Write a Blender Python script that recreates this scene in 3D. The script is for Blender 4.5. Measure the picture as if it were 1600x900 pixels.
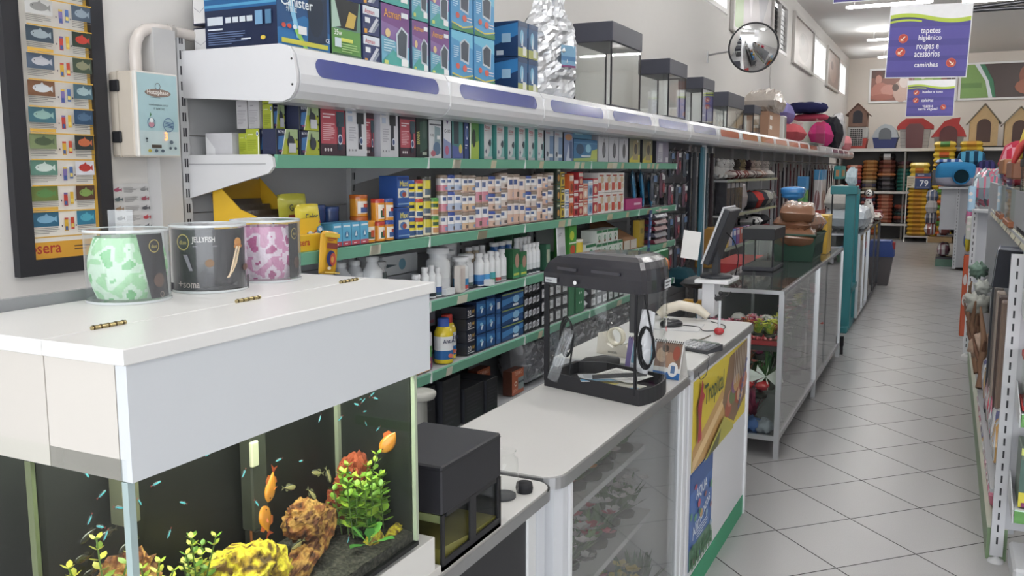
import bpy, math, random
from mathutils import Vector, Matrix, noise
R = random.Random(11)
PI = math.pi
SC = bpy.context.scene
COL = SC.collection
for o in list(bpy.data.objects): bpy.data.objects.remove(o)

# ---------------------------------------------------------------- camera
cam = bpy.data.cameras.new('camera'); cam_o = bpy.data.objects.new('camera', cam); COL.objects.link(cam_o)
cam.sensor_width = 36.0; cam.lens = 36.0 * 1390.0 / 1600.0; cam.clip_start = 0.05; cam.clip_end = 100
cam_o.location = (0, 0, 1.6)
_th = math.atan(185 / 1390.0); _ps = math.atan(684 / (1390.0 / math.cos(_th)))
cam_o.rotation_euler = (PI / 2 - _th, 0, _ps)
SC.camera = cam_o
# ---------------------------------------------------------------- world, colour management
w = bpy.data.worlds.new('sky'); SC.world = w; w.use_nodes = True
bg = w.node_tree.nodes['Background']; bg.inputs[0].default_value = (0.93, 0.96, 1.0, 1); bg.inputs[1].default_value = 3.2
SC.view_settings.view_transform = 'Standard'; SC.view_settings.look = 'None'
SC.view_settings.exposure = 0.22; SC.view_settings.gamma = 1.0; SC.view_settings.use_curve_mapping = False
TUBE = 55.0      # strength of the ceiling tubes
SC.cycles.max_bounces = 8; SC.cycles.transparent_max_bounces = 24

# ---------------------------------------------------------------- colours and materials
DESAT = 0.13   # every colour dulled a little, to put a slight haze into it
def lin(c):
    if isinstance(c, str):
        c = c.lstrip('#'); c = c if len(c) == 6 else ''.join(q*2 for q in c); c = [int(c[i:i + 2], 16) / 255 for i in (0, 2, 4)]
    g_ = .3*c[0]+.55*c[1]+.15*c[2]; c = [x+(g_-x)*DESAT for x in c[:3]]
    return tuple(((x / 12.92) if x <= 0.04045 else ((x + 0.055) / 1.055) ** 2.4) for x in c[:3]) + (1.0,)

def newmat(name):
    m = bpy.data.materials.new(name); m.use_nodes = True; nt = m.node_tree
    for n in list(nt.nodes):
        if n.type != 'OUTPUT_MATERIAL': nt.nodes.remove(n)
    return m, nt, nt.nodes['Material Output']

def N(nt, t, **kw):
    n = nt.nodes.new(t)
    for k, v in kw.items():
        if k.startswith('i_'): n.inputs[int(k[2:]) if k[2:].isdigit() else k[2:]].default_value = v
        else: setattr(n, k, v)
    return n

def pmat(name, rough=0.5, metal=0.0, spec=0.5, coat=0.0, bump=0.0, bscale=60, var=0.04, sss=0, alpha=None):
    """surface whose print comes from the 'Col' attribute, with a little procedural unevenness"""
    m, nt, out = newmat(name)
    at = N(nt, 'ShaderNodeAttribute', attribute_name='Col')
    tc = N(nt, 'ShaderNodeTexCoord')
    no = N(nt, 'ShaderNodeTexNoise'); no.inputs['Scale'].default_value = bscale; no.inputs['Detail'].default_value = 3
    nt.links.new(tc.outputs['Object'], no.inputs['Vector'])
    mr = N(nt, 'ShaderNodeMapRange'); mr.inputs['To Min'].default_value = 1 - var; mr.inputs['To Max'].default_value = 1 + var
    nt.links.new(no.outputs['Fac'], mr.inputs['Value'])
    mx = N(nt, 'ShaderNodeVectorMath', operation='SCALE')
    nt.links.new(at.outputs['Color'], mx.inputs[0]); nt.links.new(mr.outputs[0], mx.inputs['Scale'])
    b = N(nt, 'ShaderNodeBsdfPrincipled')
    nt.links.new(mx.outputs[0], b.inputs['Base Color'])
    b.inputs['Roughness'].default_value = rough; b.inputs['Metallic'].default_value = metal
    b.inputs['Specular IOR Level'].default_value = spec; b.inputs['Coat Weight'].default_value = coat
    if alpha is not None: b.inputs['Alpha'].default_value = alpha
    if bump:
        bp = N(nt, 'ShaderNodeBump'); bp.inputs['Strength'].default_value = bump; bp.inputs['Distance'].default_value = 0.01
        nt.links.new(no.outputs['Fac'], bp.inputs['Height']); nt.links.new(bp.outputs[0], b.inputs['Normal'])
    nt.links.new(b.outputs[0], out.inputs[0])
    return m

def glassmat(name, tint, ior=1.45, rough=0.02, gain=1.0, haze=None):
    m, nt, out = newmat(name)
    tr = N(nt, 'ShaderNodeBsdfTransparent'); tr.inputs[0].default_value = tint
    gl = N(nt, 'ShaderNodeBsdfGlossy'); gl.inputs['Roughness'].default_value = rough; gl.inputs[0].default_value = (1, 1, 1, 1)
    F0 = ((ior-1)/(ior+1))**2; ge = N(nt, 'ShaderNodeNewGeometry'); dt = N(nt, 'ShaderNodeVectorMath', operation='DOT_PRODUCT')
    nt.links.new(ge.outputs['Incoming'], dt.inputs[0]); nt.links.new(ge.outputs['Normal'], dt.inputs[1])
    ab = N(nt, 'ShaderNodeMath', operation='ABSOLUTE'); nt.links.new(dt.outputs['Value'], ab.inputs[0])
    om = N(nt, 'ShaderNodeMath', operation='SUBTRACT'); om.inputs[0].default_value = 1.0; nt.links.new(ab.outputs[0], om.inputs[1])
    pw = N(nt, 'ShaderNodeMath', operation='POWER'); nt.links.new(om.outputs[0], pw.inputs[0]); pw.inputs[1].default_value = 5.0
    fr = N(nt, 'ShaderNodeMath', operation='MULTIPLY_ADD'); nt.links.new(pw.outputs[0], fr.inputs[0]); fr.inputs[1].default_value = 1-F0; fr.inputs[2].default_value = F0
    no = N(nt, 'ShaderNodeTexNoise'); no.inputs['Scale'].default_value = 6
    tc = N(nt, 'ShaderNodeTexCoord'); nt.links.new(tc.outputs['Object'], no.inputs['Vector'])
    bp = N(nt, 'ShaderNodeBump'); bp.inputs['Strength'].default_value = 0.02; nt.links.new(no.outputs['Fac'], bp.inputs['Height'])
    nt.links.new(bp.outputs[0], gl.inputs['Normal'])
    mu = N(nt, 'ShaderNodeMath', operation='MULTIPLY', use_clamp=True); mu.inputs[1].default_value = gain
    nt.links.new(fr.outputs[0], mu.inputs[0])
    mx = N(nt, 'ShaderNodeMixShader'); nt.links.new(mu.outputs[0], mx.inputs[0])
    src = tr
    if haze:
        df = N(nt, 'ShaderNodeBsdfDiffuse'); df.inputs[0].default_value = haze[:3] + (1,)
        m2 = N(nt, 'ShaderNodeMixShader'); m2.inputs[0].default_value = haze[3]
        nt.links.new(tr.outputs[0], m2.inputs[1]); nt.links.new(df.outputs[0], m2.inputs[2]); src = m2
    nt.links.new(src.outputs[0], mx.inputs[1]); nt.links.new(gl.outputs[0], mx.inputs[2])
    nt.links.new(mx.outputs[0], out.inputs[0])
    return m

def emat(name, col, s):
    m, nt, out = newmat(name)
    e = N(nt, 'ShaderNodeEmission'); e.inputs[0].default_value = col; e.inputs[1].default_value = s
    nt.links.new(e.outputs[0], out.inputs[0]); return m

MATS = {
    'paint': pmat('satin_paint', 0.42, spec=0.4, bscale=8, var=0.015),
    'print': pmat('printed_card', 0.38, spec=0.5, bscale=25, var=0.05),
    'gloss': pmat('glossy_plastic', 0.18, spec=0.5, coat=0.3, bscale=20, var=0.03),
    'lam': pmat('white_laminate', 0.3, spec=0.35, bscale=5, var=0.012),
    'plastic': pmat('matte_plastic', 0.5, bscale=40, var=0.04),
    'pouch': pmat('plastic_pouch', 0.25, spec=0.6, coat=0.2, bump=0.6, bscale=14, var=0.08),
    'fabric': pmat('woven_fabric', 0.9, spec=0.1, bump=0.4, bscale=90, var=0.15),
    'metal': pmat('brushed_aluminium', 0.35, metal=0.9, bscale=50, var=0.04),
    'steel': pmat('polished_steel', 0.15, metal=1.0, var=0.03),
    'foil': pmat('crumpled_foil', 0.34, metal=0.85, bump=0.3, bscale=30, var=0.08),
    'mirror': pmat('mirror_glass', 0.02, metal=1.0, var=0.0),
    'rubber': pmat('black_rubber', 0.6, spec=0.3, var=0.05),
    'wood': pmat('timber', 0.6, spec=0.3, bump=0.2, bscale=30, var=0.12),
    'leaf': pmat('leaf', 0.4, spec=0.4, bscale=50, var=0.2),
    'card': pmat('cardboard', 0.8, spec=0.1, bump=0.1, bscale=50, var=0.06),
    'wall': pmat('wall_plaster', 0.75, spec=0.2, bump=0.03, bscale=20, var=0.015),
    'glass': glassmat('clear_glass', (0.975, 0.985, 0.98, 1)),
    'tankglass': glassmat('aquarium_glass', (0.95, 0.97, 0.95, 1), gain=0.45),
    'showglass': glassmat('showcase_glass', (0.9, 0.91, 0.91, 1), ior=1.65, gain=.85, haze=(0.5, 0.5, 0.5, 0.05)),  # grey tint and haze put the greyish reflections into the glass colour
    'film': glassmat('clear_plastic_film', (0.9, 0.92, 0.93, 1), ior=1.5, rough=0.12, gain=1.3, haze=(0.8, 0.82, 0.85, 0.07)),
    'greyfilm': glassmat('wrinkled_clear_bag', (0.55, 0.56, 0.6, 1), ior=1.6, rough=0.2, gain=1.6, haze=(0.35, 0.35, 0.38, 0.35)),
    'tube': emat('lit_tube', (1, 0.99, 0.97, 1), TUBE),
    'led': emat('lit_display', (1, 0.25, 0.08, 1), 3.0),
    'hood': emat('aquarium_lamp', (0.95, 1.0, 0.82, 1), 26.0),
}
# crumpled look for the grey bags and the foil: stronger bump
for k, s, st, sc in (('greyfilm', 0, 1.0, 18),):
    nt = MATS[k].node_tree
    for n in nt.nodes:
        if n.type == 'BUMP': n.inputs['Strength'].default_value = 0.9; n.inputs['Distance'].default_value = 0.03
        if n.type == 'TEX_NOISE': n.inputs['Scale'].default_value = sc

# stone: yellow algae over red brown rock
def stonemat(name, cols, scale=14):
    m, nt, out = newmat(name)
    tc = N(nt, 'ShaderNodeTexCoord'); no = N(nt, 'ShaderNodeTexNoise'); no.inputs['Scale'].default_value = scale; no.inputs['Detail'].default_value = 6
    nt.links.new(tc.outputs['Object'], no.inputs['Vector'])
    cr = N(nt, 'ShaderNodeValToRGB'); el = cr.color_ramp.elements
    for i, (p, c) in enumerate(cols):
        e = el[i] if i < 2 else el.new(p)
        e.position = p; e.color = lin(c)
    nt.links.new(no.outputs['Fac'], cr.inputs[0])
    b = N(nt, 'ShaderNodeBsdfPrincipled'); b.inputs['Roughness'].default_value = 0.8
    nt.links.new(cr.outputs[0], b.inputs['Base Color'])
    n2 = N(nt, 'ShaderNodeTexNoise'); n2.inputs['Scale'].default_value = 70; nt.links.new(tc.outputs['Object'], n2.inputs['Vector'])
    bp = N(nt, 'ShaderNodeBump'); bp.inputs['Strength'].default_value = 0.8; bp.inputs['Distance'].default_value = 0.006
    nt.links.new(n2.outputs['Fac'], bp.inputs['Height']); nt.links.new(bp.outputs[0], b.inputs['Normal'])
    nt.links.new(b.outputs[0], out.inputs[0]); return m
MATS['stone_y'] = stonemat('algae_stone', [(0.36, '#4a3010'), (0.44, '#a88418'), (0.52, '#e0cc20'), (0.62, '#6a4a18')], 34)
MATS['stone_o'] = stonemat('orange_stone', [(0.36, '#3c1c0c'), (0.45, '#8a4a1c'), (0.53, '#b8863a'), (0.62, '#5a2c10')], 30)
MATS['stone_r'] = stonemat('red_stone', [(0.3, '#5a2010'), (0.5, '#b04a26'), (0.7, '#7a2a14')], 14)
MATS['gravel'] = stonemat('dark_gravel', [(0.35, '#141410'), (0.5, '#2e2b26'), (0.62, '#4a463e')], 160)

# floor tiles laid at forty-five degrees
def floormat():
    m, nt, out = newmat('floor_tiles'); L = nt.links.new
    tc = N(nt, 'ShaderNodeTexCoord')
    mp = N(nt, 'ShaderNodeMapping', vector_type='TEXTURE')
    mp.inputs['Location'].default_value = (-0.606, 5.08, 0); mp.inputs['Rotation'].default_value = (0, 0, math.radians(-45.0))
    mp.inputs['Scale'].default_value = (0.404, 0.404, 1)
    L(tc.outputs['Object'], mp.inputs['Vector'])
    sx = N(nt, 'ShaderNodeSeparateXYZ'); L(mp.outputs[0], sx.inputs[0])
    ds, fl = [], []
    for k in range(2):
        f = N(nt, 'ShaderNodeMath', operation='FRACT'); L(sx.outputs[k], f.inputs[0])
        s = N(nt, 'ShaderNodeMath', operation='SUBTRACT'); L(f.outputs[0], s.inputs[0]); s.inputs[1].default_value = 0.5
        a = N(nt, 'ShaderNodeMath', operation='ABSOLUTE'); L(s.outputs[0], a.inputs[0]); ds.append(a)
        q = N(nt, 'ShaderNodeMath', operation='FLOOR'); L(sx.outputs[k], q.inputs[0]); fl.append(q)
    mxn = N(nt, 'ShaderNodeMath', operation='MAXIMUM'); L(ds[0].outputs[0], mxn.inputs[0]); L(ds[1].outputs[0], mxn.inputs[1])
    gt = N(nt, 'ShaderNodeMapRange'); gt.inputs['From Min'].default_value = 0.4915; gt.inputs['From Max'].default_value = 0.4945
    L(mxn.outputs[0], gt.inputs['Value'])
    cb = N(nt, 'ShaderNodeCombineXYZ'); L(fl[0].outputs[0], cb.inputs[0]); L(fl[1].outputs[0], cb.inputs[1])
    wn = N(nt, 'ShaderNodeTexWhiteNoise'); L(cb.outputs[0], wn.inputs['Vector'])
    no = N(nt, 'ShaderNodeTexNoise'); no.inputs['Scale'].default_value = 220; no.inputs['Detail'].default_value = 2; L(tc.outputs['Object'], no.inputs['Vector'])
    ad = N(nt, 'ShaderNodeMath', operation='MULTIPLY_ADD'); L(no.outputs['Fac'], ad.inputs[0]); ad.inputs[1].default_value = 0.10; ad.inputs[2].default_value = 0.335
    a2 = N(nt, 'ShaderNodeMath', operation='MULTIPLY_ADD'); L(wn.outputs['Value'], a2.inputs[0]); a2.inputs[1].default_value = 0.03; L(ad.outputs[0], a2.inputs[2])
    c1 = N(nt, 'ShaderNodeCombineXYZ'); 
    for k, g in enumerate((1.0, 0.985, 0.985)):
        mm = N(nt, 'ShaderNodeMath', operation='MULTIPLY'); L(a2.outputs[0], mm.inputs[0]); mm.inputs[1].default_value = g; L(mm.outputs[0], c1.inputs[k])
    mix = N(nt, 'ShaderNodeMix', data_type='RGBA'); L(gt.outputs[0], mix.inputs[0]); L(c1.outputs[0], mix.inputs[6]); mix.inputs[7].default_value = lin('#2c2424')
    b = N(nt, 'ShaderNodeBsdfPrincipled'); L(mix.outputs[2], b.inputs['Base Color'])
    ro = N(nt, 'ShaderNodeMath', operation='MULTIPLY_ADD'); L(gt.outputs[0], ro.inputs[0]); ro.inputs[1].default_value = 0.5; ro.inputs[2].default_value = 0.28
    L(ro.outputs[0], b.inputs['Roughness']); b.inputs['Specular IOR Level'].default_value = 0.4
    L(b.outputs[0], out.inputs[0]); return m
MATS['floor'] = floormat()

# ---------------------------------------------------------------- mesh builder
_txt = {}
def text2d(s):
    if s not in _txt:
        cu = bpy.data.curves.new('t', 'FONT'); cu.body = s; cu.resolution_u = 2; cu.size = 1; cu.offset = 0.012
        ob = bpy.data.objects.new('t', cu); COL.objects.link(ob); bpy.context.view_layer.update()
        me = ob.evaluated_get(bpy.context.evaluated_depsgraph_get()).to_mesh()
        vs = [(v.co.x, v.co.y) for v in me.vertices]; fs = [tuple(p.vertices) for p in me.polygons]
        bpy.data.objects.remove(ob); bpy.data.curves.remove(cu)
        xs = [v[0] for v in vs] or [0]; ys = [v[1] for v in vs] or [0]
        _txt[s] = (vs, fs, min(xs), max(xs), min(ys), max(ys))
    return _txt[s]

class MB:
    def __init__(s): s.v = []; s.f = []; s.c = []; s.m = []; s.sm = []
    def face(s, pts, c, m='paint', sm=False):
        b = len(s.v); s.v += [tuple(p) for p in pts]; s.f.append(tuple(range(b, b + len(pts)))); s.c.append(c); s.m.append(m); s.sm.append(sm)
    def poly(s, vs, fs, c, m='paint', sm=False):
        b = len(s.v); s.v += [tuple(p) for p in vs]
        for i, f in enumerate(fs):
            s.f.append(tuple(b + k for k in f)); s.c.append(c(i) if callable(c) else c); s.m.append(m); s.sm.append(sm)
    def box(s, x0, x1, y0, y1, z0, z1, c, m='paint', r=0.0):
        if r > 0:
            r = min(r, (x1-x0)*.45, (y1-y0)*.45, (z1-z0)*.45)
            vs = []; ids = {}
            for ix in (0, 1):
                for iy in (0, 1):
                    for iz in (0, 1):
                        X, Y, Z = (x0, x1)[ix], (y0, y1)[iy], (z0, z1)[iz]; sx, sy, sz = (1, -1)[ix]*r, (1, -1)[iy]*r, (1, -1)[iz]*r
                        for a, p in (('x', (X, Y+sy, Z+sz)), ('y', (X+sx, Y, Z+sz)), ('z', (X+sx, Y+sy, Z))):
                            ids[a, ix, iy, iz] = len(vs); vs.append(p)
            F = []; O = ((0, 0), (1, 0), (1, 1), (0, 1))
            for k in (0, 1):
                F.append([ids['x', k, a, b] for a, b in O][::1 if k else -1]); F.append([ids['y', a, k, b] for a, b in O][::-1 if k else 1]); F.append([ids['z', a, b, k] for a, b in O][::1 if k else -1])
            for a in (0, 1):
                for b in (0, 1):
                    F.append([ids['x', a, b, 0], ids['x', a, b, 1], ids['y', a, b, 1], ids['y', a, b, 0]])
                    F.append([ids['x', a, 0, b], ids['x', a, 1, b], ids['z', a, 1, b], ids['z', a, 0, b]])
                    F.append([ids['y', 0, a, b], ids['y', 1, a, b], ids['z', 1, a, b], ids['z', 0, a, b]])
                    for q in (0, 1): F.append([ids['x', a, b, q], ids['y', a, b, q], ids['z', a, b, q]])
            cx, cy, cz = (x0+x1)/2, (y0+y1)/2, (z0+z1)/2
            G = []
            for f in F:
                p = [Vector(vs[i]) for i in f]; n = (p[1]-p[0]).cross(p[2]-p[0]); ctr = sum(p, Vector())/len(p)
                G.append(f if n.dot(ctr-Vector((cx, cy, cz))) > 0 else f[::-1])
            s.poly(vs, G, c, m); return
        vs = [(x0,y0,z0),(x1,y0,z0),(x1,y1,z0),(x0,y1,z0),(x0,y0,z1),(x1,y0,z1),(x1,y1,z1),(x0,y1,z1)]
        s.poly(vs, [(3,2,1,0),(4,5,6,7),(0,1,5,4),(1,2,6,5),(2,3,7,6),(3,0,4,7)], c, m)
    def obox(s, p, q, t, wd, c, m='paint', up=(0, 0, 1)):
        """bar from p to q with thickness t (along up) and width wd"""
        p, q = Vector(p), Vector(q); d = (q-p).normalized(); u = Vector(up); u = (u - d*u.dot(d))
        if u.length < 1e-5: u = Vector((1, 0, 0)) - d*d.x
        u.normalize(); e = d.cross(u); vs = []
        for b in (p, q):
            for a, k in ((-1,-1),(1,-1),(1,1),(-1,1)): vs.append(b + e*(a*wd/2) + u*(k*t/2))
        s.poly(vs, [(0,1,2,3),(7,6,5,4),(0,4,5,1),(1,5,6,2),(2,6,7,3),(3,7,4,0)], c, m)
    def prism(s, pts, a0, a1, axis, c, m='paint', sm=False, cap=True):
        """pts: 2-D outline; axis 'x': (y,z), 'y': (x,z), 'z': (x,y)"""
        def P(p, a): return {'x': (a, p[0], p[1]), 'y': (p[0], a, p[1]), 'z': (p[0], p[1], a)}[axis]
        n = len(pts); vs = [P(p, a0) for p in pts] + [P(p, a1) for p in pts]
        s.poly(vs, [(i, (i+1) % n, n+(i+1) % n, n+i) for i in range(n)], c, m, sm)
        if cap:
            s.face([P(p, a0) for p in pts][::-1], c, m); s.face([P(p, a1) for p in pts], c, m)
    def lathe(s, prof, c, m='paint', seg=16, ctr=(0, 0, 0), sx=1, sy=1, cf=None, sm=True, cap=True):
        """prof: (r,z) from the bottom up; cf(angle, band) may give a colour"""
        n = len(prof); vs = []
        for r, z in prof:
            for i in range(seg):
                a = 2*PI*i/seg; vs.append((ctr[0]+r*sx*math.cos(a), ctr[1]+r*sy*math.sin(a), ctr[2]+z))
        fs = [(j*seg+i, j*seg+(i+1) % seg, (j+1)*seg+(i+1) % seg, (j+1)*seg+i) for j in range(n-1) for i in range(seg)]
        col = (lambda k: cf(2*PI*((k % seg)+.5)/seg, k//seg)) if cf else c
        s.poly(vs, fs, col, m, sm)
        if cap:
            if prof[0][0] > 1e-6: s.face([vs[i] for i in range(seg)][::-1], cf(0, 0) if cf else c, m)
            if prof[-1][0] > 1e-6: s.face([vs[(n-1)*seg+i] for i in range(seg)], cf(0, n-2) if cf else c, m)
    def tube(s, pts, r, c, m='paint', seg=8, cap=True):
        pts = [Vector(p) for p in pts]; vs = []; n = len(pts); rr = r if isinstance(r, (list, tuple)) else [r]*n
        u = None
        for i, p in enumerate(pts):
            d = (pts[min(i+1, n-1)] - pts[max(i-1, 0)]).normalized()
            if u is None:
                u = Vector((0, 0, 1)) if abs(d.z) < .9 else Vector((1, 0, 0))
            u = (u - d*u.dot(d)).normalized(); e = d.cross(u)
            for k in range(seg):
                a = 2*PI*k/seg; vs.append(p + (u*math.cos(a) + e*math.sin(a))*rr[i])
        s.poly(vs, [(j*seg+i, j*seg+(i+1) % seg, (j+1)*seg+(i+1) % seg, (j+1)*seg+i) for j in range(n-1) for i in range(seg)], c, m, True)
        if cap: s.face([vs[i] for i in range(seg)][::-1], c, m); s.face([vs[(n-1)*seg+i] for i in range(seg)], c, m)
    def ball(s, ctr, r, c, m='paint', seg=12, rings=8, cf=None, f=None):
        rx, ry, rz = r if isinstance(r, (tuple, list)) else (r, r, r); vs = []
        for j in range(rings+1):
            t = PI*j/rings
            for i in range(seg):
                a = 2*PI*i/seg; p = Vector((math.sin(t)*math.cos(a), math.sin(t)*math.sin(a), -math.cos(t)))
                k = f(p) if f else 1
                vs.append((ctr[0]+rx*p.x*k, ctr[1]+ry*p.y*k, ctr[2]+rz*p.z*k))
        fs = [(j*seg+i, j*seg+(i+1) % seg, (j+1)*seg+(i+1) % seg, (j+1)*seg+i) for j in range(rings) for i in range(seg)]
        s.poly(vs, fs, (lambda k: cf(k//seg/rings, 2*PI*(k % seg)/seg)) if cf else c, m, True)
    def pillow(s, w, d, h, c, m='pouch', nx=12, ny=8, p=4.0, amp=0.0, seed=0, ctr=(0, 0, 0), z0=True, cf=None, sm=True, fq=3.0):
        """cushion: w along x, d along y, h thick; rounded square in plan, pinched at the edge"""
        vs = []
        for sgn in (1, -1):
            for j in range(ny+1):
                for i in range(nx+1):
                    u, v = 2*i/nx-1, 2*j/ny-1
                    e = max(0.0, (1-abs(u)**p))*max(0.0, (1-abs(v)**p)); k = e**0.45
                    n3 = noise.noise(Vector((u*fq+seed*7.1, v*fq, sgn*2.0)))*amp
                    x = u*w/2*(1-0.03*abs(v)**2); y = v*d/2*(1-0.03*abs(u)**2)
                    vs.append((ctr[0]+x + n3*.3*(k), ctr[1]+y + n3*.3*k, ctr[2]+(h/2 if z0 else 0)+sgn*(h/2*k*(1+n3/max(h, 1e-4)))))
        K = (nx+1)*(ny+1); fs = []
        for j in range(ny):
            for i in range(nx):
                a = j*(nx+1)+i; fs.append((a, a+1, a+nx+2, a+nx+1)); fs.append((K+a, K+a+nx+1, K+a+nx+2, K+a+1))
        col = (lambda k: cf(((k//2) % nx+.5)/nx, ((k//2)//nx+.5)/ny)) if cf else c
        s.poly(vs, fs, col, m, sm)
    def xf(s, M, a=0):
        for i in range(a, len(s.v)): s.v[i] = tuple(M @ Vector(s.v[i]))
        return s
    def build(s, name, parent=None, loc=None):
        me = mesh_of(s, name); o = bpy.data.objects.new(name, me); COL.objects.link(o)
        if parent: o.parent = parent
        if loc is not None: o.location = loc
        return o

def mesh_of(s, name):
    me = bpy.data.meshes.new(name); me.from_pydata(s.v, [], s.f); ks = []
    for k in s.m:
        if k not in ks: ks.append(k)
    for k in ks: me.materials.append(MATS[k])
    me.polygons.foreach_set('material_index', [ks.index(k) for k in s.m]); me.polygons.foreach_set('use_smooth', s.sm)
    at = me.color_attributes.new('Col', 'FLOAT_COLOR', 'CORNER'); buf = []; cc = {}
    for f, c in zip(s.f, s.c):
        if c not in cc: cc[c] = lin(c)
        buf += list(cc[c])*len(f)
    at.data.foreach_set('color', buf); me.update(); return me

class Art:
    """flat print on a face: o origin, u and v edge vectors, coordinates 0..1"""
    def __init__(s, mb, o, u, v, m='print', lift=0.0004):
        s.mb, s.o, s.u, s.v, s.m = mb, Vector(o), Vector(u), Vector(v), m
        s.n = s.u.cross(s.v).normalized(); s.l = lift; s.st = lift; s.W = s.u.length; s.H = s.v.length
    def P(s, x, y): return s.o + s.u*x + s.v*y + s.n*s.l
    def up(s): s.l += s.st
    def r(s, x0, y0, x1, y1, c): s.up(); s.mb.face([s.P(x0, y0), s.P(x1, y0), s.P(x1, y1), s.P(x0, y1)], c, s.m)
    def p(s, pts, c): s.up(); s.mb.face([s.P(*q) for q in pts], c, s.m)
    def e(s, cx, cy, rx, ry, c, n=14): s.p([(cx+rx*math.cos(2*PI*i/n), cy+ry*math.sin(2*PI*i/n)) for i in range(n)], c)
    def ring(s, cx, cy, rx, t, c, n=20):
        s.up(); ry = rx*s.W/s.H; ty = t*s.W/s.H; q = lambda i, k: s.P(cx+(rx-k*t)*math.cos(2*PI*i/n), cy+(ry-k*ty)*math.sin(2*PI*i/n))
        for i in range(n): s.mb.face([q(i, 0), q(i+1, 0), q(i+1, 1), q(i, 1)], c, s.m)
    def t(s, txt, cx, cy, w, c, h=None, rot=0):
        """centred text of width w (fraction of the face width)"""
        s.up(); vs, fs, x0, x1, y0, y1 = text2d(txt); k = w*s.W/max(x1-x0, 1e-4); kh = k if h is None else h*s.H/max(y1-y0, 1e-4)
        ca, sa = math.cos(rot), math.sin(rot); out = []; U, V = s.u.normalized(), s.v.normalized()
        for x, y in vs:
            a, b = (x-(x0+x1)/2)*k, (y-(y0+y1)/2)*kh; a, b = a*ca-b*sa, a*sa+b*ca
            out.append(s.P(cx, cy) + U*a + V*b)
        s.mb.poly(out, fs, c, s.m)
    def lines(s, x0, x1, y0, y1, n, c, seed=1, th=0.45):
        rr = random.Random(seed); dy = (y1-y0)/n; s.up()
        for i in range(n):
            y = y1-(i+.5)*dy; e = x1-(x1-x0)*rr.choice((0, .05, .1, .3)) if i < n-1 else x0+(x1-x0)*.6
            s.mb.face([s.P(x0, y-dy*th/2), s.P(e, y-dy*th/2), s.P(e, y+dy*th/2), s.P(x0, y+dy*th/2)], c, s.m)
    def draw(s, items):
        for it in items: getattr(s, it[0])(*it[1:])

LABELS = {}
def tag(o, label, cat, group=None, kind=None):
    o['label'] = label; o['category'] = cat
    if group: o['group'] = group
    if kind: o['kind'] = kind
    LABELS.setdefault(label, []).append((o.name, group)); return o
def thing(name, label, cat, loc=(0, 0, 0), rz=0, group=None):
    o = bpy.data.objects.new(name, None); COL.objects.link(o); o.location = loc; o.rotation_euler = (0, 0, rz); o.empty_display_size = .05
    return tag(o, label, cat, group)
def struct(mb, name, label=None):
    o = mb.build(name); o['kind'] = 'structure'
    if label: o['label'] = label
    return o
def inst(me, name, loc, label, cat, group=None, rz=0, parts=(), rx=0, ry=0, sc=None):
    """a thing from shared mesh data; parts = (name, mesh, offset)"""
    o = bpy.data.objects.new(name, me); COL.objects.link(o); o.location = loc; o.rotation_euler = (rx, ry, rz)
    if sc: o.scale = sc
    for nm, pm, off in parts:
        c = bpy.data.objects.new(nm, pm); COL.objects.link(c); c.parent = o; c.location = off
    return tag(o, label, cat, group)
ORD = ['first','second','third','fourth','fifth','sixth','seventh','eighth','ninth','tenth','eleventh','twelfth','thirteenth','fourteenth','fifteenth','sixteenth','seventeenth','eighteenth','nineteenth','twentieth','twenty-first','twenty-second','twenty-third','twenty-fourth','twenty-fifth','twenty-sixth','twenty-seventh','twenty-eighth','twenty-ninth','thirtieth']
ORD += ['thirty-'+a for a in ORD[:9]] + ['fortieth'] + ['forty-'+a for a in ORD[:9]]
# ================================================================ room
WHITE = '#d9d6d2'
XW, XR, YB, YF, ZC = -2.42, 5.2, 24.3, -3.0, 4.35
m = MB(); m.box(XW-.1, XR+.1, YF, YB+.1, -.08, 0, '#999999', 'floor'); struct(m, 'floor')
m = MB(); m.box(XW-.1, XR+.1, YF, YB+.1, ZC, ZC+.08, '#e6e4e1', 'wall'); struct(m, 'ceiling')
WIN = [(6.9, 10.65, 3.38, 4.12), (13.6, 14.85, 3.36, 4.3), (17.75, 19.65, 3.36, 4.1), (21.95, 23.6, 3.36, 4.1)]
m = MB(); T = XW-.14
m.box(T, XW, YF, YB, 0, 3.36, WHITE, 'wall'); m.box(T, XW, YF, YB, 4.12, ZC, WHITE, 'wall')
y = YF
for a, b, c, d in WIN:
    m.box(T, XW, y, a, 3.36, 4.12, WHITE, 'wall'); y = b
m.box(T, XW, y, YB, 3.36, 4.12, WHITE, 'wall'); struct(m, 'wall_left')
m = MB(); m.box(XW-.1, XR+.1, YB, YB+.12, 0, ZC, '#d8cfc4', 'wall'); struct(m, 'wall_back')
m = MB(); m.box(XR, XR+.12, YF, YB, 0, ZC, WHITE, 'wall'); struct(m, 'wall_right')
m = MB(); m.box(XW-.1, XR+.1, YF-.12, YF, 3.3, ZC, WHITE, 'wall'); struct(m, 'wall_front')
m = MB(); m.box(XW-.0, XW+.012, 13.44, 13.50, 2.1, ZC, '#b9b6b3', 'wall'); struct(m, 'trim_1')
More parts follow.
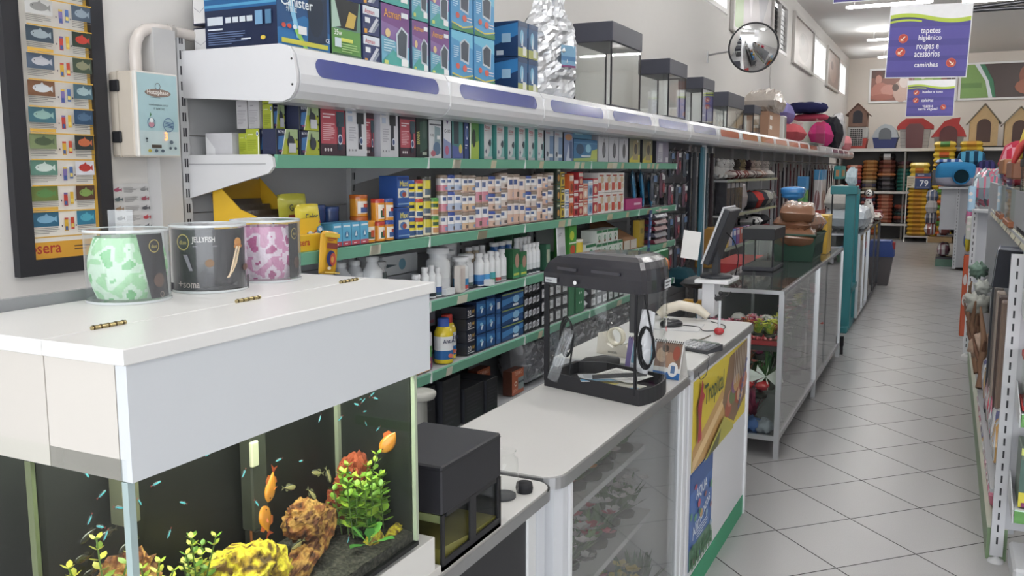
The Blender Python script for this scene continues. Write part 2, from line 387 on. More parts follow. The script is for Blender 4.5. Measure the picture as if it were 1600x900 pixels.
for i, (a, b, c, d) in enumerate(WIN):
    e = thing('window_%d' % (i+1), 'high %s window in the left wall, %s from the front' % ('louvred' if i == 1 else 'daylit', ORD[i]), 'window', (XW-.07, (a+b)/2, c))
    e['kind'] = 'structure'
    fr = MB(); hw, hh = (b-a)/2, (min(d, 4.12)-c)
    for q in ((-hw, -hw+.05, 0, hh), (hw-.05, hw, 0, hh), (-hw+.05, hw-.05, 0, .05), (-hw+.05, hw-.05, hh-.05, hh), (-.02, .02, .05, hh-.05)):
        fr.box(.02, .075, q[0], q[1], q[2], q[3], '#dedbd8')
    fr.build('window_frame', e)
    if i == 1:
        l = MB()
        for k in range(9):
            z = .08+k*(hh-.12)/9
            for s in (-1, 1):
                y0, y1 = (-hw+.06, -.03) if s < 0 else (.03, hw-.06)
                l.face([(.05, y0, z), (.05, y1, z), (-.02, y1, z+.075), (-.02, y0, z+.075)], '#6d6a6a', 'metal')
                l.face([(-.02, y0, z+.07), (-.02, y1, z+.07), (.05, y1, z-.005), (.05, y0, z-.005)], '#6d6a6a', 'metal')
        l.box(-.05, -.045, -hw+.05, hw-.05, .05, hh-.05, '#4a4848', 'plastic')
        l.build('louvre_slats', e)
    else:
        g = MB(); g.box(-.004, .004, -hw+.05, hw-.05, .05, hh-.05, '#ffffff', 'glass'); g.build('pane', e)

# fluorescent fittings on the ceiling
def fitting(x, y, along, label, z=ZC):
    e = thing('ceiling_light', label, 'light', (x, y, z), 0, 'fluorescent battens on the ceiling')
    L = 1.25; D = -.20
    b = MB()
    if along == 'x': b.box(-L/2, L/2, -.022, .022, D-.03, D+.01, '#e8e8e8')
    b.build('batten', e)
    for q in (-.5, .5): b = MB(); b.tube([(q, 0, D+.01), (q, 0, 0)], .005, '#c9c9c9', 'metal', 6); b.build('drop_rod', e)
    for s in (-1, 1):
        t = MB(); o = s*.05; t.tube([(-L/2+.03, o, D-.01), (L/2-.03, o, D-.01)], .016, '#ffffff', 'tube', 8); t.build('lamp_tube', e)
FY = [1.0, 4.2, 7.4, 11.4, 15.4, 19.4, 22.4]
for i, y in enumerate(FY):
    fitting(-1.0, y, 'x', 'twin tube ceiling batten over the counters, %s row from the front' % ORD[i])
    fitting(2.6, y, 'x', 'twin tube ceiling batten over the right-hand aisles, %s row from the front' % ORD[i])
# lamp seen at the right edge, hung below the trusses
e = thing('pendant_batten', 'long lit tube lamp hanging below the roof trusses near the right edge', 'light', (0.72, 13.0, 3.72))
b = MB(); b.box(-.75, .75, -.03, .03, .03, .07, '#e6e6e6'); b.build('batten', e)
t = MB(); t.tube([(-.7, 0, 0), (.7, 0, 0)], .028, '#ffffff', 'tube', 8); t.build('lamp_tube', e)
for s in (-.7, .7):
    t = MB(); t.tube([(s, 0, .07), (s, 0, ZC-3.72)], .004, '#8a8886', 'metal', 5); t.build('hanging_wire', e)

# steel trusses under the roof at the right
def truss(y, label, z0=3.78):
    e = thing('roof_truss', label, 'truss', (0, y, z0))
    a = MB(); a.tube([(-.1, 0, 0), (XR, 0, -.02)], .028, '#55555a', 'metal', 6); a.tube([(-.1, 0, .02), (XR, 0, .36)], .028, '#55555a', 'metal', 6); a.build('chord', e)
    for k in range(7):
        x = .1+k*.72; d = MB(); d.tube([(x, 0, 0), (x+.36, 0, .03+(x+.36)*.065)], .011, '#66666a', 'metal', 5); d.tube([(x+.36, 0, .03+(x+.36)*.065), (x+.72, 0, 0)], .011, '#66666a', 'metal', 5); d.build('brace', e)
truss(11.2, 'steel lattice truss spanning under the ceiling, nearer of two')
truss(14.2, 'steel lattice truss spanning under the ceiling, farther of two')

# ---------------------------------------------------------------- framed pictures on the left wall between windows
def wall_picture(y0, y1, z0, z1, label, draw):
    e = thing('framed_picture', label, 'picture', (XW, (y0+y1)/2, z0), 0, 'framed pictures along the high windows')
    h, hw = z1-z0, (y1-y0)/2; f = MB()
    for q in ((-hw, -hw+.07, 0, h), (hw-.07, hw, 0, h), (-hw+.07, hw-.07, 0, .06), (-hw+.07, hw-.07, h-.06, h)): f.box(.001, .05, *q, '#c3bfba', r=.008)
    f.build('frame', e)
    p = MB(); p.box(.001, .02, -hw+.07, hw-.07, .06, h-.06, '#b9b2aa', 'print')
    A = Art(p, (.02, -hw+.07, .06), (0, 2*hw-.14, 0), (0, 0, h-.12)); draw(A); p.build('print', e)
def dA(A):
    A.r(0, 0, .24, 1, '#7f9c5c'); A.r(.24, 0, 1, 1, '#9d9599'); A.p([(.3, 1), (.42, .3), (.5, 1)], '#c9c2c6'); A.p([(.55, 1), (.7, .25), (.95, 1)], '#6f6a78'); A.p([(.62, 0), (.8, .4), (1, 0)], '#bcb4b8')
def dB(A): A.r(0, 0, 1, 1, '#aca39c'); A.e(.5, .45, .28, .34, '#958b84'); A.e(.42, .6, .1, .12, '#7f756f'); A.p([(0, 0), (.6, .1), (1, 0)], '#c3bab4')
def dC(A): A.r(0, 0, 1, 1, '#9e8a80'); A.e(.5, .5, .3, .38, '#b59c90'); A.e(.4, .62, .12, .12, '#86695e')
wall_picture(10.78, 13.40, 3.22, 4.12, 'framed green and grey picture beside the mirror, high on the left wall', dA)
wall_picture(15.3, 17.65, 3.32, 4.14, 'framed pale picture between the louvred window and the next bright window', dB)
wall_picture(19.72, 21.9, 3.32, 4.14, 'framed brownish picture between the last two bright windows', dC)

# long photo panel on the back wall
def photo_panel(x0, x1, z0, z1, label, fn):
    e = thing('photo_panel', label, 'picture', ((x0+x1)/2, YB-.02, z0)); w2 = (x1-x0)/2; h = z1-z0
    f = MB(); f.box(-w2, w2, -.03, .019, 0, h, '#efeeec', r=.005); f.build('board', e)
    p = MB(); p.box(-w2+.05, w2-.05, -.036, -.03, .05, h-.05, '#8a5a4a', 'print'); A = Art(p, (-w2+.05, -.036, .05), (2*w2-.1, 0, 0), (0, 0, h-.1), lift=.002); fn(A); p.build('photo_print', e)
def pl(A):
    A.r(0, 0, 1, 1, '#8d5a4c'); A.r(0, .75, 1, 1, '#5d4038')
    A.e(.09, .78, .05, .2, '#6a3e34'); A.e(.09, .7, .04, .15, '#c58a78'); A.e(.12, .3, .12, .3, '#b87262'); A.e(.22, .35, .1, .18, '#c98a7a'); A.e(.14, .12, .14, .1, '#a8604f')
    A.e(.37, .3, .1, .36, '#c9a898'); A.e(.3, .42, .04, .12, '#5d463e'); A.e(.4, .6, .06, .2, '#e0cfc6'); A.e(.41, .74, .015, .035, '#2b2322'); A.e(.47, .4, .02, .05, '#3a2c2a')
    A.p([(.52, 0), (.52, 1), (.8, 1), (.9, 0)], '#7fa04a'); A.p([(.52, 0), (.52, .5), (.85, .4), (.88, 0)], '#5f8a3c'); A.r(.6, .6, .74, .66, '#a8c070')
    A.r(.9, 0, 1, 1, '#4b3a34')
    A.e(.62, .8, .04, .14, '#d9cfc6')
def pr_(A):
    A.r(0, 0, 1, 1, '#4a3a36'); A.p([(0, 0), (0, 1), (.09, 1), (.15, .6), (.18, 0)], '#76a04c'); A.r(0, .3, .13, .45, '#5d8a3c')
    A.p([(.08, 1), (.11, 1), (.17, .5), (.2, 0), (.175, 0), (.15, .5)], '#dfe6ec'); A.p([(.11, 1), (.14, 1), (.2, .5), (.22, 0), (.2, 0), (.17, .5)], '#2f7a52')
    A.e(.45, .62, .1, .42, '#8a4a34'); A.e(.42, .3, .09, .24, '#a05a3e'); A.e(.44, .45, .045, .12, '#241a18'); A.e(.49, .7, .02, .06, '#1c1412'); A.e(.75, .5, .12, .4, '#7a4632')
photo_panel(-1.93, 0.05, 3.24, 4.08, 'long photo panel on the back wall showing a smiling person with a dog', pl)
photo_panel(.07, 3.6, 3.24, 4.12, 'long photo panel on the back wall showing grass and a brown puppy', pr_)

# ---------------------------------------------------------------- hanging direction signs
def hang_sign(x0, x1, z0, z1, y, label, lines, arrows, tilt=0.0, full=True):
    e = thing('hanging_sign', label, 'sign', ((x0+x1)/2, y, z0), 0, 'purple aisle signs hung from the ceiling'); e.rotation_euler = (0, tilt, 0)
    w2, h = (x1-x0)/2, z1-z0; b = MB(); b.box(-w2, w2, -.004, .004, 0, h, '#f2f2f4', 'print')
    A = Art(b, (-w2, -.004, 0), (2*w2, 0, 0), (0, 0, h))
    g = lambda x: .845+.045*math.sin(2*PI*(x*.85+.08)); n = 20
    def band(lo, hi, c, k=n):
        A.up()
        for i in range(k):
            a, q = .012+.976*i/n, .012+.976*(i+1)/n; b.face([A.P(a, lo(a)), A.P(q, lo(q)), A.P(q, hi(q)), A.P(a, hi(a))], c, 'print')
    band(lambda x: .012, lambda x: g(x)-.05, '#463d92')
    for k in range(3): band(lambda x: (.09, .30, .53)[k], lambda x: (.24, .44, .70)[k], '#5148a2')
    band(lambda x: g(x)-.052-.006*x, lambda x: g(x), '#b4cb34')
    band(lambda x: g(x)-.052-.03*(1-x/.5), lambda x: g(x)-.052, '#2f3a5c', 9); band(lambda x: g(x)-.115+.03*x, lambda x: g(x)-.085*(1-.2*x), '#b4cb34', 8)
    for tx, cx, cy, wd in lines: A.t(tx, cx, cy, wd, '#f6f4fa', .092 if set(tx) & set('gp\u00ea\u00f3l') else .066)
    for cx, cy, rr, dr in arrows:
        A.e(cx, cy, rr, rr*A.W/A.H, '#c0392b', 18); A.ring(cx, cy, rr, rr*.12, '#e2603c')
        k = rr*.55; q = A.W/A.H; d = dr
        A.p([(cx+d*k*1.0, cy-k*q*1.0), (cx+d*k*1.0, cy+k*q*.35), (cx-d*k*.35, cy-k*q*1.0)] if dr > 0 else [(cx-k, cy-k*q), (cx+k*.35, cy-k*q), (cx-k, cy+k*q*.35)], '#f6c9a0')
        A.p([(cx-d*k*.9, cy+k*q*.65), (cx-d*k*.6, cy+k*q*.95), (cx+d*k*.75, cy-k*q*.45), (cx+d*k*.45, cy-k*q*.75)][::(1 if dr > 0 else -1)], '#f8e6d6')
    b.build('panel', e)
    for s in (-w2+.06, w2-.06):
        c = MB(); c.tube([(s, 0, h), (s*.97, 0, ZC-z0)], .0025, '#bfbfbf', 'metal', 5); c.build('hanging_cord', e)
hang_sign(-.585, .085, 2.42, 3.06, 9.0, 'large purple hanging sign reading tapetes higienico, roupas e acessorios, caminhas', [
    ('tapetes', .52, .63, .24), ('higi\u00eanico', .52, .54, .28), ('roupas e', .5, .41, .27), ('acess\u00f3rios', .5, .33, .31), ('caminhas', .5, .18, .29)],
    [(.19, .545, .06, -1), (.17, .36, .06, -1), (.8, .2, .06, 1)], tilt=.03)
hang_sign(-.62, .0, 2.35, 2.86, 14.2, 'smaller purple sign farther back reading banho e tosa, coleiras, vasos e terra vegetal', [
    ('banho e tosa', .54, .68, .42), ('coleiras', .44, .45, .25), ('vasos e', .46, .28, .22), ('terra vegetal', .46, .2, .4)], [(.2, .66, .06, -1), (.2, .45, .06, -1), (.78, .25, .06, 1)], tilt=.01)
hang_sign(-.83, -.36, 2.79, 3.4, 7.0, 'purple hanging sign at the top edge, only its bottom border in view', [], [(.2, .3, .06, -1)])

# ---------------------------------------------------------------- convex mirror
e = thing('convex_mirror', 'round convex security mirror on an arm above the shelves', 'mirror', (-1.82, 9.2, 2.80))
mir = MB(); prof = [(.235*k/8, .05*(1-(k/8)**2)) for k in range(8, -1, -1)]; mir.lathe(prof, '#f2f2f2', 'mirror', 40, cap=False)
rim = MB(); rim.lathe([(.225, -.02), (.243, -.02), (.248, .0), (.240, .012), (.232, .004)], '#2a2a2e', 'plastic', 40, cap=False); rim.lathe([(.235, -.015), (.0, -.02)], '#2a2a2e', 'plastic', 40, cap=False)
MX = Matrix.Rotation(math.radians(33), 4, 'Z') @ Matrix.Rotation(math.radians(107), 4, 'X') @ Matrix.Rotation(math.radians(-14), 4, 'Y')
mir.xf(MX); rim.xf(MX); mir.build('mirror_face', e); rim.build('rim', e)
a = MB(); a.tube([(0, .02, 0), (-.1, .1, .01), (-.58, .55, .02)], .010, '#b9b9bb', 'metal'); a.tube([(-.6, .55, -.06), (-.6, .55, .06)], .02, '#b9b9bb', 'metal'); a.build('arm', e)

# ================================================================ left gondola shelving
SEC, Y0G, NS = 0.966, 2.32, 19
gon = thing('gondola_shelving', 'long white wall shelving with green price rails and a curved white canopy', 'shelving', (0, 0, 0))
GW = '#c9cacc'; GREEN = '#6fb394'
up = MB()
for i in range(NS+1):
    y = Y0G+SEC*i-.02
    u = MB(); u.box(-2.415, -2.375, y-.018, y+.018, 0, 2.06 if i == 0 else 1.99, GW)
    if i < 8:
        for k in range(38):
            z = .1+k*.052; u.box(-2.3755, -2.3742, y-.008, y-.002, z, z+.03, '#33333a'); u.box(-2.3755, -2.3742, y+.002, y+.008, z, z+.03, '#33333a')
            if i == 0: u.box(-2.392, -2.383, y-.0188, y-.0176, z, z+.03, '#2b2b31')
    u.build('upright', gon)
u = MB(); u.box(-2.42, -2.36, 2.17, 2.262, 0.0, 2.06, '#c6c5c4'); u.build('side_post', gon)
for i in range(NS):
    b = MB(); y = Y0G+SEC*i; c = GW if i < 5 else '#8d9096'
    for k in range(7): b.box(-2.41, -2.40, y, y+SEC-.04, .1+k*.27, .1+k*.27+.266, c)
    b.build('back_panel', gon)
SH = [1.65, 1.315, 1.03, .715, .385]
for li, z in enumerate(SH):
    for i in range(5):
        y0 = Y0G+SEC*i; y1 = y0+SEC-.006
        s = MB(); s.box(-2.40, -2.012, y0, y1, z-.028, z-.006, '#bfc2c6')
        s.prism([(-2.40, z-.03), (-2.02, z-.03), (-2.40, z-.12)], y1-.004, y1, 'y', '#c3c5c8')
        o = s.build('shelf', gon)
        r = MB(); r.prism([(-2.012, z-.045), (-2.0, z-.045), (-1.992, z-.002), (-2.006, z)], y0+.004, y1-.004, 'y', GREEN, 'paint')
        ro = r.build('price_rail', o); ro['label'] = 'green price rail'
        j = MB(); j.box(-2.012, -1.993, y1-.004, y1+.006, z-.046, z+.001, '#dfe3e2'); j.build('rail_joint', o)
        rr = random.Random(li*10+i); nt_ = {0: 3 if i else 0, 1: 2, 2: 1, 3: 1, 4: 0}[li]
        for k in range(nt_):
            yy = y0+.12+rr.random()*.7; t = MB(); wv = rr.choice((.05, .07, .09))
            t.prism([(-2.0, z-.044), (-1.9975, z-.044), (-1.9905, z-.006), (-1.993, z-.006)], yy, yy+wv, 'y', rr.choice(('#cfc6a8', '#d8d4c0', '#c9bd9c')), 'print'); t.build('price_tag', o)
# end brackets of the shelves (white, tapering, rounded nose)
for z in SH[:2]:
    b = MB(); b.prism([(-2.40, z-.0), (-2.02, z+.0), (-2.0, z-.012), (-1.998, z-.04), (-2.02, z-.062), (-2.40, z-.155)], Y0G-.012, Y0G, 'y', '#d6d6d8')
    b.box(-2.39, -2.03, Y0G-.0135, Y0G-.012, z-.032, z-.030, '#9a9a9e'); b.build('end_bracket', gon)
# canopy
PR = [(-1.985, 1.995), (-1.95, 2.0), (-1.915, 1.99), (-1.897, 1.965), (-1.885, 1.905), (-1.885, 1.875), (-1.893, 1.85), (-1.912, 1.828), (-1.945, 1.818), (-2.02, 1.815)]
CW = '#dfe0e4'
for i in range(NS):
    y0 = Y0G+SEC*i; y1 = y0+SEC-.008
    c = MB(); n = len(PR)
    for k in range(n-1):
        c.poly([(PR[k][0], y0, PR[k][1]), (PR[k][0], y1, PR[k][1]), (PR[k+1][0], y1, PR[k+1][1]), (PR[k+1][0], y0, PR[k+1][1])], [(0, 1, 2, 3)], CW, 'gloss', False)
    c.face([(p[0], y1, p[1]) for p in PR], CW, 'gloss'); c.face([(p[0], y0, p[1]) for p in PR][::-1], CW, 'gloss')
    c.box(-2.40, -1.985, y0, y1, 1.975, 1.99, '#c9cacd'); c.box(-1.9, -1.884, y1-.001, y1+.008, 1.86, 1.96, '#f3f4f6', 'gloss')
    o = c.build('canopy_panel', gon)
    st = MB(); sc_ = '#3b4796' if i < 5 else ('#5b5d92' if i == 5 else ('#d2613a' if i < 13 else ('#e8e6e4' if i < 15 else '#b5563e')))
    a, b2 = y0+.085, y1-.085; zc, hh = 1.932, .031; pts = []
    for s_, yc in ((1, b2-hh), (-1, a+hh)):
        for k in range(9):
            t = -PI/2+PI*k/8 if s_ > 0 else PI/2+PI*k/8
            pts.append((yc+hh*math.cos(t), zc+hh*math.sin(t)))
    X = lambda z: -1.897+(1.965-z)*.2+.0008
    st.face([(X(z), yy, z) for yy, z in pts], sc_, 'gloss'); st.face([(X(z)-.0005, yy, z) for yy, z in pts][::-1], sc_, 'gloss')
    so = st.build('colour_stripe', o); so['label'] = 'blue rounded stripe' if i < 6 else 'orange rounded stripe'
    # dark soffit strip
b = MB(); b.prism([(-2.41, 2.0)] + [(p[0]-.01 if 0 else p[0], p[1]) for p in PR[1:-1]] + [(-2.41, 1.845)], Y0G-.02, Y0G-.008, 'y', '#dcdcdf')
b.tube([(-1.902, Y0G-.021, 1.95), (-1.902, Y0G-.019, 1.95)], .004, '#333333'); b.tube([(-1.902, Y0G-.021, 1.87), (-1.902, Y0G-.019, 1.87)], .004, '#333333')
b.build('canopy_end_panel', gon)
b = MB(); b.box(-2.41, -2.0, Y0G, Y0G+SEC*5, .0, .05, '#bfc2c6'); b.build('base_plinth', gon)
# divider between the aquarium shop and the clothing part: white sided post, blue-green edge
e = thing('divider_panel', 'tall narrow pale blue divider panel after the aquarium shelves', 'panel', (-1.98, 7.95, 0))
b = MB(); b.box(-.03, .0, .0, .07, .0, 1.80, '#3f7486', r=.004); b.build('panel', e); b = MB(); b.box(-.032, .002, .07, .1, 0, 1.82, '#c9ccd0'); b.build('edge_trim', e)
# shelves beyond the divider (clothing)
for z in (1.50, 1.14, .80, .45):
    for i in range(7, 10):
        y0 = Y0G+SEC*i; s = MB(); s.box(-2.40, -2.012, y0, y0+SEC-.006, z-.028, z-.006, '#a9acae'); s.box(-2.012, -2.002, y0, y0+SEC-.006, z-.03, z, '#a8b8a8', 'gloss'); s.build('shelf', gon)
# ================================================================ products on the left gondola
XF = -2.03     # product fronts
def carton(d, wd, h, base, front, end=None, m='print', side=None):
    """box with its base centre at the origin: d along X, wd along Y; front print on +X, end print on -Y"""
    b = MB(); b.box(-d/2, d/2, -wd/2, wd/2, 0, h, base, m, r=.0012)
    A = Art(b, (d/2, -wd/2, 0), (0, wd, 0), (0, 0, h), m); A.draw(front)
    A = Art(b, (-d/2, -wd/2, 0), (d, 0, 0), (0, 0, h), m); A.draw(end or [('r', .03, .03, .97, .97, side or base)])
    return b
def put(name, mb, y0, y1, z, d, label, cat='box', group=None, x=None, rz=0):
    X = (XF if x is None else x) - d/2
    o = mb.build(name) if isinstance(mb, MB) else bpy.data.objects.new(name, mb)
    if not isinstance(mb, MB): COL.objects.link(o)
    o.location = (X, (y0+y1)/2, z); o.rotation_euler = (0, 0, rz); return tag(o, label, cat, group)

# ---- top of the canopy
ZT = 1.992; XT = -1.988
def topbox(y0, y1, h, d, base, front, label, end=None, z=ZT, grp=None, side=None, x=XT):
    return put('equipment_box', carton(d, (y1-y0)-.006, h-.003, base, front, end, side=side), y0, y1, z, d, label, 'box', grp, x=x)
canister = [('r', 0, 0, 1, 1, '#1f6fb0'), ('p', [(0, .3), (.5, .55), (1, .35), (1, 1), (0, 1)], '#1c4f86'), ('p', [(.55, .12), (.95, .2), (.95, 1), (.62, 1)], '#17304e'), ('e', .72, .62, .16, .36, '#14283f'),
            ('p', [(.2, .7), (.34, .2), (.42, .2), (.28, .75)], '#7fc4e8'), ('p', [(.3, .3), (.52, .0), (.6, .0), (.36, .34)], '#8fd05a'), ('r', .06, .1, .95, .17, '#c8c43c'), ('t', 'Canister', .36, .72, .6, '#e8f2f6'), ('t', '\u5916\u7f6e\u8fc7', .25, .6, .2, '#d8e8f0'),
            ('e', .1, .35, .04, .035, '#d24a3a'), ('e', .2, .35, .04, .035, '#d24a3a'), ('e', .3, .35, .04, .035, '#dfe6ea'), ('r', .36, .26, .52, .38, '#e6e8ea'), ('t', 'CE', .93, .24, .08, '#f0f4f6')]
canend = [('r', 0, 0, 1, 1, '#17264a'), ('r', 0, .62, 1, 1, '#1d5f9a'), ('r', 0, .66, 1, .7, '#4a9ac8'), ('r', 0, .78, 1, .8, '#5aa8d0'), ('r', .04, .4, .26, .52, '#c9d2dc'), ('r', .3, .42, .38, .5, '#cdd6df'), ('r', .4, .42, .48, .5, '#cdd6df'), ('r', .5, .42, .58, .5, '#cdd6df'), ('r', .6, .42, .68, .5, '#cdd6df'),
          ('lines', .05, .4, .31, .36, 1, '#cfd8e2'), ('lines', .05, .6, .1, .3, 6, '#5d719a', 3), ('e', .82, .17, .035, .03, '#e0c03c'), ('lines', .52, .74, .15, .19, 1, '#dfe6ee'), ('r', .72, .36, .82, .56, '#6fa0c8'), ('r', .86, .36, .94, .56, '#4f80a8')]
topbox(2.335, 2.615, .225, .31, '#16233f', canister, 'large dark blue canister filter carton at the left end of the canopy top', canend)
for k, (z, h) in enumerate(((ZT, .095), (ZT+.1, .12))):
    put('open_carton', carton(.065, .2, h-.004, '#1c2340', [('r', 0, 0, 1, 1, '#1c2340')], [('r', .06, .05, .94, .95, '#d9d8d8'), ('p', [(.1, .5), (.5, .35), (.9, .5), (.88, .52), (.5, .37), (.12, .52)], '#9a9aa2')]),
        2.36, 2.56, z, .065, 'narrow carton with a white flap behind the canister carton, %s of two' % ('lower' if k == 0 else 'upper'), 'box', x=-2.31)
g35 = [('r', 0, 0, 1, 1, '#5f9a4a'), ('r', 0, .5, 1, 1, '#5d8a78'), ('p', [(.15, .52), (.85, .52), (.95, 1), (.1, 1)], '#23282c'), ('p', [(.45, .55), (.75, .55), (.85, .78), (.6, .82)], '#c9a84a'), ('p', [(.0, .5), (.3, .55), (.1, 1), (0, 1)], '#a9c8b8'), ('t', '35w', .2, .44, .26, '#eef4ea'), ('r', .3, .3, .7, .36, '#d8dc5a'), ('r', .08, .2, .3, .35, '#cfe0e8'), ('lines', .3, .9, .12, .28, 4, '#a4cc80', 5), ('r', 0, 0, 1, .1, '#3c5f48')]
topbox(2.62, 2.80, .215, .28, '#274236', g35, 'green and black 35w filter carton next to the canister carton', [('r', 0, 0, 1, 1, '#22343a')])
def atman(dark=0, motif='box'):
    L = [('r', 0, 0, 1, 1, '#6fb4cf'), ('r', 0, .5, 1, 1, '#7a4a8a'), ('p', [(0, .5), (1, .38), (1, .62), (0, .72)], '#8a6aa8'), ('p', [(0, .1), (.4, .3), (1, .12), (1, 0), (0, 0)], '#4aa8a0'), ('t', 'Atman', .38, .86, .6, '#e8a24a'), ('r', .7, .84, .95, .92, '#e8eef2'),
         ('p', [(.52, .2), (.9, .16), (.95, .6), (.7, .7), (.5, .56)], '#c8d4dc'), ('p', [(.57, .24), (.86, .2), (.9, .58), (.7, .66), (.55, .54)], '#4a5560'), ('e', .2, .55, .09, .07, '#e0c48a'), ('r', .68, .07, .93, .18, '#f0f0f0'), ('r', .06, .05, .2, .12, '#c8d46a'), ('lines', .05, .45, .25, .45, 5, '#c6dfe8', 4)]
    return L
atsmall = [('r', 0, 0, 1, 1, '#34406e'), ('r', 0, .7, 1, 1, '#d8e2ec'), ('t', 'Atman', .4, .82, .6, '#c04a5a'), ('p', [(.3, .1), (.5, .1), (.95, .6), (.8, .65)], '#c8ccd6'), ('p', [(.5, .1), (.65, .1), (.98, .45), (.9, .5)], '#8f98a8'), ('r', .1, .42, .4, .6, '#e4e8ee'), ('r', .05, .05, .22, .2, '#e6a23a')]
bluepump = [('r', 0, 0, 1, 1, '#4a9ad0'), ('p', [(0, .85), (1, .7), (1, 1), (0, 1)], '#6ac0e0'), ('p', [(.4, .42), (.8, .36), (.84, .8), (.6, .88), (.38, .78)], '#c3cdd6'), ('p', [(.44, .46), (.76, .41), (.8, .78), (.6, .84), (.43, .75)], '#414a58'), ('e', .28, .3, .09, .06, '#d85a48'), ('e', .6, .27, .1, .07, '#d85a48'), ('r', .7, .22, .95, .24, '#e8d8d8'), ('r', .7, .28, .95, .3, '#e8d8d8'), ('p', [(0, .12), (.5, .06), (1, .14), (1, .17), (.5, .09), (0, .15)], '#d8c84a'), ('p', [(0, 0), (1, 0), (1, .12), (.5, .04), (0, .1)], '#3f8a4a'), ('lines', .06, .3, .45, .7, 6, '#bfe0f2', 2)]
G1 = 'pump and filter cartons stacked on the canopy top'
for k in range(4): topbox(2.81, 2.922, .108, .25, '#2f3a68', atsmall, 'small navy and white carton beside the green 35w carton, %s from the bottom' % ORD[k], z=ZT+k*.1085, grp=G1)
for k in range(2): topbox(2.93, 3.132, .245, .27, '#4a5a7a', atman(), 'wide purple and teal filter carton, %s layer' % ('bottom' if k == 0 else 'upper'), z=ZT+k*.2455, grp=G1)
for k in range(2): topbox(3.15, 3.278, .212, .25, '#4a5a7a', atman(), 'narrow purple and teal filter carton, %s layer' % ('bottom' if k == 0 else 'upper'), z=ZT+k*.2125, grp=G1)
for k in range(2): topbox(3.292, 3.452, .205, .25, '#4a5a7a', atman(), 'purple carton touching the light blue cartons, %s layer' % ('bottom' if k == 0 else 'upper'), z=ZT+k*.2055, grp=G1)
for c in range(2):
    for k in range(3): topbox(3.468+c*.21, 3.668+c*.215, .218, .25, '#4a90c8', bluepump, 'light blue pump carton, %s column, %s from the bottom' % (('left', 'right')[c], ORD[k]), z=ZT+k*.2185, grp=G1)
navy = [('r', 0, 0, 1, 1, '#2a5a8a'), ('r', 0, 0, 1, .25, '#a9b060'), ('e', .4, .55, .2, .22, '#7ab8d8'), ('r', .5, .05, .85, .3, '#e2e4dc'), ('r', 0, .85, 1, 1, '#27456e'), ('p', [(.3, .3), (.5, .3), (.45, .7)], '#dfe8ee')]
navyend = [('r', 0, 0, 1, 1, '#1c3a66'), ('p', [(0, .2), (1, .6), (1, .95), (0, .8)], '#2f7ab8'), ('r', .55, .4, .8, .66, '#9cc2da'), ('r', .4, .05, .6, .18, '#c9d2da')]
for c in range(2):
    for k in range(2): topbox(4.14+c*.125, 4.258+c*.128, .176, .2, '#20436e', navy, 'small dark blue carton in the block of four left of the silver bag, %s %s' % (('upper', 'lower')[1-k], ('left', 'right')[c]), navyend, z=ZT+k*.1765, grp='block of four dark blue cartons')
# silver foil bag
fb = MB()
def foil(fbm, w, h, d):
    nx, nz = 16, 30; vs = []
    for sg in (1, -1):
        for j in range(nz+1):
            t = j/nz; z = h*t
            pin = 1.0 if t < .72 else 1-.45*((t-.72)/.28)**.6
            th = (.5*(1-math.exp(-t*30)) + .5)*(1-.86*max(0, (t-.6)/.4)**1.0)
            for i in range(nx+1):
                u = 2*i/nx-1; k = (1-abs(u)**3)**.5
                nn = noise.noise(Vector((u*5+sg*3, t*14, sg)))*.030 + noise.noise(Vector((u*11, t*30, sg*5)))*.014
                yy = u*w/2*pin + noise.noise(Vector((t*9, sg, u)))*.02*(t > .6); xx = sg*(d/2*th*k) + nn*(1 if abs(u) < .98 else 0)
                zz = z + (noise.noise(Vector((u*6, sg*0, 9)))*.05 if t > .9 else 0)
                vs.append((xx, yy, zz))
    K = (nx+1)*(nz+1); fs = []
    for j in range(nz):
        for i in range(nx):
            a = j*(nx+1)+i; fs += [(a, a+1, a+nx+2, a+nx+1), (K+a, K+a+nx+1, K+a+nx+2, K+a+1)]
    fbm.poly(vs, fs, '#e4e6ea', 'foil', False)
foil(fb, .40, .57, .17); fbo = fb.build('foil_bag'); fbo.location = (-2.08, 4.74, ZT); fbo.rotation_euler = (0, 0, -.35)
tag(fbo, 'tall crumpled silver foil bag standing on the canopy', 'bag')
lb = MB(); A = Art(lb, (.095, -.0, .18), (0, .12, .0), (0, 0, .12)); A.draw([('r', 0, 0, 1, 1, '#7aa8c8'), ('r', 0, .3, 1, .5, '#4f7fae'), ('r', 0, .0, 1, .1, '#8a4a78')]); l = lb.build('bag_label', fbo); 
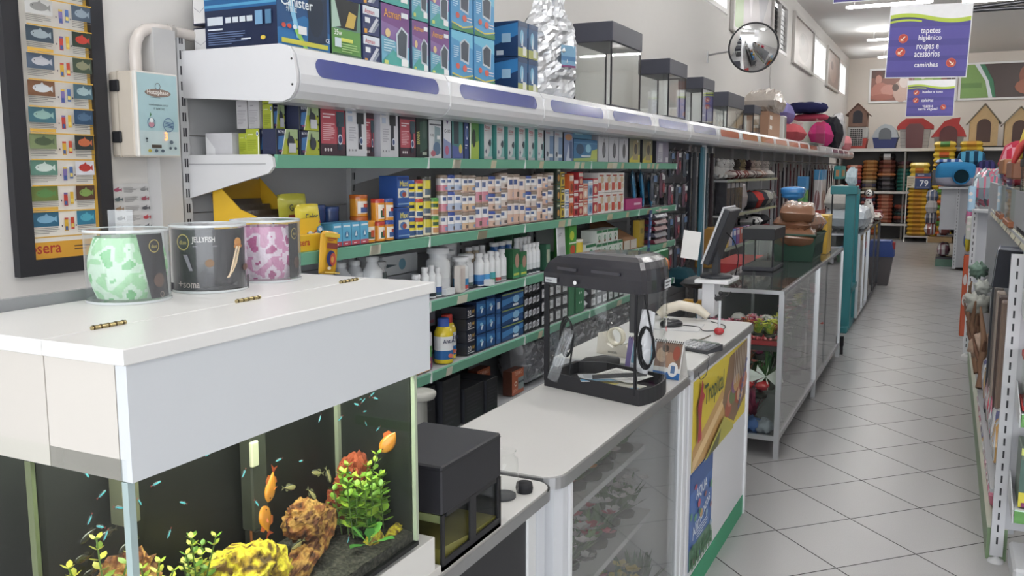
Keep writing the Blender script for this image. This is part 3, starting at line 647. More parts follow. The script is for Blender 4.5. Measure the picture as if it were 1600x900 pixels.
# display aquariums with dark hoods
def hood_tank(name, y0, y1, h, dx, hood, label, grp, x=XT, z=ZT, tint='glass', dark='#3d3f4c', base_h=.028, frame=False):
    e = thing(name, label, 'aquarium', (x-dx/2, (y0+y1)/2, z), 0, grp); w2, d2 = (y1-y0)/2, dx/2
    b = MB(); b.box(-d2, d2, -w2, w2, 0, base_h, '#2f3038', 'plastic', r=.004); b.build('base', e)
    g = MB(); t = .006
    g.box(-d2+.004, d2-.004, -w2+.004, -w2+.004+t, base_h, h-hood, '#fff', tint); g.box(-d2+.004, d2-.004, w2-.004-t, w2-.004, base_h, h-hood, '#fff', tint)
    g.box(d2-.004-t, d2-.004, -w2+.01, w2-.01, base_h, h-hood, '#fff', tint); g.box(-d2+.004, -d2+.004+t, -w2+.01, w2-.01, base_h, h-hood, '#fff', tint)
    g.build('glass_walls', e)
    for a in (-1, 1):
        for c in (-1, 1): s = MB(); s.box(a*(d2-.008)-.005, a*(d2-.008)+.005, c*(w2-.008)-.005, c*(w2-.008)+.005, base_h, h-hood, '#26262b', 'rubber'); s.build('silicone_seam', e)
    k = MB(); k.box(-d2-.003, d2+.003, -w2-.003, w2+.003, h-hood, h, dark, 'plastic', r=.004)
    ho = k.build('hood', e); return e
GT = 'row of glass aquariums with dark hoods on the canopy'
hood_tank('hooded_aquarium', 5.54, 6.15, .55, .27, .125, 'largest hooded glass aquarium on the canopy, next to the silver bag', GT)
hood_tank('hooded_aquarium', 6.85, 7.36, .46, .25, .115, 'second hooded glass aquarium on the canopy from the silver bag', GT)
hood_tank('hooded_aquarium', 7.90, 8.32, .415, .22, .10, 'third hooded glass aquarium on the canopy, middle of the five', GT)
hood_tank('hooded_aquarium', 8.90, 9.66, .365, .22, .14, 'long fourth hooded glass aquarium on the canopy with a deep hood', GT)
hood_tank('hooded_aquarium', 10.2, 10.58, .32, .2, .09, 'smallest and farthest hooded glass aquarium on the canopy', GT)
# brown carton with crumpled bag, cushions, pet beds, jackets
bc = carton(.26, .8, .30, '#b08a72', [('r', 0, 0, 1, 1, '#b08a72'), ('r', .1, .7, .3, .85, '#e8e4de'), ('r', .1, .3, .3, .45, '#e8e4de')], [('r', 0, 0, 1, 1, '#a07a62'), ('r', .3, .7, .6, .82, '#e8e4de'), ('r', .3, .35, .55, .47, '#e8e4de')], 'card')
put('brown_carton', bc, 11.05, 11.85, ZT, .26, 'brown carton with white stickers standing on the canopy after the aquariums', x=-1.98)
m = MB(); m.pillow(.4, .8, .26, '#b5aaa0', 'pouch', 16, 16, 4, .14, 5, z0=True, sm=False, fq=5); o = m.build('crumpled_bag'); o.location = (-2.1, 11.45, ZT+.30); tag(o, 'crumpled beige plastic bag lying on top of the brown carton', 'bag')
m = MB(); m.box(-.1, .1, -.1, .1, 0, .3, '#dcdcd8', 'plastic', r=.01); m.box(.1, .102, -.08, .08, .02, .28, '#8a8a86', 'print'); o = m.build('white_box'); o.location = (-2.06, 12.15, ZT); tag(o, 'white and grey box squeezed beside the brown carton on the canopy', 'box')
m = MB(); m.pillow(.3, .8, .3, '#7f78b4', 'fabric', 10, 10, 4, .04, 3); o = m.build('pet_cushion'); o.location = (-2.2, 13.2, ZT+.24); tag(o, 'lilac pet cushion under the navy ring bed', 'cushion')
m = MB(); m.pillow(.42, 1.0, .24, '#c4545c', 'fabric', 10, 10, 4, .05, 3); o = m.build('pet_cushion'); o.location = (-2.1, 13.2, ZT); tag(o, 'red pet cushion lying on the canopy at the bottom of the pile', 'cushion')
e = thing('display_tank', 'frameless glass tank on the canopy under the red bed', 'aquarium', (-2.0, 14.6, ZT))
m = MB(); 
for q in ((-.18, -.17, -.55, .55), (.17, .18, -.55, .55), (-.17, .17, -.55, -.54), (-.17, .17, .54, .55)): m.box(*q, 0, .36, '#fff', 'tankglass')
m.build('glass_walls', e); m = MB(); m.box(-.17, .17, -.54, .54, 0, .01, '#9fb0ac', 'gloss'); m.build('glass_bottom', e)
def ringbed(R_, r, h, c, label, loc, name='ring_pet_bed', tag_c=None):
    m = MB(); vs = []; n, k = 28, 10
    for i in range(n):
        a = 2*PI*i/n
        for j in range(k):
            b = 2*PI*j/k; q = R_+r*math.cos(b); w_ = 1+.05*math.sin(a*9)
            vs.append((q*math.cos(a), q*math.sin(a), h/2+h/2*math.sin(b)*w_))
    m.poly(vs, [(i*k+j, ((i+1) % n)*k+j, ((i+1) % n)*k+(j+1) % k, i*k+(j+1) % k) for i in range(n) for j in range(k)], c, 'fabric', True)
    m.lathe([(R_, .02), (0, .03)], c, 'fabric', 20, cap=False)
    if tag_c: A = Art(m, (R_*.55, -R_*.98, h*.2), (.12, .03, 0), (0, 0, .12), 'print', lift=.01); A.r(0, 0, 1, 1, tag_c)
    o = m.build(name); o.location = loc; return tag(o, label, 'pet bed')
ringbed(.17, .10, .10, '#c2425c', 'red ring shaped pet bed under the navy one on the canopy', (-2.0, 14.75, ZT+.365)); 
o = ringbed(.19, .12, .16, '#2b2d58', 'navy blue ring shaped pet bed topmost of the pile on the canopy', (-2.03, 14.55, ZT+.47), tag_c='#cfd0e0')
m = MB(); m.pillow(.3, 1.2, .42, '#d0307c', 'fabric', 10, 12, 3, .1, 4); o = m.build('folded_blanket'); o.location = (-2.05, 16.5, ZT); tag(o, 'bright pink padded bed folded on the canopy', 'pet bed')
m = MB(); m.pillow(.3, 1.5, .60, '#26272f', 'fabric', 14, 14, 3, .10, 8, sm=False); o = m.build('bagged_jackets'); o.location = (-2.08, 18.3, ZT); tag(o, 'dark jackets in clear bags piled on the canopy', 'bag')
m = MB(); m.pillow(.3, .6, .75, '#b9b8bc', 'pouch', 12, 10, 3, .1, 9, sm=False); o = m.build('clear_bag'); o.location = (-2.12, 19.6, ZT); tag(o, 'pale plastic bag standing behind the dark jackets', 'bag')
m = MB(); m.pillow(.2, .4, .3, '#e08a90', 'fabric', 8, 8, 3, .05, 2); o = m.build('pet_cushion'); o.location = (-1.98, 20.0, ZT); tag(o, 'small salmon pink cushion at the far end of the canopy', 'cushion')

# ---- shelf 1 : pumps and filters in cartons
Z1 = SH[0]; GB = 'pump and filter cartons on the first green shelf'
def shbox(z, y0, y1, h, d, base, front, label, end=None, grp=None, x=None, zz=0, name='product_carton', rz=0, gap=.004):
    return put(name, carton(d, (y1-y0)-gap, h-.002, base, front, end), y0, y1, z+zz+.0005, d, label, 'box', grp, x=x, rz=rz)
greenend = [('r', 0, 0, 1, 1, '#a8b42a'), ('t', 'power', .35, .78, .42, '#eef2c8'), ('e', .88, .82, .09, .1, '#e8ecf2'), ('e', .88, .82, .065, .075, '#3a5f9a'), ('lines', .1, .8, .15, .6, 6, '#8a9a1c', 2), ('p', [(.9, 0), (1, 0), (1, .7), (.94, .7)], '#e9edd6')]
greenfr = [('r', 0, 0, 1, 1, '#b8c23a'), ('r', 0, .62, 1, 1, '#a9c08a'), ('p', [(0, 0), (.2, 0), (.42, 1), (0, 1)], '#20284a'), ('p', [(.05, .2), (.3, .2), (.38, .75), (.1, .7)], '#3f7ab8'), ('p', [(.2, 0), (.24, 0), (.46, 1), (.42, 1)], '#eef2dc'), ('t', 'BOYU', .24, .88, .3, '#e6eaf4'), ('e', .65, .48, .17, .27, '#3a3f48'), ('p', [(.52, .6), (.56, .9), (.6, .9), (.62, .6)], '#3a3f48'), ('e', .92, .6, .03, .045, '#2a2f3a'), ('e', .92, .25, .03, .045, '#2a2f3a'), ('lines', .08, .3, .1, .18, 2, '#c45a9a', 1)]
greenfr2 = greenfr + [('r', .52, .08, .86, .45, '#ccced6')]
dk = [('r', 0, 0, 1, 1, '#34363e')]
redfr = [('r', 0, 0, 1, 1, '#c4505e'), ('r', 0, 0, 1, .2, '#4a3440'), ('r', 0, .78, 1, 1, '#54404a'), ('lines', .07, .6, .62, .72, 2, '#f2dfe2'), ('lines', .07, .55, .25, .55, 9, '#e8b6bc', 6), ('r', .62, .5, .95, .75, '#3c5560'), ('p', [(.66, .1), (.86, .1), (.84, .5), (.68, .5)], '#2e3a4c'), ('p', [(.6, .52), (.7, .45), (.72, .6)], '#2e3a4c'), ('e', .76, .28, .1, .09, '#dfe4ee'), ('e', .76, .28, .075, .065, '#3a4a7a'), ('e', .12, .1, .035, .03, '#f0eaea'), ('e', .24, .1, .035, .03, '#f0eaea'), ('e', .36, .1, .035, .03, '#f0eaea')]
whfr = [('r', 0, 0, 1, 1, '#dcdce2'), ('r', .08, .72, .3, .8, '#a9bcd8'), ('r', .08, .58, .3, .68, '#b8c6dc'), ('r', .5, .55, .86, .74, '#34383e'), ('p', [(.56, .12), (.76, .12), (.74, .56), (.58, .56)], '#363a46'), ('e', .56, .1, .0, .0, '#000'), ('e', .7, .26, .09, .07, '#e4e8f2'), ('e', .7, .26, .065, .05, '#46588a'), ('lines', .1, .45, .25, .5, 6, '#b8b8c2', 5), ('e', .1, .1, .03, .02, '#8a8a92'), ('e', .25, .1, .03, .02, '#8a8a92'), ('e', .4, .1, .03, .02, '#8a8a92'), ('r', .12, .9, .16, .94, '#6a6a72')]
graypap = [('r', 0, 0, 1, 1, '#bdbabd'), ('r', .08, .62, .9, .64, '#8e8b90'), ('lines', .1, .85, .15, .58, 8, '#a5a2a6', 3), ('lines', .2, .7, .76, .84, 1, '#8e8b90')]
put('opened_white_carton', carton(.12, .05, .075, '#cfced2', [('r', 0, 0, 1, 1, '#d4d3d6')], [('r', 0, 0, 1, 1, '#c9c8cc'), ('p', [(.0, .9), (.35, .3), (.35, .0), (0, 0)], '#e4e4e6')]), 2.36, 2.41, Z1, .12, 'small opened white carton at the left end of the first shelf', x=-2.22)
for k, (xx, lab) in enumerate(((-2.115, 'left'), (-2.195, 'right'))): pass
def endrow(xr, wx, z, h, front, end, base, label, y0=2.37, y1=2.48, grp=GB):
    return put('product_carton', carton(wx-.003, (y1-y0), h-.002, base, front, end), y0, y1, z, wx-.003, label, 'box', grp, x=xr)
endrow(-2.16, .042, Z1, .075, greenfr, greenend, '#a8b42a', 'narrow lime green carton at the bottom left, behind its wider twin')
endrow(-2.10, .060, Z1, .088, greenfr, greenend, '#a8b42a', 'lime green carton standing at the bottom left of the first shelf', 2.36, 2.47)
endrow(-2.185, .050, Z1+.09, .098, graypap, graypap, '#bdbabd', 'grey printed carton, left one of the pair above the lime cartons', 2.40, 2.5)
endrow(-2.132, .050, Z1+.09, .098, graypap, graypap, '#bdbabd', 'grey printed carton, right one of the pair above the lime cartons', 2.40, 2.5)
for k in range(2): endrow(-2.082, .046, Z1+.0885+k*.085, .084, greenfr2, greenend, '#a8b42a', 'lime green carton stacked above the first shelf corner, %s' % ('lower one' if k == 0 else 'upper one'), 2.41, 2.47)
shbox(Z1, 2.36, 2.475, .088, .06, '#2a3050', greenfr2, 'lime and navy pump carton at the front left corner of the first shelf', grp=GB, x=-2.03)
for k in range(3): shbox(Z1, 2.482, 2.592, .086, .14, '#2a3050', greenfr2 if k else greenfr, 'lime and navy pump carton, second column, %s from the bottom' % ORD[k], grp=GB, zz=k*.0865)
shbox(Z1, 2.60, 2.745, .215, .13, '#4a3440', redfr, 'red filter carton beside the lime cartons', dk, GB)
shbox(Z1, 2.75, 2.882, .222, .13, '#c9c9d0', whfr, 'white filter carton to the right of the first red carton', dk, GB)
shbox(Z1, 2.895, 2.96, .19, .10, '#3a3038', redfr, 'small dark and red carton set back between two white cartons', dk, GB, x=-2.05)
shbox(Z1, 2.965, 3.105, .228, .13, '#bfc0ca', whfr, 'second white filter carton, with a grey side', [('r', 0, 0, 1, 1, '#b6b6c2')], GB, rz=.05)
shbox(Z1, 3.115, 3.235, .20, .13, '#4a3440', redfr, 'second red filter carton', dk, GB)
dg = [('r', 0, 0, 1, 1, '#23302e'), ('p', [(.3, .1), (1, .2), (1, .8), (.3, .75)], '#33564a'), ('t', 'BRANDA', .14, .42, .62, '#c8c86a', .12, PI/2), ('e', .7, .6, .18, .2, '#4a6258'), ('r', .5, .06, .9, .12, '#b9c0b0')]
shbox(Z1, 3.24, 3.33, .20, .13, '#23302e', dg, 'black and green carton with vertical yellow lettering', dk, GB)
c02 = [('r', 0, 0, 1, 1, '#d9dde0'), ('r', .05, .86, .95, .9, '#50555e'), ('p', [(.4, .15), (.9, .1), (.9, .8), (.45, .85)], '#8fa8b0'), ('t', 'C-02', .22, .6, .3, '#3a4048'), ('e', .6, .25, .3, .18, '#5a7a9a'), ('e', .3, .12, .2, .08, '#c06a7a'), ('r', .6, .5, .85, .6, '#f2f2f2')]
shbox(Z1, 3.34, 3.45, .165, .11, '#c9ced2', c02, 'white and teal carton with a fish tank picture', dk, GB)
c102 = [('r', 0, 0, 1, 1, '#e2e2ea'), ('p', [(.5, .68), (.75, .8), (.5, .92), (.25, .8)], '#6a4a8a'), ('t', 'C-102', .5, .55, .8, '#3a3a48'), ('p', [(0, 0), (1, 0), (1, .3), (0, .4)], '#8a9ac8'), ('e', .4, .16, .25, .1, '#c86a8a')]
shbox(Z1, 3.465, 3.535, .22, .13, '#d6d6e0', c102, 'narrow white carton with a purple diamond', dk, GB)
tealdev = [('r', 0, 0, 1, 1, '#4a8a86'), ('r', .15, .3, .6, .8, '#3a4650'), ('p', [(0, 0), (1, 0), (1, .2), (0, .28)], '#5a6ab0'), ('e', .75, .2, .15, .1, '#d8c85a'), ('r', .5, .8, .9, .86, '#d8e4e4')]
shbox(Z1, 3.54, 3.645, .22, .13, '#3a6a6a', tealdev, 'teal carton with a dark device beside the diamond carton', dk, GB)
bl = [('r', 0, 0, 1, 1, '#2f4a8a'), ('e', .6, .6, .3, .16, '#dfe6f2'), ('e', .6, .6, .24, .12, '#3f66a8'), ('lines', .15, .7, .22, .34, 2, '#dfe6f2')]
shbox(Z1, 3.655, 3.70, .20, .12, '#2a3c6a', bl, 'narrow blue carton with a white circle', dk, GB)
gr = [('r', 0, 0, 1, 1, '#5a9a4a'), ('p', [(0, 0), (1, 0), (1, .4), (0, .3)], '#a9c84a'), ('e', .45, .45, .2, .2, '#2f3a34'), ('p', [(0, .0), (.1, 0), (.2, 1), (0, 1)], '#e6eedc')]
shbox(Z1, 3.705, 3.80, .215, .13, '#3f7a3c', gr, 'green carton with a small dark pump', dk, GB)
atw = [('r', 0, 0, 1, 1, '#e2e6e8'), ('t', 'Atman', .42, .82, .7, '#c0394a'), ('r', .1, .72, .7, .735, '#c87a80'), ('p', [(.3, .0), (1, 0), (1, .6), (.75, .45), (.7, .2)], '#8fc8c4'), ('e', .72, .42, .16, .1, '#3a4450'), ('p', [(.5, .36), (.7, .42), (.7, .5), (.5, .44)], '#3a4450'), ('p', [(.1, .2), (.2, .27), (.3, .2), (.2, .13)], '#5a5f78'), ('r', .0, .0, 1, .07, '#c9cdd0')]
atend = [('r', 0, 0, 1, 1, '#3f8f88'), ('lines', .1, .8, .1, .6, 7, '#8fc8c4', 3)]
ys = [3.83, 3.965, 4.09, 4.215, 4.335, 4.455]
for i, y in enumerate(ys):
    shbox(Z1, y, y+.112, .19-.006*(i % 3), .14, '#5aa6a0', atw, 'white and teal boxed pump with red lettering, %s of six side by side' % ORD[i], atend, GB, rz=.12)
    shbox(Z1, y, y+.118, .16, .13, '#3f7f7a', [('r', 0, 0, 1, 1, '#3c7c78'), ('r', .1, .1, .5, .5, '#a8c8c8')], 'teal carton behind the %s white and teal boxed pump' % ORD[i], dk, 'teal cartons in the second rank', x=-2.19, zz=0 if i % 2 else .0)
lg = [('r', 0, 0, 1, 1, '#b9c3cc'), ('r', .5, 0, 1, .75, '#6a8ab0'), ('t', 'Atman', .3, .85, .5, '#b06a7a'), ('e', .25, .2, .12, .08, '#4a5560'), ('r', .35, .1, .9, .2, '#dfe3e8')]
shbox(Z1, 4.58, 4.70, .185, .13, '#6a8ab0', lg, 'grey blue pump carton, first after the white and teal ones', dk, GB)
shbox(Z1, 4.71, 4.83, .18, .13, '#6a8ab0', lg, 'grey blue pump carton, second after the white and teal ones', dk, GB)
ob = [('r', 0, 0, 1, 1, '#7a8fb8'), ('e', .5, .85, .4, .12, '#c88a5a'), ('p', [(.2, 0), (.5, .6), (.8, 0)], '#c9d2e2'), ('r', .6, .1, .9, .7, '#4a5f8a')]
shbox(Z1, 4.85, 4.99, .165, .13, '#5a6f98', ob, 'small blue carton with an orange top band', dk, GB)
wb = [('r', 0, 0, 1, 1, '#2f7ab0'), ('p', [(0, 0), (1, 0), (1, .2), (0, .12)], '#a9c46a'), ('p', [(.7, .1), (1, .1), (1, .6), (.75, .5)], '#c2d05a'), ('e', .25, .55, .16, .25, '#1f4a70'), ('e', .6, .6, .12, .2, '#8fd0e8'), ('r', .3, .2, .7, .28, '#dfeaf0'), ('r', .0, .82, 1, .84, '#6ab0d8')]
shbox(Z1, 5.0, 5.40, .135, .14, '#2a5f90', wb, 'wide blue carton lying under another on the first shelf', dk, GB)
shbox(Z1, 4.98, 5.30, .075, .13, '#3a80a8', [('r', 0, 0, 1, 1, '#4a90b8'), ('r', .1, .3, .5, .7, '#9fd0e0')], 'flat light blue carton resting on the wide blue one', dk, GB, zz=.1365)
wf = [('r', 0, 0, 1, 1, '#c9cad2'), ('e', .55, .38, .17, .26, '#3a3d46'), ('e', .55, .38, .1, .2, '#63666e'), ('r', .53, .6, .57, .75, '#3a3d46'), ('lines', .1, .6, .78, .92, 3, '#a6a7b2', 2), ('r', 0, .97, 1, 1, '#b2b3bc')]
for i in range(3): shbox(Z1, 5.42+i*.2, 5.61+i*.2, .20, .15, '#b5b6be', wf, 'pale grey carton with a dark oval filter, %s of three' % ORD[i], [('r', 0, 0, 1, 1, '#9fa0aa')], GB)
yl = [('r', 0, 0, 1, 1, '#8a8a6a'), ('p', [(0, 0), (1, 0), (1, .3), (.3, .25), (0, .1)], '#d2c63c'), ('e', .55, .5, .25, .28, '#4a463c'), ('p', [(.3, .1), (.8, .1), (.8, .85), (.35, .8)], '#a8986a'), ('e', .58, .5, .16, .2, '#3a3834'), ('e', .75, .8, .06, .05, '#e4e4da')]
for i in range(2): shbox(Z1, 6.04+i*.3, 6.28+i*.3, .19, .15, '#4a4a42', yl, 'olive and yellow carton with a round filter, %s of two' % ('left' if i == 0 else 'right'), dk, GB)
pw = [('r', 0, 0, 1, 1, '#8a86a0'), ('p', [(.1, .05), (.5, .05), (.5, .85), (.2, .85)], '#d2d2dc'), ('lines', .15, .45, .1, .5, 5, '#a8a8ba', 2), ('r', .75, .05, .95, .25, '#dadae2')]
shbox(Z1, 6.68, 7.02, .18, .15, '#6a6680', pw, 'lilac and white carton at the far end of the first shelf', dk, GB)
# dark rank of cartons standing behind the first-shelf fronts
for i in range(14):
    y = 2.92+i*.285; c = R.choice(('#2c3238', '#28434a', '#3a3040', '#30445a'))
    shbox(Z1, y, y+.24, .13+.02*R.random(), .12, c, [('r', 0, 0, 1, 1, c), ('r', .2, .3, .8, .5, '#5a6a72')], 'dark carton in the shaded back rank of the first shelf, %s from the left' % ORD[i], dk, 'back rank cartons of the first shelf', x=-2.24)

# ---- shelf 2 : foods
Z2 = SH[1]; GJ = 'fish food jars on the second green shelf'
_jm = {}
def jar_mesh(r, h, lidc, bands, pic=None, lidh=.018, seg=18, square=False):
    """bands: list of (z fraction top, colour); pic: (a0,a1,z0,z1,colour) patches over the label"""
    key = (r, h, lidc, tuple(bands), tuple(pic or ()), lidh)
    if key in _jm: return _jm[key]
    zs = sorted(set([0.0, .02, 1.0] + [b[0] for b in bands] + [q for p in (pic or ()) for q in p[2:4]]))
    H = h-lidh
    def cf(a, j):
        z = (zs[j]+zs[j+1])/2; c = [b[1] for b in bands if z <= b[0]][0]
        for p in (pic or ()):
            if p[0] <= a-(2*PI if a > PI else 0) <= p[1] and p[2] <= z <= p[3]: c = p[4]
        return c
    b = MB(); b.lathe([(r, z*H) for z in zs], None, 'gloss', seg, cf=cf)
    l = MB(); l.lathe([(r*1.03, 0), (r*1.04, lidh*.85), (r*.98, lidh), (0, lidh)], lidc, 'gloss', seg)
    _jm[key] = (mesh_of(b, 'food_jar'), mesh_of(l, 'lid'), H); return _jm[key]
def jar(x, y, z, r, h, lidc, bands, label, pic=None, grp=GJ, name='food_jar', cat='jar', lidh=.018):
    a, l, H = jar_mesh(r, h, lidc, bands, pic, lidh)
    return inst(a, name, (x, y, z+.0005), label, cat, grp, rz=R.uniform(-.2, .2), parts=[('lid', l, (0, 0, H))])
# yellow display carton with lettering
e = thing('display_carton', 'yellow slanted display carton with red lettering holding pouches', 'box', (-2.2, 2.46, Z2))
b = MB(); b.prism([(-.10, 0), (.17, 0), (.17, .10), (.02, .15), (-.10, .255)], -.12, -.115, 'y', '#e6b41e', 'print'); b.prism([(-.10, 0), (.17, 0), (.17, .10), (.02, .15), (-.10, .255)], .115, .12, 'y', '#d9a81a', 'print')
b.box(.165, .17, -.115, .115, 0, .115, '#e9b820', 'print'); b.box(-.10, -.095, -.115, .115, 0, .25, '#b88a14', 'print'); b.box(-.095, .165, -.115, .115, 0, .004, '#b88a14', 'print')
A = Art(b, (.17, -.115, 0), (0, .23, 0), (0, 0, .115)); A.t('sera', .3, .75, .36, '#c0392b')
b.build('carton_body', e)
for i in range(6):
    p = MB(); p.box(-.004, .004, -.1, .1, 0, .2-.02*i, '#4c4038', 'pouch'); o = p.build('product_pouch'); o.location = (-2.275+.035*i, 2.46, Z2+.006); o.rotation_euler = (0, -.25, 0); tag(o, 'dark pouch standing in the yellow display carton, %s from the back' % ORD[i], 'pouch', 'pouches in the display carton')
def ypouch(w, h, c, c2, txt, tc):
    p = MB(); p.pillow(h, w, .03, c, 'pouch', 10, 8, 6, .004, 3, z0=False)
    M_ = Matrix(((0, 0, 1, 0), (0, 1, 0, 0), (1, 0, 0, h/2), (0, 0, 0, 1))); p.xf(M_)
    A = Art(p, (.0165, -w*.42, h*.05), (0, w*.84, 0), (0, 0, h*.9), lift=.0012); A.p([(.05, .1), (.95, .1), (.9, .5), (.1, .55)], c2); A.t(txt, .5, .74, .62, tc); A.r(.12, .56, .88, .62, '#a8382c')
    for k, (cx, cy, cc) in enumerate(((.3, .33, '#3a6ab0'), (.6, .3, '#b04a3a'), (.75, .4, '#4a8ab8'))): A.e(cx, cy, .17, .1, cc); A.e(cx-.02, cy+.01, .1, .05, '#cfd8e0')
    return p
o = ypouch(.16, .20, '#c6c23a', '#8aa04a', 'Goldy', '#3a3a2a').build('food_pouch'); o.location = (-2.14, 2.585, Z2); o.rotation_euler = (0, -.1, 0); tag(o, 'olive yellow fish food pouch standing behind the bright one', 'pouch')
o = ypouch(.135, .165, '#e4cf2a', '#3f6a9a', 'Color', '#27314a').build('food_pouch'); o.location = (-2.045, 2.55, Z2); o.rotation_euler = (0, -.12, 0); tag(o, 'bright yellow fish food pouch at the front of the second shelf', 'pouch')
lb_ = MB(); lb_.box(-.05, .05, -.10, .085, 0, .06, '#e2b31e', 'print', r=.002); A = Art(lb_, (.05, -.10, 0), (0, .185, 0), (0, 0, .06)); A.t('sera', .5, .5, .3, '#c0392b'); o = lb_.build('yellow_tray'); o.location = (-2.055, 2.47, Z2); tag(o, 'low yellow display tray in front of the pouches', 'tray')
p = MB(); p.pillow(.155, .10, .022, '#dfa51c', 'pouch', 12, 8, 7, .004, 5, z0=False); p.xf(Matrix(((0, 0, 1, 0), (0, 1, 0, 0), (1, 0, 0, -.0775), (0, 0, 0, 1))))
A = Art(p, (.012, -.043, -.15), (0, .086, 0), (0, 0, .145), lift=.0012); A.r(.0, .88, 1, .98, '#e8c23a'); A.lines(.2, .8, .78, .87, 2, '#b03a2a'); A.r(.15, .6, .85, .74, '#8a3a2c'); A.e(.45, .36, .3, .2, '#2f3a7a'); A.e(.55, .34, .2, .16, '#c84a3a'); A.e(.5, .34, .1, .08, '#e0a04a'); A.e(.3, .12, .12, .04, '#f0e0c0'); A.r(.0, .0, 1, .03, '#f0c850')
o = p.build('hanging_pouch'); o.location = (-1.975, 2.565, Z2+.068); o.rotation_euler = (-.14, 0, 0); tag(o, 'yellow food pouch hanging in front of the second green rail', 'pouch')
lbx = [('r', 0, 0, 1, 1, '#5ab0d8'), ('r', 0, 0, 1, .2, '#c04a58'), ('r', .1, .82, .9, .9, '#e4eef4'), ('e', .5, .48, .22, .16, '#2f7ab0'), ('p', [(.35, .4), (.5, .65), (.65, .4)], '#e4f0f6'), ('lines', .2, .8, .05, .14, 1, '#f4e8e8')]
for i in range(4): shbox(Z2, 2.655+i*.057, 2.71+i*.057, .088, .09, '#4a9ac4', lbx, 'light blue food box with a red foot, %s of four' % ORD[i], grp='light blue food boxes', name='food_box')
for i in range(2): jar(-2.2, 2.77+i*.085, Z2, .04, .15-.01*i, '#28488a', [(.6, '#2c4e90'), (1, '#25427c')], 'navy blue jar set back behind the light blue boxes, %s' % ('left' if i == 0 else 'right'))
OR = [(1.0, '#e2901c')]; pO = [(-1.0, .6, .15, .9, '#f0e4d0'), (-.7, .35, .2, .6, '#2f5f4a'), (-.2, .4, .3, .7, '#c8502c')]
pF = [(-1.0, .6, .15, .85, '#e8e0d4'), (-.6, .3, .2, .5, '#3a5a9a'), (-.3, .5, .5, .7, '#c24a3a')]
k = 0
def stack(y, r, hs, lid, bands, pic, label, x=None, lidh=.016):
    z = Z2
    xx = (XF-r) if x is None else x
    for i, h in enumerate(hs):
        jar(xx, y, z, r, h, lid, bands, '%s, %s from the shelf' % (label, ORD[i]), pic, lidh=lidh); z += h+.001
stack(2.945, .036, (.10, .085), '#c8601c', OR, pF, 'orange jar, first column of the jar wall', -2.12)
stack(2.915, .031, (.085,), '#e2901c', OR, pO, 'short orange jar with a green picture')
stack(2.985, .027, (.078, .008+.082), '#c8382c', OR, pO, 'orange jar with red lid, second column')
stack(3.05, .030, (.08, .088), '#2f4a9c', [(1, '#dc8e22')], pF, 'orange jar with blue lid, third column')
tb = lambda h, txt: [('r', 0, 0, 1, 1, '#2c5aa8'), ('r', .05, .3, .95, .6, '#e8e4d0'), ('t', txt, .55, .75, .7, '#e8d86a'), ('e', .45, .42, .3, .12, '#4a7ab8'), ('e', .55, .4, .18, .08, '#b04a3a'), ('r', 0, .88, 1, .96, '#1f3f88'), ('r', 0, .08, 1, .12, '#8ab0d8')]
for i in range(2): shbox(Z2, 3.088, 3.178, .13, .09, '#274e98', tb(.13, 'Maxi'), 'tall blue food tin with yellow lettering, %s' % ('lower one' if i == 0 else 'upper one'), grp='blue food tins', zz=i*.131, name='food_tin')
YB_ = [(.45, '#e8e2cc'), (1, '#e6d22c')]; pB = [(-1.1, .7, .1, .4, '#3a5a8a'), (-.8, .4, .6, .8, '#2a3a5a')]
stack(3.213, .030, (.082, .082, .075), '#2b55a8', YB_, pB, 'yellow and blue jar with blue lid, fifth column')
stack(3.278, .029, (.078, .082, .08), '#c0392b', [(.45, '#e8e2cc'), (1, '#e6d22c')], pB, 'yellow jar with red lid, sixth column')
stack(3.345, .030, (.085, .078, .09), '#4a4a44', [(.5, '#dcd2b4'), (1, '#d8c83a')], [(-1.1, .7, .15, .5, '#5a6a78')], 'yellow jar with dark lid, seventh column')
stack(3.41, .030, (.08, .08), '#3f8a3c', [(.5, '#dcd2b4'), (1, '#e4d030')], [(-.9, .6, .1, .45, '#c88a5a'), (-1.0, .2, .6, .85, '#3a5a3a')], 'yellow jar with green lid, eighth column')
# vet style jars with taupe lids
VP = [('#e4dfe0', '#cf8090', '#4a5f90'), ('#e6e4e6', '#a9b6d0', '#4a6096'), ('#e4e0dc', '#d0ac88', '#4a5c88'), ('#e6e2e0', '#c9bab2', '#4f6490'), ('#e2d4cc', '#d2ac98', '#44568a')]
y = 3.465
for i in range(18):
    r = (.027, .030, .032, .026, .034)[i % 5]; r *= 1+.012*i
    a, b_, t_ = VP[(0, 1, 1, 2, 2, 0, 0, 4, 3, 3, 4, 4, 4, 3, 3, 4, 4, 3)[i]]
    hs = ((.092, .092, .075), (.092, .092, .082), (.086, .09, .08), (.12, .13), (.08, .085, .085), (.125, .135))[(0, 0, 0, 2, 2, 3, 3, 4, 4, 1, 5, 5, 3, 4, 4, 5, 2, 1)[i]]
    lid = '#8d7a6c' if i % 6 != 1 else '#2f4a9c'
    stack(y+r, r, hs, lid, [(.08, '#b08a7a'), (.5, b_), (1, a)], [(-.95, -.25, .68, .9, t_), (-.5, .25, .14, .36, '#6f5f58' if i % 2 else '#7a8fb4')], 'food jar with taupe cap in jar wall column %s' % ORD[i+8] if lid != '#2f4a9c' else 'food jar with blue cap in jar wall column %s' % ORD[i+8])
    y += 2*r+.005
yend = y
mk = lambda a, b_, c, d='#d8d0c4': [('r', 0, 0, 1, 1, a), ('r', 0, .68, 1, .92, b_), ('e', .5, .36, .3, .2, c), ('r', .15, .74, .85, .82, d), ('r', 0, 0, 1, .08, b_)]
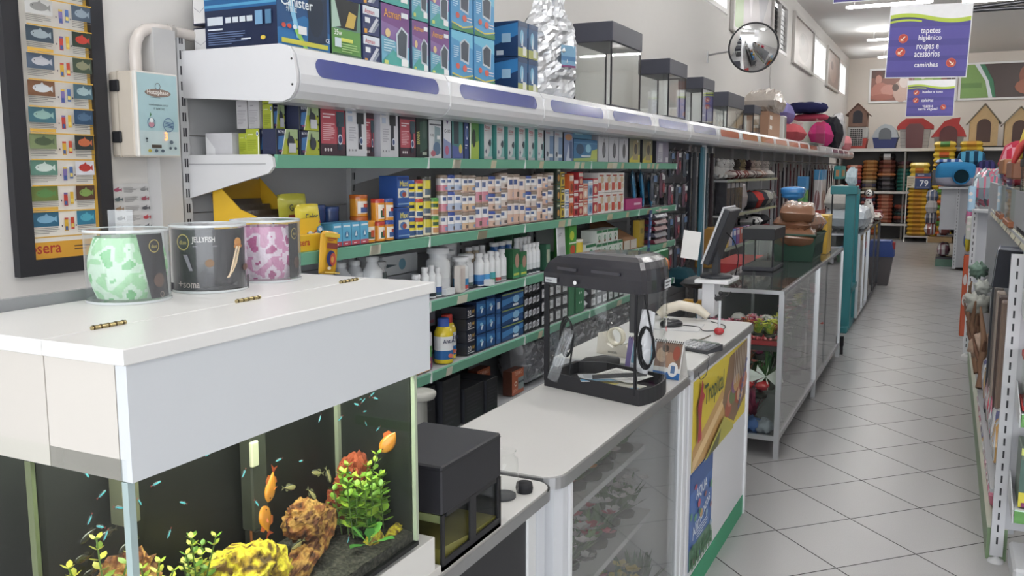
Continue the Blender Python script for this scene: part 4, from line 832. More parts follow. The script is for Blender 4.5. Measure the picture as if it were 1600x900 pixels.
SP = [('#2f3a30', '#4a6a4a', '#c88a3a'), ('#d8b83a', '#3a4a3a', '#6a5a3a'), ('#e2e2e4', '#5a7ab0', '#b0b8c8'), ('#d8602c', '#e8d8c8', '#8a3a1c'), ('#c23038', '#e6dcdc', '#7a1c24'), ('#b82c34', '#e2d4c4', '#e0b08a'), ('#e2b49a', '#c8543c', '#f0e4d8'), ('#8fb0d0', '#e2e8ee', '#4a6a9a'), ('#c4343a', '#efe2d8', '#e8c8a0')]
GS = 'small food boxes past the jar wall'
y = max(yend+.01, 4.6)
n = 0
for i in range(9):
    wd = .055+.006*i*.6
    c = SP[i]; hh = (.10, .09, .085, .13, .075, .09, .1, .11, .115)[i]; nn = (3, 3, 2, 2, 3, 3, 2, 2, 2)[i]
    for k in range(nn):
        shbox(Z2, y, y+wd, hh, .08, c[0], mk(*c), 'small %s food box, column %s past the jar wall, %s from the shelf' % (('dark green', 'mustard', 'white', 'orange', 'red', 'crimson', 'peach', 'pale blue', 'red and cream')[i], ORD[i], ORD[k]), grp=GS, zz=k*(hh+.001), name='food_box')
    y += wd+.006
WR = [('r', 0, 0, 1, 1, '#e0dcd8'), ('r', 0, .1, .5, .5, '#cf4a34'), ('e', .6, .65, .25, .18, '#cbb08a'), ('r', .15, .82, .8, .9, '#b8503c'), ('e', .72, .3, .18, .14, '#d8c2a0')]
j = 0
while y < 5.93:
    wd = .125; nn = 2
    for k in range(nn): shbox(Z2, y, y+wd, .135 if k == 0 else .13, .1, '#d8d4d0', WR, 'white and red bird food box, column %s, %s' % (ORD[j], ('lower', 'upper')[k]), grp='white and red food boxes', zz=k*.136, name='food_box')
    y += wd+.004; j += 1
shbox(Z2, 5.98, 6.35, .08, .14, '#a02868', [('r', 0, 0, 1, 1, '#b02c70'), ('r', .5, .4, .9, .6, '#e8c8d8')], 'magenta flat carton beside the blue bags', grp=None, name='magenta_carton')
shbox(Z2, 6.02, 6.5, .21, .02, '#c9c6c4', [('r', 0, 0, 1, 1, '#cbc8c6'), ('r', .3, .6, .6, .66, '#c07a7a')], 'pale grey card standing behind the magenta carton', x=-2.2, name='display_card')
for i in range(9):
    p = MB(); p.pillow(.22, .14, .03, ('#1f78a8', '#2a8abc', '#c9d4da')[i % 3], 'pouch', 8, 6, 5, .01, i, z0=False); p.xf(Matrix(((0, 0, 1, 0), (0, 1, 0, 0), (1, 0, 0, .11), (0, 0, 0, 1))))
    o = p.build('blue_pouch'); o.location = (-2.10-.02*(i % 3), 6.38+.07*i, Z2+.005+(.06 if i < 4 else 0)); o.rotation_euler = (.25, -.1, .3); tag(o, 'blue plastic pouch leaning at the far end of the second shelf, %s from the left' % ORD[i], 'pouch', 'blue pouches')

# ---- shelf 3 : bottles and conditioners
Z3 = SH[2]; GBt = 'water treatment bottles on the third green shelf'
_bm = {}
def bottle(x, y, z, r, h, capc, body, label, lab=None, neck=.4, grp=GBt, sx=1.0, caph=.02, name='bottle', pic=None, rz=None):
    key = (r, h, capc, body, str(lab), neck, str(pic), caph)
    if key not in _bm:
        H = h-caph; sh = H*.86; zs = [0, .012, sh*.2, sh*.45, sh*.75, sh*.92]
        prof = [(r*.94, 0), (r, .006)] + [(r, q) for q in zs[2:5]] + [(r*.96, sh*.93), (r*.72, sh), (r*neck, H-.004), (r*neck, H)]
        def cf(a, j):
            if lab and 2 <= j <= 4 or lab and j == 1:
                a = a-(2*PI if a > PI else 0); c = lab[min(j-1, len(lab)-1)]
                if abs(a+.5) < 1.9:
                    if pic and j in pic[1] and abs(a+.3) < pic[2]: return pic[0]
                    return c
            return body
        b = MB(); b.lathe(prof, None, 'gloss', 16, cf=cf); l = MB(); l.lathe([(r*neck*1.25, 0), (r*neck*1.25, caph*.9), (r*neck*1.1, caph), (0, caph)], capc, 'plastic', 14)
        _bm[key] = (mesh_of(b, name), mesh_of(l, 'cap'), H-.004)
    a, l, H = _bm[key]
    return inst(a, name, (x, y, z+.0005), label, 'bottle', grp, rz=R.uniform(-.3, .3) if rz is None else rz, parts=[('cap', l, (0, 0, H))])
W_ = '#dfe0e2'
for i in range(3): bottle(-2.2, 2.83+i*.095, Z3, .043, .20, W_, '#d2d4d8', 'plain white bottle with narrow cap, %s of three behind the hood' % ORD[i], neck=.42)
bottle(-2.14, 3.06, Z3, .042, .215, W_, W_, 'white bottle with a pale blue label, right of the plain white ones', ['#e4e6e8', '#8ac0d8', '#e4e6e8'], neck=.5)
bottle(-2.28, 3.0, Z3, .04, .235, W_, '#c2ccd4', 'taller grey white bottle at the back of the third shelf', neck=.45)
for i in range(2): bottle(-2.25, 3.17+i*.1, Z3, .032, .20-.03*i, W_, W_, 'white jar with a dark label at the back, %s' % ('left' if i == 0 else 'right'), ['#3a4048', '#e6e8ea', '#5a6a6a'], neck=.8)
def wjar(x, y, r, h, lab, label, pic=None, neck=.86): return bottle(x, y, Z3, r, h, W_, W_, label, lab, neck=neck, pic=pic, caph=.02)
wjar(-2.08, 3.14, .034, .105, ['#c8b8ba', '#e4e4e6', '#d8dadc'], 'squat white jar near the hood corner, left one')
wjar(-2.1, 3.215, .034, .10, ['#a8505a', '#e0e0e2', '#e0e0e2'], 'squat white jar near the hood corner, right one')
DIAG = [('r', 0, 0, 1, 1, '#dfe1e4'), ('p', [(0, 0), (.55, 0), (1, .75), (1, 0)], '#3c5a5c'), ('p', [(.0, .0), (.5, .0), (.0, .4)], '#4a7a6a'), ('t', 'Prime', .45, .8, .7, '#3a4250')]
rowD = [(3.30, .036, .125, 'diag'), (3.355, .02, .13, 'b'), (3.405, .02, .135, 'w'), (3.46, .024, .12, 'w')]
for i, (y, r, h, k) in enumerate([(3.285, .030, .12, 'w'), (3.345, .022, .145, 'b'), (3.40, .022, .15, 'w'), (3.452, .022, .135, 'b')]):
    bottle(XF-r-.01, y, Z3, r, h, W_, W_, 'slim white bottle with %s label at the front, %s of four' % ('a blue' if k == 'b' else 'a black and white', ORD[i]), ['#36627a' if k == 'b' else '#30383c', '#3a5aa0' if k == 'b' else '#e6e8ea', '#e6e8ea'], neck=.55, rz=0)
shbox(Z3, 3.475, 3.56, .03, .1, '#dfe2e4', [('r', 0, 0, 1, 1, '#e2e4e6')], 'low white tray holding bottles on the third shelf', name='white_tray')
bottle(-2.12, 3.56, Z3, .058, .215, W_, '#dddfe2', 'large white tub with a screw lid, biggest on the third shelf', ['#dcdfe2', '#d6d8dc', '#e0e2e4'], neck=.74, caph=.028, name='supplement_tub')
shbox(Z3, 3.32, 3.62, .09, .05, '#dfe3e6', [('r', 0, 0, 1, 1, '#dfe3e6'), ('e', .55, .5, .1, .3, '#7ab0c8'), ('p', [(.1, .4), (.4, .5), (.1, .6)], '#5a6a72')], 'long white carton resting at the back of the third shelf', x=-2.27, zz=.09, name='white_carton')
shbox(Z3, 3.30, 3.60, .088, .09, '#b9bdc2', [('r', 0, 0, 1, 1, '#b9bdc2')], 'grey carton below the long white carton at the back', x=-2.26, name='white_carton')
shbox(Z3, 3.585, 3.64, .125, .03, '#d8cfc8', [('r', 0, 0, 1, 1, '#dcd2cc'), ('r', .15, .1, .5, .9, '#c8b8b2'), ('r', .55, .1, .9, .9, '#d0c4bc')], 'pale beige slim carton in front of the large white tub', name='product_carton', x=-2.02)
wjar(-2.08, 3.70, .040, .16, ['#2f7ab8', '#2f86c4', '#e4e6e8'], 'white jar with a large blue picture, first of the row', ('#cf4a4a', (1,), .3))
wjar(-2.10, 3.79, .038, .165, ['#5a6a68', '#d6d9dc', '#e4e6e8'], 'white jar with a grey slanted label')
wjar(-2.18, 3.74, .04, .185, ['#c9ccd0', '#d6d9dc', '#e4e6e8'], 'white jar standing behind the blue pictured one')
jar(-2.24, 3.86, Z3+.21, .042, .115, '#e0e0e2', [(.2, '#dfe1e4'), (.8, '#4a80c0'), (1, '#e2e4e6')], 'white jar with a blue label stacked high at the back', grp=GBt, name='supplement_jar')
jar(-2.24, 3.86, Z3, .046, .205, '#e0e0e2', [(1, '#d4d6da')], 'tall white tub underneath the high blue labelled jar', grp=GBt, name='supplement_jar')
for i, (c1, c2) in enumerate((('#2a5a9a', '#3f8ad0'), ('#2a6ab0', '#3f9ad8'), ('#2c8a5a', '#3fa0a8'), ('#c04a4a', '#e2e4e6'), ('#8a8f92', '#e2e4e6'))):
    y = 3.86+i*.062; bottle(XF-.035, y, Z3, .027, .165-.008*(i % 2), W_, W_, 'white bottle with %s label, %s of the middle row' % (('deep blue', 'bright blue', 'green', 'red', 'grey')[i], ORD[i]), [c1, c2, '#e6e8ea'], neck=.55, rz=0)
shbox(Z3, 3.86, 3.92, .03, .05, '#e0e2e4', [('r', 0, 0, 1, 1, '#e4e6e8')], 'tiny white carton at the shelf edge below the blue bottles', x=-2.008, name='white_carton')
for i in range(3): bottle(-2.16, 3.93+i*.07, Z3, .03, .185, W_, '#b8a890' if i < 2 else W_, 'beige bottle in the second rank, %s' % ORD[i], neck=.5)
grn = [('r', 0, 0, 1, 1, '#2c6a40'), ('r', 0, 0, 1, .5, '#3a8a5a'), ('e', .6, .6, .3, .25, '#b88a7a'), ('r', .1, .1, .9, .18, '#c8c84a')]
for i in range(2): shbox(Z3, 4.17+i*.09, 4.255+i*.09, .155-.02*i, .08, '#205a34', grn, 'green picture carton on the third shelf, %s' % ('left' if i == 0 else 'right'), grp=None)
for i in range(3): bottle(-2.15, 4.19+i*.08, Z3, .035, .19, W_, '#2a62a8', 'blue shouldered bottle with a white cap, %s of three' % ORD[i], neck=.6)
tub = ['#2f3a40', '#d2d6da', '#e4e6ea']
k = 0
for r_ in range(2):
    for i in range(4):
        bottle(XF-.03-r_*.06, 4.385+i*.05+r_*.02, Z3, .022, .17+r_*.03, W_, W_, 'slim white and black bottle, %s row, %s from the left' % (('front', 'back')[r_], ORD[i]), tub, neck=.6, rz=0)
shbox(Z3, 4.60, 4.66, .15, .08, '#2c5a44', [('r', 0, 0, 1, 1, '#356a50'), ('r', .15, .3, .85, .8, '#b0b6a0')], 'dark green slim carton next to the slim bottles')
for i in range(3): shbox(Z3, 4.50+i*.1, 4.595+i*.1, .2, .07, '#3a6a52', [('r', 0, 0, 1, 1, '#416f58'), ('r', .1, .6, .9, .85, '#c9d0c4')], 'green and white carton at the back of the third shelf, %s' % ORD[i], x=-2.24, grp='back rank cartons of the third shelf')
e = MB(); e.box(-.003, .003, -.09, .09, 0, .245, '#d9dade', 'print'); A = Art(e, (.003, -.09, 0), (0, .18, 0), (0, 0, .245)); A.lines(.25, .6, .76, .84, 2, '#8a8a98'); A.ring(.18, .78, .05, .015, '#5a5a66')
for q in range(4): A.r(.2+q*.17, .05, .3+q*.17, .5, '#b9bbc2'); A.p([(.2+q*.17, .05), (.3+q*.17, .05), (.3+q*.17, .2), (.25+q*.17, .28), (.2+q*.17, .2)], '#26262c')
o = e.build('test_strip_card'); o.location = (-2.01, 4.79, Z3+.001); o.rotation_euler = (0, -.05, .15); tag(o, 'white card with four dark tipped tools leaning on the third shelf', 'card')
bb = [('r', 0, 0, 1, 1, '#46a03a'), ('e', .4, .7, .3, .12, '#c8d83a'), ('e', .5, .35, .35, .12, '#c84a2c'), ('r', 0, .12, 1, .2, '#e2e23a'), ('r', 0, .5, 1, .54, '#dfe8d8')]
shbox(Z3, 4.94, 5.06, .25, .1, '#3a8a34', bb, 'bright green carton on the third shelf beside the strip card')
GW2 = [('r', 0, 0, 1, 1, '#d8ddd8'), ('r', 0, .8, 1, 1, '#2a7a4a'), ('e', .5, .45, .2, .2, '#3a8a5a'), ('e', .5, .2, .2, .1, '#7a4a30'), ('e', .5, .45, .11, .11, '#cfe0cf')]
yq = [('r', 0, 0, 1, 1, '#e2c43a'), ('e', .5, .2, .45, .15, '#d0332c')]
jar(-2.08, 5.16, Z3, .05, .14, '#e0d8c4', [(.3, '#c8342c'), (1, '#e2c43a')], 'yellow and red jar in front of the green and white cartons', grp=None)
shbox(Z3, 5.22, 5.40, .10, .12, '#cfd4cf', GW2, 'green and white carton, lower front one after the yellow jar', grp='green and white cartons', name='test_kit_box')
shbox(Z3, 5.10, 5.42, .17, .12, '#cfd4cf', GW2, 'large green and white carton at the back above the yellow jar', x=-2.2, zz=.06, name='test_kit_box')
shbox(Z3, 5.10, 5.42, .059, .12, '#3a7a50', GW2, 'flat green carton under the large green and white one', x=-2.2, name='test_kit_box')
for c in range(5):
    for k in range(2 if c < 4 else 1): shbox(Z3, 5.41+c*.105, 5.51+c*.105, .088, .11, '#cfd6cf', GW2, 'small green and white test kit box, %s column, %s' % (ORD[c], ('bottom', 'top')[k]), grp='green and white cartons', zz=k*.0885+(0), name='test_kit_box')
for c in range(4): shbox(Z3, 5.45+c*.11, 5.55+c*.11, .10, .1, '#1f6a42', [('r', 0, 0, 1, 1, '#2a7a4e'), ('r', .1, .2, .8, .7, '#dfe6df')], 'dark green box on the back stack of the third shelf, %s' % ORD[c], x=-2.18, grp='back rank boxes of the third shelf', zz=.0)
cb = MB(); cb.prism([(-.16, 0), (.1, 0), (.1, .07), (-.16, .2)], -.14, .14, 'y', '#8a6446', 'card'); cb.face([(.101, -.14, .005), (.101, .14, .005), (.101, .14, .07), (.101, -.14, .07)], '#c9c0b4', 'print'); cb.face([(.102, -.02, .005), (.102, .0, .005), (.102, .0, .07), (.102, -.02, .07)], '#8a6446', 'card')
o = cb.build('cardboard_dispenser'); o.location = (-2.13, 6.1, Z3); tag(o, 'brown cardboard dispenser with a sloping top near the far end of the third shelf', 'box')
shbox(Z3, 6.3, 6.42, .2, .05, '#b89a2c', [('r', 0, 0, 1, 1, '#b89a34'), ('r', .2, .5, .8, .7, '#7a6a2c')], 'mustard yellow narrow carton at the end of the third shelf', name='product_carton')

# ---- shelf 4 : boxes
Z4 = SH[3]
def poolbottle(y, x, capc, bodyc, txt, label):
    r, h = .045, .205
    e = thing('treatment_bottle', label, 'bottle', (x, y, Z4+.0005)); b = MB()
    def cf(a, j):
        if j in (2, 3, 4): return ('#2a6ab0', '#e6e6e8', '#e6e6e8')[j-2]
        return bodyc
    b.lathe([(r*.95, 0), (r, .01), (r, .018), (r, .06), (r, .09), (r, .125), (r*.98, .14), (r*.7, .165), (r*.5, .17)], None, 'gloss', 24, cf=cf)
    A = Art(b, (r+.0015, -.04, .09), (0, .08, 0), (0, 0, .03), lift=.0005); M_ = Matrix.Rotation(-.45, 4, 'Z'); n0 = len(b.v); A.t(txt, .5, .5, .85, '#27315a'); b.xf(M_, n0)
    n0 = len(b.v); A2 = Art(b, (r+.0015, -.03, .02), (0, .06, 0), (0, 0, .04), lift=.0005); A2.p([(.4, .3), (.9, .6), (.8, .1)], '#d89a8a'); A2.e(.6, .4, .2, .25, '#e0705a'); b.xf(M_, n0)
    b.build('bottle_body', e); c = MB(); c.lathe([(r*.6, 0), (r*.6, .035), (r*.55, .038), (0, .038)], capc, 'plastic', 20); o = c.build('cap', e); o.location = (0, 0, .168)
poolbottle(3.50, -2.06, '#2f55b0', '#e2c61c', 'AntiAl', 'yellow bottle with a blue cap and white AntiAl label')
poolbottle(3.60, -2.10, '#c8342c', '#e2c61c', 'Crist', 'yellow bottle with a red cap behind the blue capped one')
b = MB(); b.lathe([(.032, 0), (.032, .05), (.032, .1), (.032, .15), (.03, .16), (.018, .165), (.018, .185)], None, 'gloss', 16, cf=lambda a, j: ('#8a3a5a', '#4a8a3a', '#c9c4cc', '#d2cfd6', '#c9c4cc', '#3a4a9a')[j]); o = b.build('treatment_bottle'); o.location = (-2.08, 3.37, Z4); tag(o, 'multicoloured bottle partly hidden by the tank hood edge', 'bottle')
l = MB(); l.lathe([(.02, 0), (.02, .03), (0, .03)], '#c8402c', 'plastic', 12); q = l.build('cap', o); q.location = (0, 0, .185)
for i, c in enumerate(('#7a4a3a', '#3a3a8a')): shbox(Z4, 3.20+i*.07, 3.265+i*.07, .045, .08, c, mk(c, '#d8a04a', '#c8c0d0'), '%s small box low beside the tank hood' % ('brown' if i == 0 else 'indigo'), name='small_box')
d20 = [('r', 0, 0, 1, 1, '#1b2236'), ('t', '20', .32, .5, .4, '#e2dfe0'), ('t', 'W', .75, .55, .3, '#e0b04a'), ('r', .1, .12, .85, .2, '#c9c9cc')]
for k in range(4): shbox(Z4, 3.665, 3.755, .058, .14, '#171d30', d20, 'black box with white figures, left column of shelf four, %s from the bottom' % ORD[k], dk, 'black boxes with figures', zz=k*.0585, name='heater_box')
shbox(Z4, 3.55, 3.66, .07, .12, '#8a8a98', [('r', 0, 0, 1, 1, '#9a9aa8'), ('r', .05, .2, .9, .4, '#c06a7a')], 'pale carton behind the yellow bottles', x=-2.2, zz=.14, name='product_carton')
shbox(Z4, 3.50, 3.66, .14, .12, '#26262e', [('r', 0, 0, 1, 1, '#26262e')], 'dark carton underneath the pale carton behind the yellow bottles', x=-2.2, name='product_carton')
bx = [('r', 0, 0, 1, 1, '#22528f'), ('p', [(0, .3), (.5, .6), (1, .5), (1, .75), (0, .9)], '#2f74b4'), ('p', [(.55, .2), (.75, .5), (.6, .6), (.45, .35)], '#dfe6ee'), ('e', .5, .6, .15, .1, '#8ac4e0'), ('r', 0, 0, 1, .06, '#162c54')]
bxe = [('r', 0, 0, 1, 1, '#1a2c50')]
for c in range(2):
    for k in range(3): shbox(Z4, 3.765+c*.102, 3.863+c*.102, .082, .14, '#1d4278', bx, 'blue lamp box, block beside the black figures, %s column, %s from the bottom' % (('left', 'right')[c], ORD[k]), bxe, 'blue boxes on the fourth shelf', zz=k*.0825, name='blue_box')
shbox(Z4, 3.87, 3.965, .08, .14, '#1d4278', bx, 'blue lamp box alone on top of the right column', bxe, 'blue boxes on the fourth shelf', zz=.248, name='blue_box')
shbox(Z4, 3.60, 3.86, .075, .12, '#20242c', [('r', 0, 0, 1, 1, '#20242c')], 'dark carton carrying an olive label above the blue boxes', [('r', .0, 0, 1, 1, '#23262e'), ('r', .12, .15, .92, .85, '#6a7a2c')], zz=.2505, name='product_carton', x=-2.06)
for k in range(3): shbox(Z4, 3.975, 4.03, .078, .14, '#214a84', [('r', 0, 0, 1, 1, '#2a5a98'), ('r', .2, .3, .8, .75, '#cfd6de' if k == 2 else '#3f78b4')], 'narrow blue box to the right of the block, %s from the bottom' % ORD[k], bxe, 'blue boxes on the fourth shelf', zz=k*.0785, name='blue_box')
bx2 = [('r', 0, 0, 1, 1, '#234a80'), ('p', [(0, .2), (1, .5), (1, .8), (0, .6)], '#3f80c0'), ('e', .65, .5, .15, .25, '#8ac0e4'), ('r', .5, .05, .75, .2, '#e2e4e6'), ('r', .0, .88, 1, .96, '#8a9a4a')]
for k in range(3): shbox(Z4, 4.04, 4.30, .083, .14, '#1d3a68', bx2, 'wide blue equipment box, %s from the bottom' % ORD[k], bxe, 'blue boxes on the fourth shelf', zz=k*.0835, name='blue_box')
bwx = [('r', 0, 0, 1, 1, '#17181e'), ('r', .15, .15, .85, .8, '#d6d7dc'), ('t', '25 g', .5, .5, .4, '#34343c'), ('r', .15, .86, .85, .92, '#5a5c66')]
for c in range(4):
    for k in range(4): shbox(Z4, 4.31+c*.052, 4.36+c*.052, .068, .1, '#17181e', [('r', 0, 0, 1, 1, '#191a20'), ('p', [(.1, .2), (.9, .3), (.9, .8), (.1, .7)], '#c9cbd2'), ('lines', .2, .8, .35, .65, 3, '#3a3a48', 3)], 'slim black box with a white label, column %s, %s from the bottom' % (ORD[c], ORD[k]), dk, 'slim black and white boxes on the fourth shelf', zz=k*.0685, name='filter_media_box')
for c in range(2):
    for k in range(4): shbox(Z4, 4.53+c*.098, 4.623+c*.098, .076, .1, '#17181e', bwx, 'square black box with white label, %s column, %s from the bottom' % (('left', 'right')[c], ORD[k]), dk, 'square black and white boxes on the fourth shelf', zz=k*.0765, name='filter_media_box')
for c in range(2):
    for k in range(4): shbox(Z4, 4.735+c*.10, 4.832+c*.10, .076, .1, '#17181e', bwx, 'black and white box seen behind the black framed tank, %s column, %s from the bottom' % (('left', 'right')[c], ORD[k]), dk, 'square black and white boxes on the fourth shelf', zz=k*.0765, name='filter_media_box')
gb = [('r', 0, 0, 1, 1, '#1f7a4a'), ('e', .4, .75, .06, .03, '#e6efe8'), ('e', .6, .75, .06, .03, '#e6efe8'), ('e', .4, .5, .06, .03, '#e6efe8'), ('e', .6, .5, .06, .03, '#e6efe8'), ('e', .4, .25, .06, .03, '#e6efe8'), ('e', .6, .25, .06, .03, '#e6efe8')]
shbox(Z4, 4.95, 5.03, .24, .1, '#1a6a40', [('r', 0, 0, 1, 1, '#1f7a4a')], 'plain green carton behind the black framed tank', name='product_carton')
shbox(Z4, 5.06, 5.20, .25, .1, '#1a6a40', gb, 'green carton with six white dots behind the black framed tank', name='product_carton')
for k in range(4):
    p = MB(); p.pillow(.1, .12, .06, '#b9bcc2', 'pouch', 8, 6, 3, .02, k); o = p.build('small_pouch'); o.location = (-2.09, 5.24+.01*k, Z4+k*.061); tag(o, 'small silvery pouch beside the dotted green carton, %s from the bottom' % ORD[k], 'pouch', 'silvery pouches')
for c in range(6):
    for k in range(3): shbox(Z4, 5.31+c*.11, 5.415+c*.11, .075, .1, '#1b1c22', bwx, 'distant black and white box, column %s towards the far end, %s from the bottom' % (ORD[c], ORD[k]), dk, 'far black and white boxes on the fourth shelf', zz=k*.0755, name='filter_media_box')

# ---- bottom shelf : black cartons, orange cartons, grey bags
Z5 = SH[4]
kb = [('r', 0, 0, 1, 1, '#191a1e'), ('lines', .1, .9, .1, .8, 7, '#2c2d33', 4)]
for i, (y0, y1, d, h, x) in enumerate(((2.75, 3.10, .3, .30, -2.05), (3.12, 3.42, .2, .24, -2.06), (3.45, 3.62, .22, .25, -2.04), (3.64, 3.84, .2, .17, -2.03), (3.85, 3.97, .2, .17, -2.02), (3.45, 3.75, .14, .28, -2.26), (3.80, 4.1, .14, .26, -2.26))):
    shbox(Z5, y0, y1, h, d, '#1a1b20', kb, 'black carton on the bottom shelf, %s' % ('far left, mostly hidden by the tank', 'second from the left', 'third from the left, with a lit top', 'fourth from the left', 'fifth, smallest of the front row', 'back row left', 'back row right')[i], dk, 'black cartons on the bottom shelf', x=x, name='black_carton')
oc = [('r', 0, 0, 1, 1, '#b85a34'), ('t', 'TERMO', .55, .86, .7, '#e8b8a0'), ('r', .5, .15, 1, .65, '#8a9a9c'), ('e', .3, .45, .12, .1, '#e8d2c4'), ('e', .3, .45, .06, .05, '#b85a34'), ('lines', .08, .45, .1, .25, 3, '#e0a890', 2), ('r', .5, .42, 1, .5, '#4a5a60')]
shbox(Z5, 4.05, 4.2, .16, .06, '#7a3a24', oc, 'orange heater carton set back in the shade of the bottom shelf', x=-2.18, name='heater_carton')
shbox(Z5, 4.21, 4.36, .135, .055, '#6a3a2c', oc, 'bright orange heater carton at the front of the bottom shelf', [('r', 0, 0, 1, 1, '#5a3428')], x=-2.055, name='heater_carton')
# big crumpled plastic bags bulging out between shelf four and the bottom shelf
for i in range(6):
    p = MB(); W_, H_ = .42, .29
    p.pillow(H_, W_, .22, ('#85868c', '#74757b', '#8d8e94')[i % 3], 'pouch', 16, 22, 5, .085, i*3, z0=False, sm=False, fq=7); p.xf(Matrix(((0, 0, 1, 0), (0, 1, 0, 0), (1, 0, 0, H_/2), (0, 0, 0, 1))))
    o = p.build('crumpled_plastic_bag'); o.location = (-2.14, 4.60+.36*i, Z5+.003); o.rotation_euler = (0, -.08, .05*(i % 2)); tag(o, 'crumpled grey plastic bag filling the bottom shelf, %s' % ('nearest', 'second', 'third', 'fourth', 'fifth', 'farthest')[i], 'bag', 'crumpled bags on the bottom shelf')
    c = MB(); c.pillow(H_*.98, W_*.98, .235, '#fff', 'greyfilm', 12, 14, 5, .07, i*3+1, z0=False, fq=6); c.xf(Matrix(((0, 0, 1, 0), (0, 1, 0, 0), (1, 0, 0, H_/2+.004), (0, 0, 0, 1)))); c.build('clear_wrapping', o)
# ================================================================ near wall: framed chart, control box, conduit, sheet
e = thing('fish_health_poster', 'black framed poster with rows of fish photos and a yellow footer on the near wall', 'poster', (XW, 1.838, 1.29))
f = MB()
for q in ((-.168, -.116, 0, 1.0), (.120, .168, 0, 1.0), (-.116, .120, 0, .046), (-.116, .120, .954, 1.0)): f.box(.001, .028, *q, '#2b2b30', 'paint')
f.build('frame', e)
p = MB(); p.box(.001, .012, -.116, .120, .046, .954, '#ece6dc', 'print'); A = Art(p, (.012, -.116, .046), (0, .236, 0), (0, 0, .908), lift=.0002)
A.r(.95, .05, 1, 1, '#d9a83a'); A.r(0, 0, 1, .055, '#dfa02c'); A.t('sera', .24, .03, .34, '#b8322a'); A.p([(.03, .02), (.07, .03), (.03, .045)], '#b8322a'); A.lines(.6, .9, .02, .04, 2, '#6a4a2a')
PC = [('#2f6a8a', '#7ab0d0'), ('#6a7a3a', '#5a8a4a'), ('#5a8878', '#c8d8d0'), ('#7a8a5c', '#4a5a40'), ('#3a6a78', '#8ab0a8'), ('#7a5034', '#c8ccd0'), ('#4a5a70', '#b8b8c0'), ('#3a4a58', '#9aa8b0'), ('#c9c8c6', '#8a8a88'), ('#86b4c4', '#c88a2c'), ('#6a7a88', '#b8c4cc')]
PD = [('#2a7a9a', '#4aa8c0'), ('#5a3a2c', '#7a9a4a'), ('#d8d8e0', '#c0342c'), ('#2c3434', '#c8643a'), ('#2a4a6a', '#4a6a8a'), ('#3f5f6c', '#9ab4b8'), ('#3a4a38', '#8a8a6a'), ('#2c3c30', '#c83a2c'), ('#4a5a6c', '#8a9aa8'), ('#7a3f3a', '#8a8c90'), ('#58585c', '#a8a8ac')]
for k in range(11):
    y = .075+k*.084
    for (x0, x1, cs, sd) in ((.03, .40, PC[k], 1), (.66, .94, PD[k], 2)):
        A.r(x0, y+.03, x1, y+.078, cs[0]); cx, cy = (x0+x1)/2, y+.054; w_ = (x1-x0)*.33
        A.e(cx, cy, w_, .013, cs[1]); A.p([(cx+w_*.8, cy), (cx+w_*1.25, cy+.011), (cx+w_*1.25, cy-.011)], cs[1]); A.e(cx-w_*.7, cy+.002, w_*.06, .0018, '#222222'); A.p([(cx-w_*.2, cy+.011), (cx+w_*.3, cy+.011), (cx+w_*.1, cy+.02)], cs[1])
        A.lines(x0, x1, y+.006, y+.028, 4, '#6a6864', k+sd, .3)
    A.r(.03, y-.006, .94, y-.002, '#dca838'); 
    if k % 3 == 1: A.r(.03, y+.0, .38, y+.010, '#dca838')
    A.r(.47, y+.012, .525, y+.05, ('#d8a82c', '#c0382c', '#7a6aa8')[k % 3]); A.r(.48, y+.015, .515, y+.028, '#3a5a9a'); A.r(.47, y+.05, .525, y+.056, ('#c84a3c', '#6a5a9a', '#d8b03a')[k % 3])
    A.r(.56, y+.018, .61, y+.058, ('#c8452c', '#d9a828', '#4a6aa8')[k % 3]); A.r(.565, y+.024, .605, y+.036, '#e2c85a')
    A.e(.43, y+.03, .008, .003, '#3a2a3a'); A.e(.635, y+.03, .008, .003, '#3a2a3a')
p.build('poster_sheet', e)

e = thing('control_box', 'beige wall control box with a light blue keypad front and red digit', 'control box', (XW, 2.118, 1.64))
b = MB(); b.box(.001, .105, -.085, .085, 0, .268, '#cfc4b4', 'plastic', r=.006); b.box(.04, .044, -.0865, .0865, -.001, .269, '#b5aa9a', 'plastic'); b.build('housing', e)
d = MB(); d.box(.105, .122, -.087, .087, .0, .268, '#ddd9d2', 'plastic', r=.004); A = Art(d, (.122, -.080, .006), (0, .160, 0), (0, 0, .256), lift=.0003)
A.r(0, 0, 1, 1, '#a8cad0'); A.r(0, 0, 1, .3, '#bfd2d4'); A.e(.5, .77, .33, .05, '#8a7466', 24); A.t('Hotophase', .5, .77, .54, '#ece6e0'); A.ring(.5, .85, .07, .014, '#6a6a70'); A.lines(.3, .72, .705, .72, 1, '#6a7478'); A.t('www.hotophase.com.br', .5, .62, .5, '#5a666c'); A.t('19 36042345', .5, .575, .28, '#5a666c')
A.ring(.29, .40, .1, .012, '#4a6a90'); A.e(.29, .38, .07, .035, '#c88a9a'); A.p([(.25, .46), (.3, .5), (.27, .53)], '#4a8a5a'); A.e(.29, .43, .05, .03, '#e6eef0')
A.ring(.72, .38, .14, .014, '#4a6a98'); 
for q in range(4): A.p([(.62, .36+q*.018), (.82, .34+q*.018), (.84, .35+q*.018), (.62, .367+q*.018)], '#4a6a98')
A.e(.14, .2, .03, .014, '#3a4a50'); A.e(.14, .17, .025, .012, '#6a7a80'); A.r(.25, .09, .5, .13, '#4a4036')
for q, c in enumerate(('#b8a83a', '#4a5a68', '#4a5a68')): A.e(.2+q*.16, .055, .045, .02, c)
for q in range(2): A.e(.72+q*.13, .09, .035, .018, '#4a5a68')
A.e(.75, .165, .05, .025, '#5a6a78')
d.build('keypad_front', e)
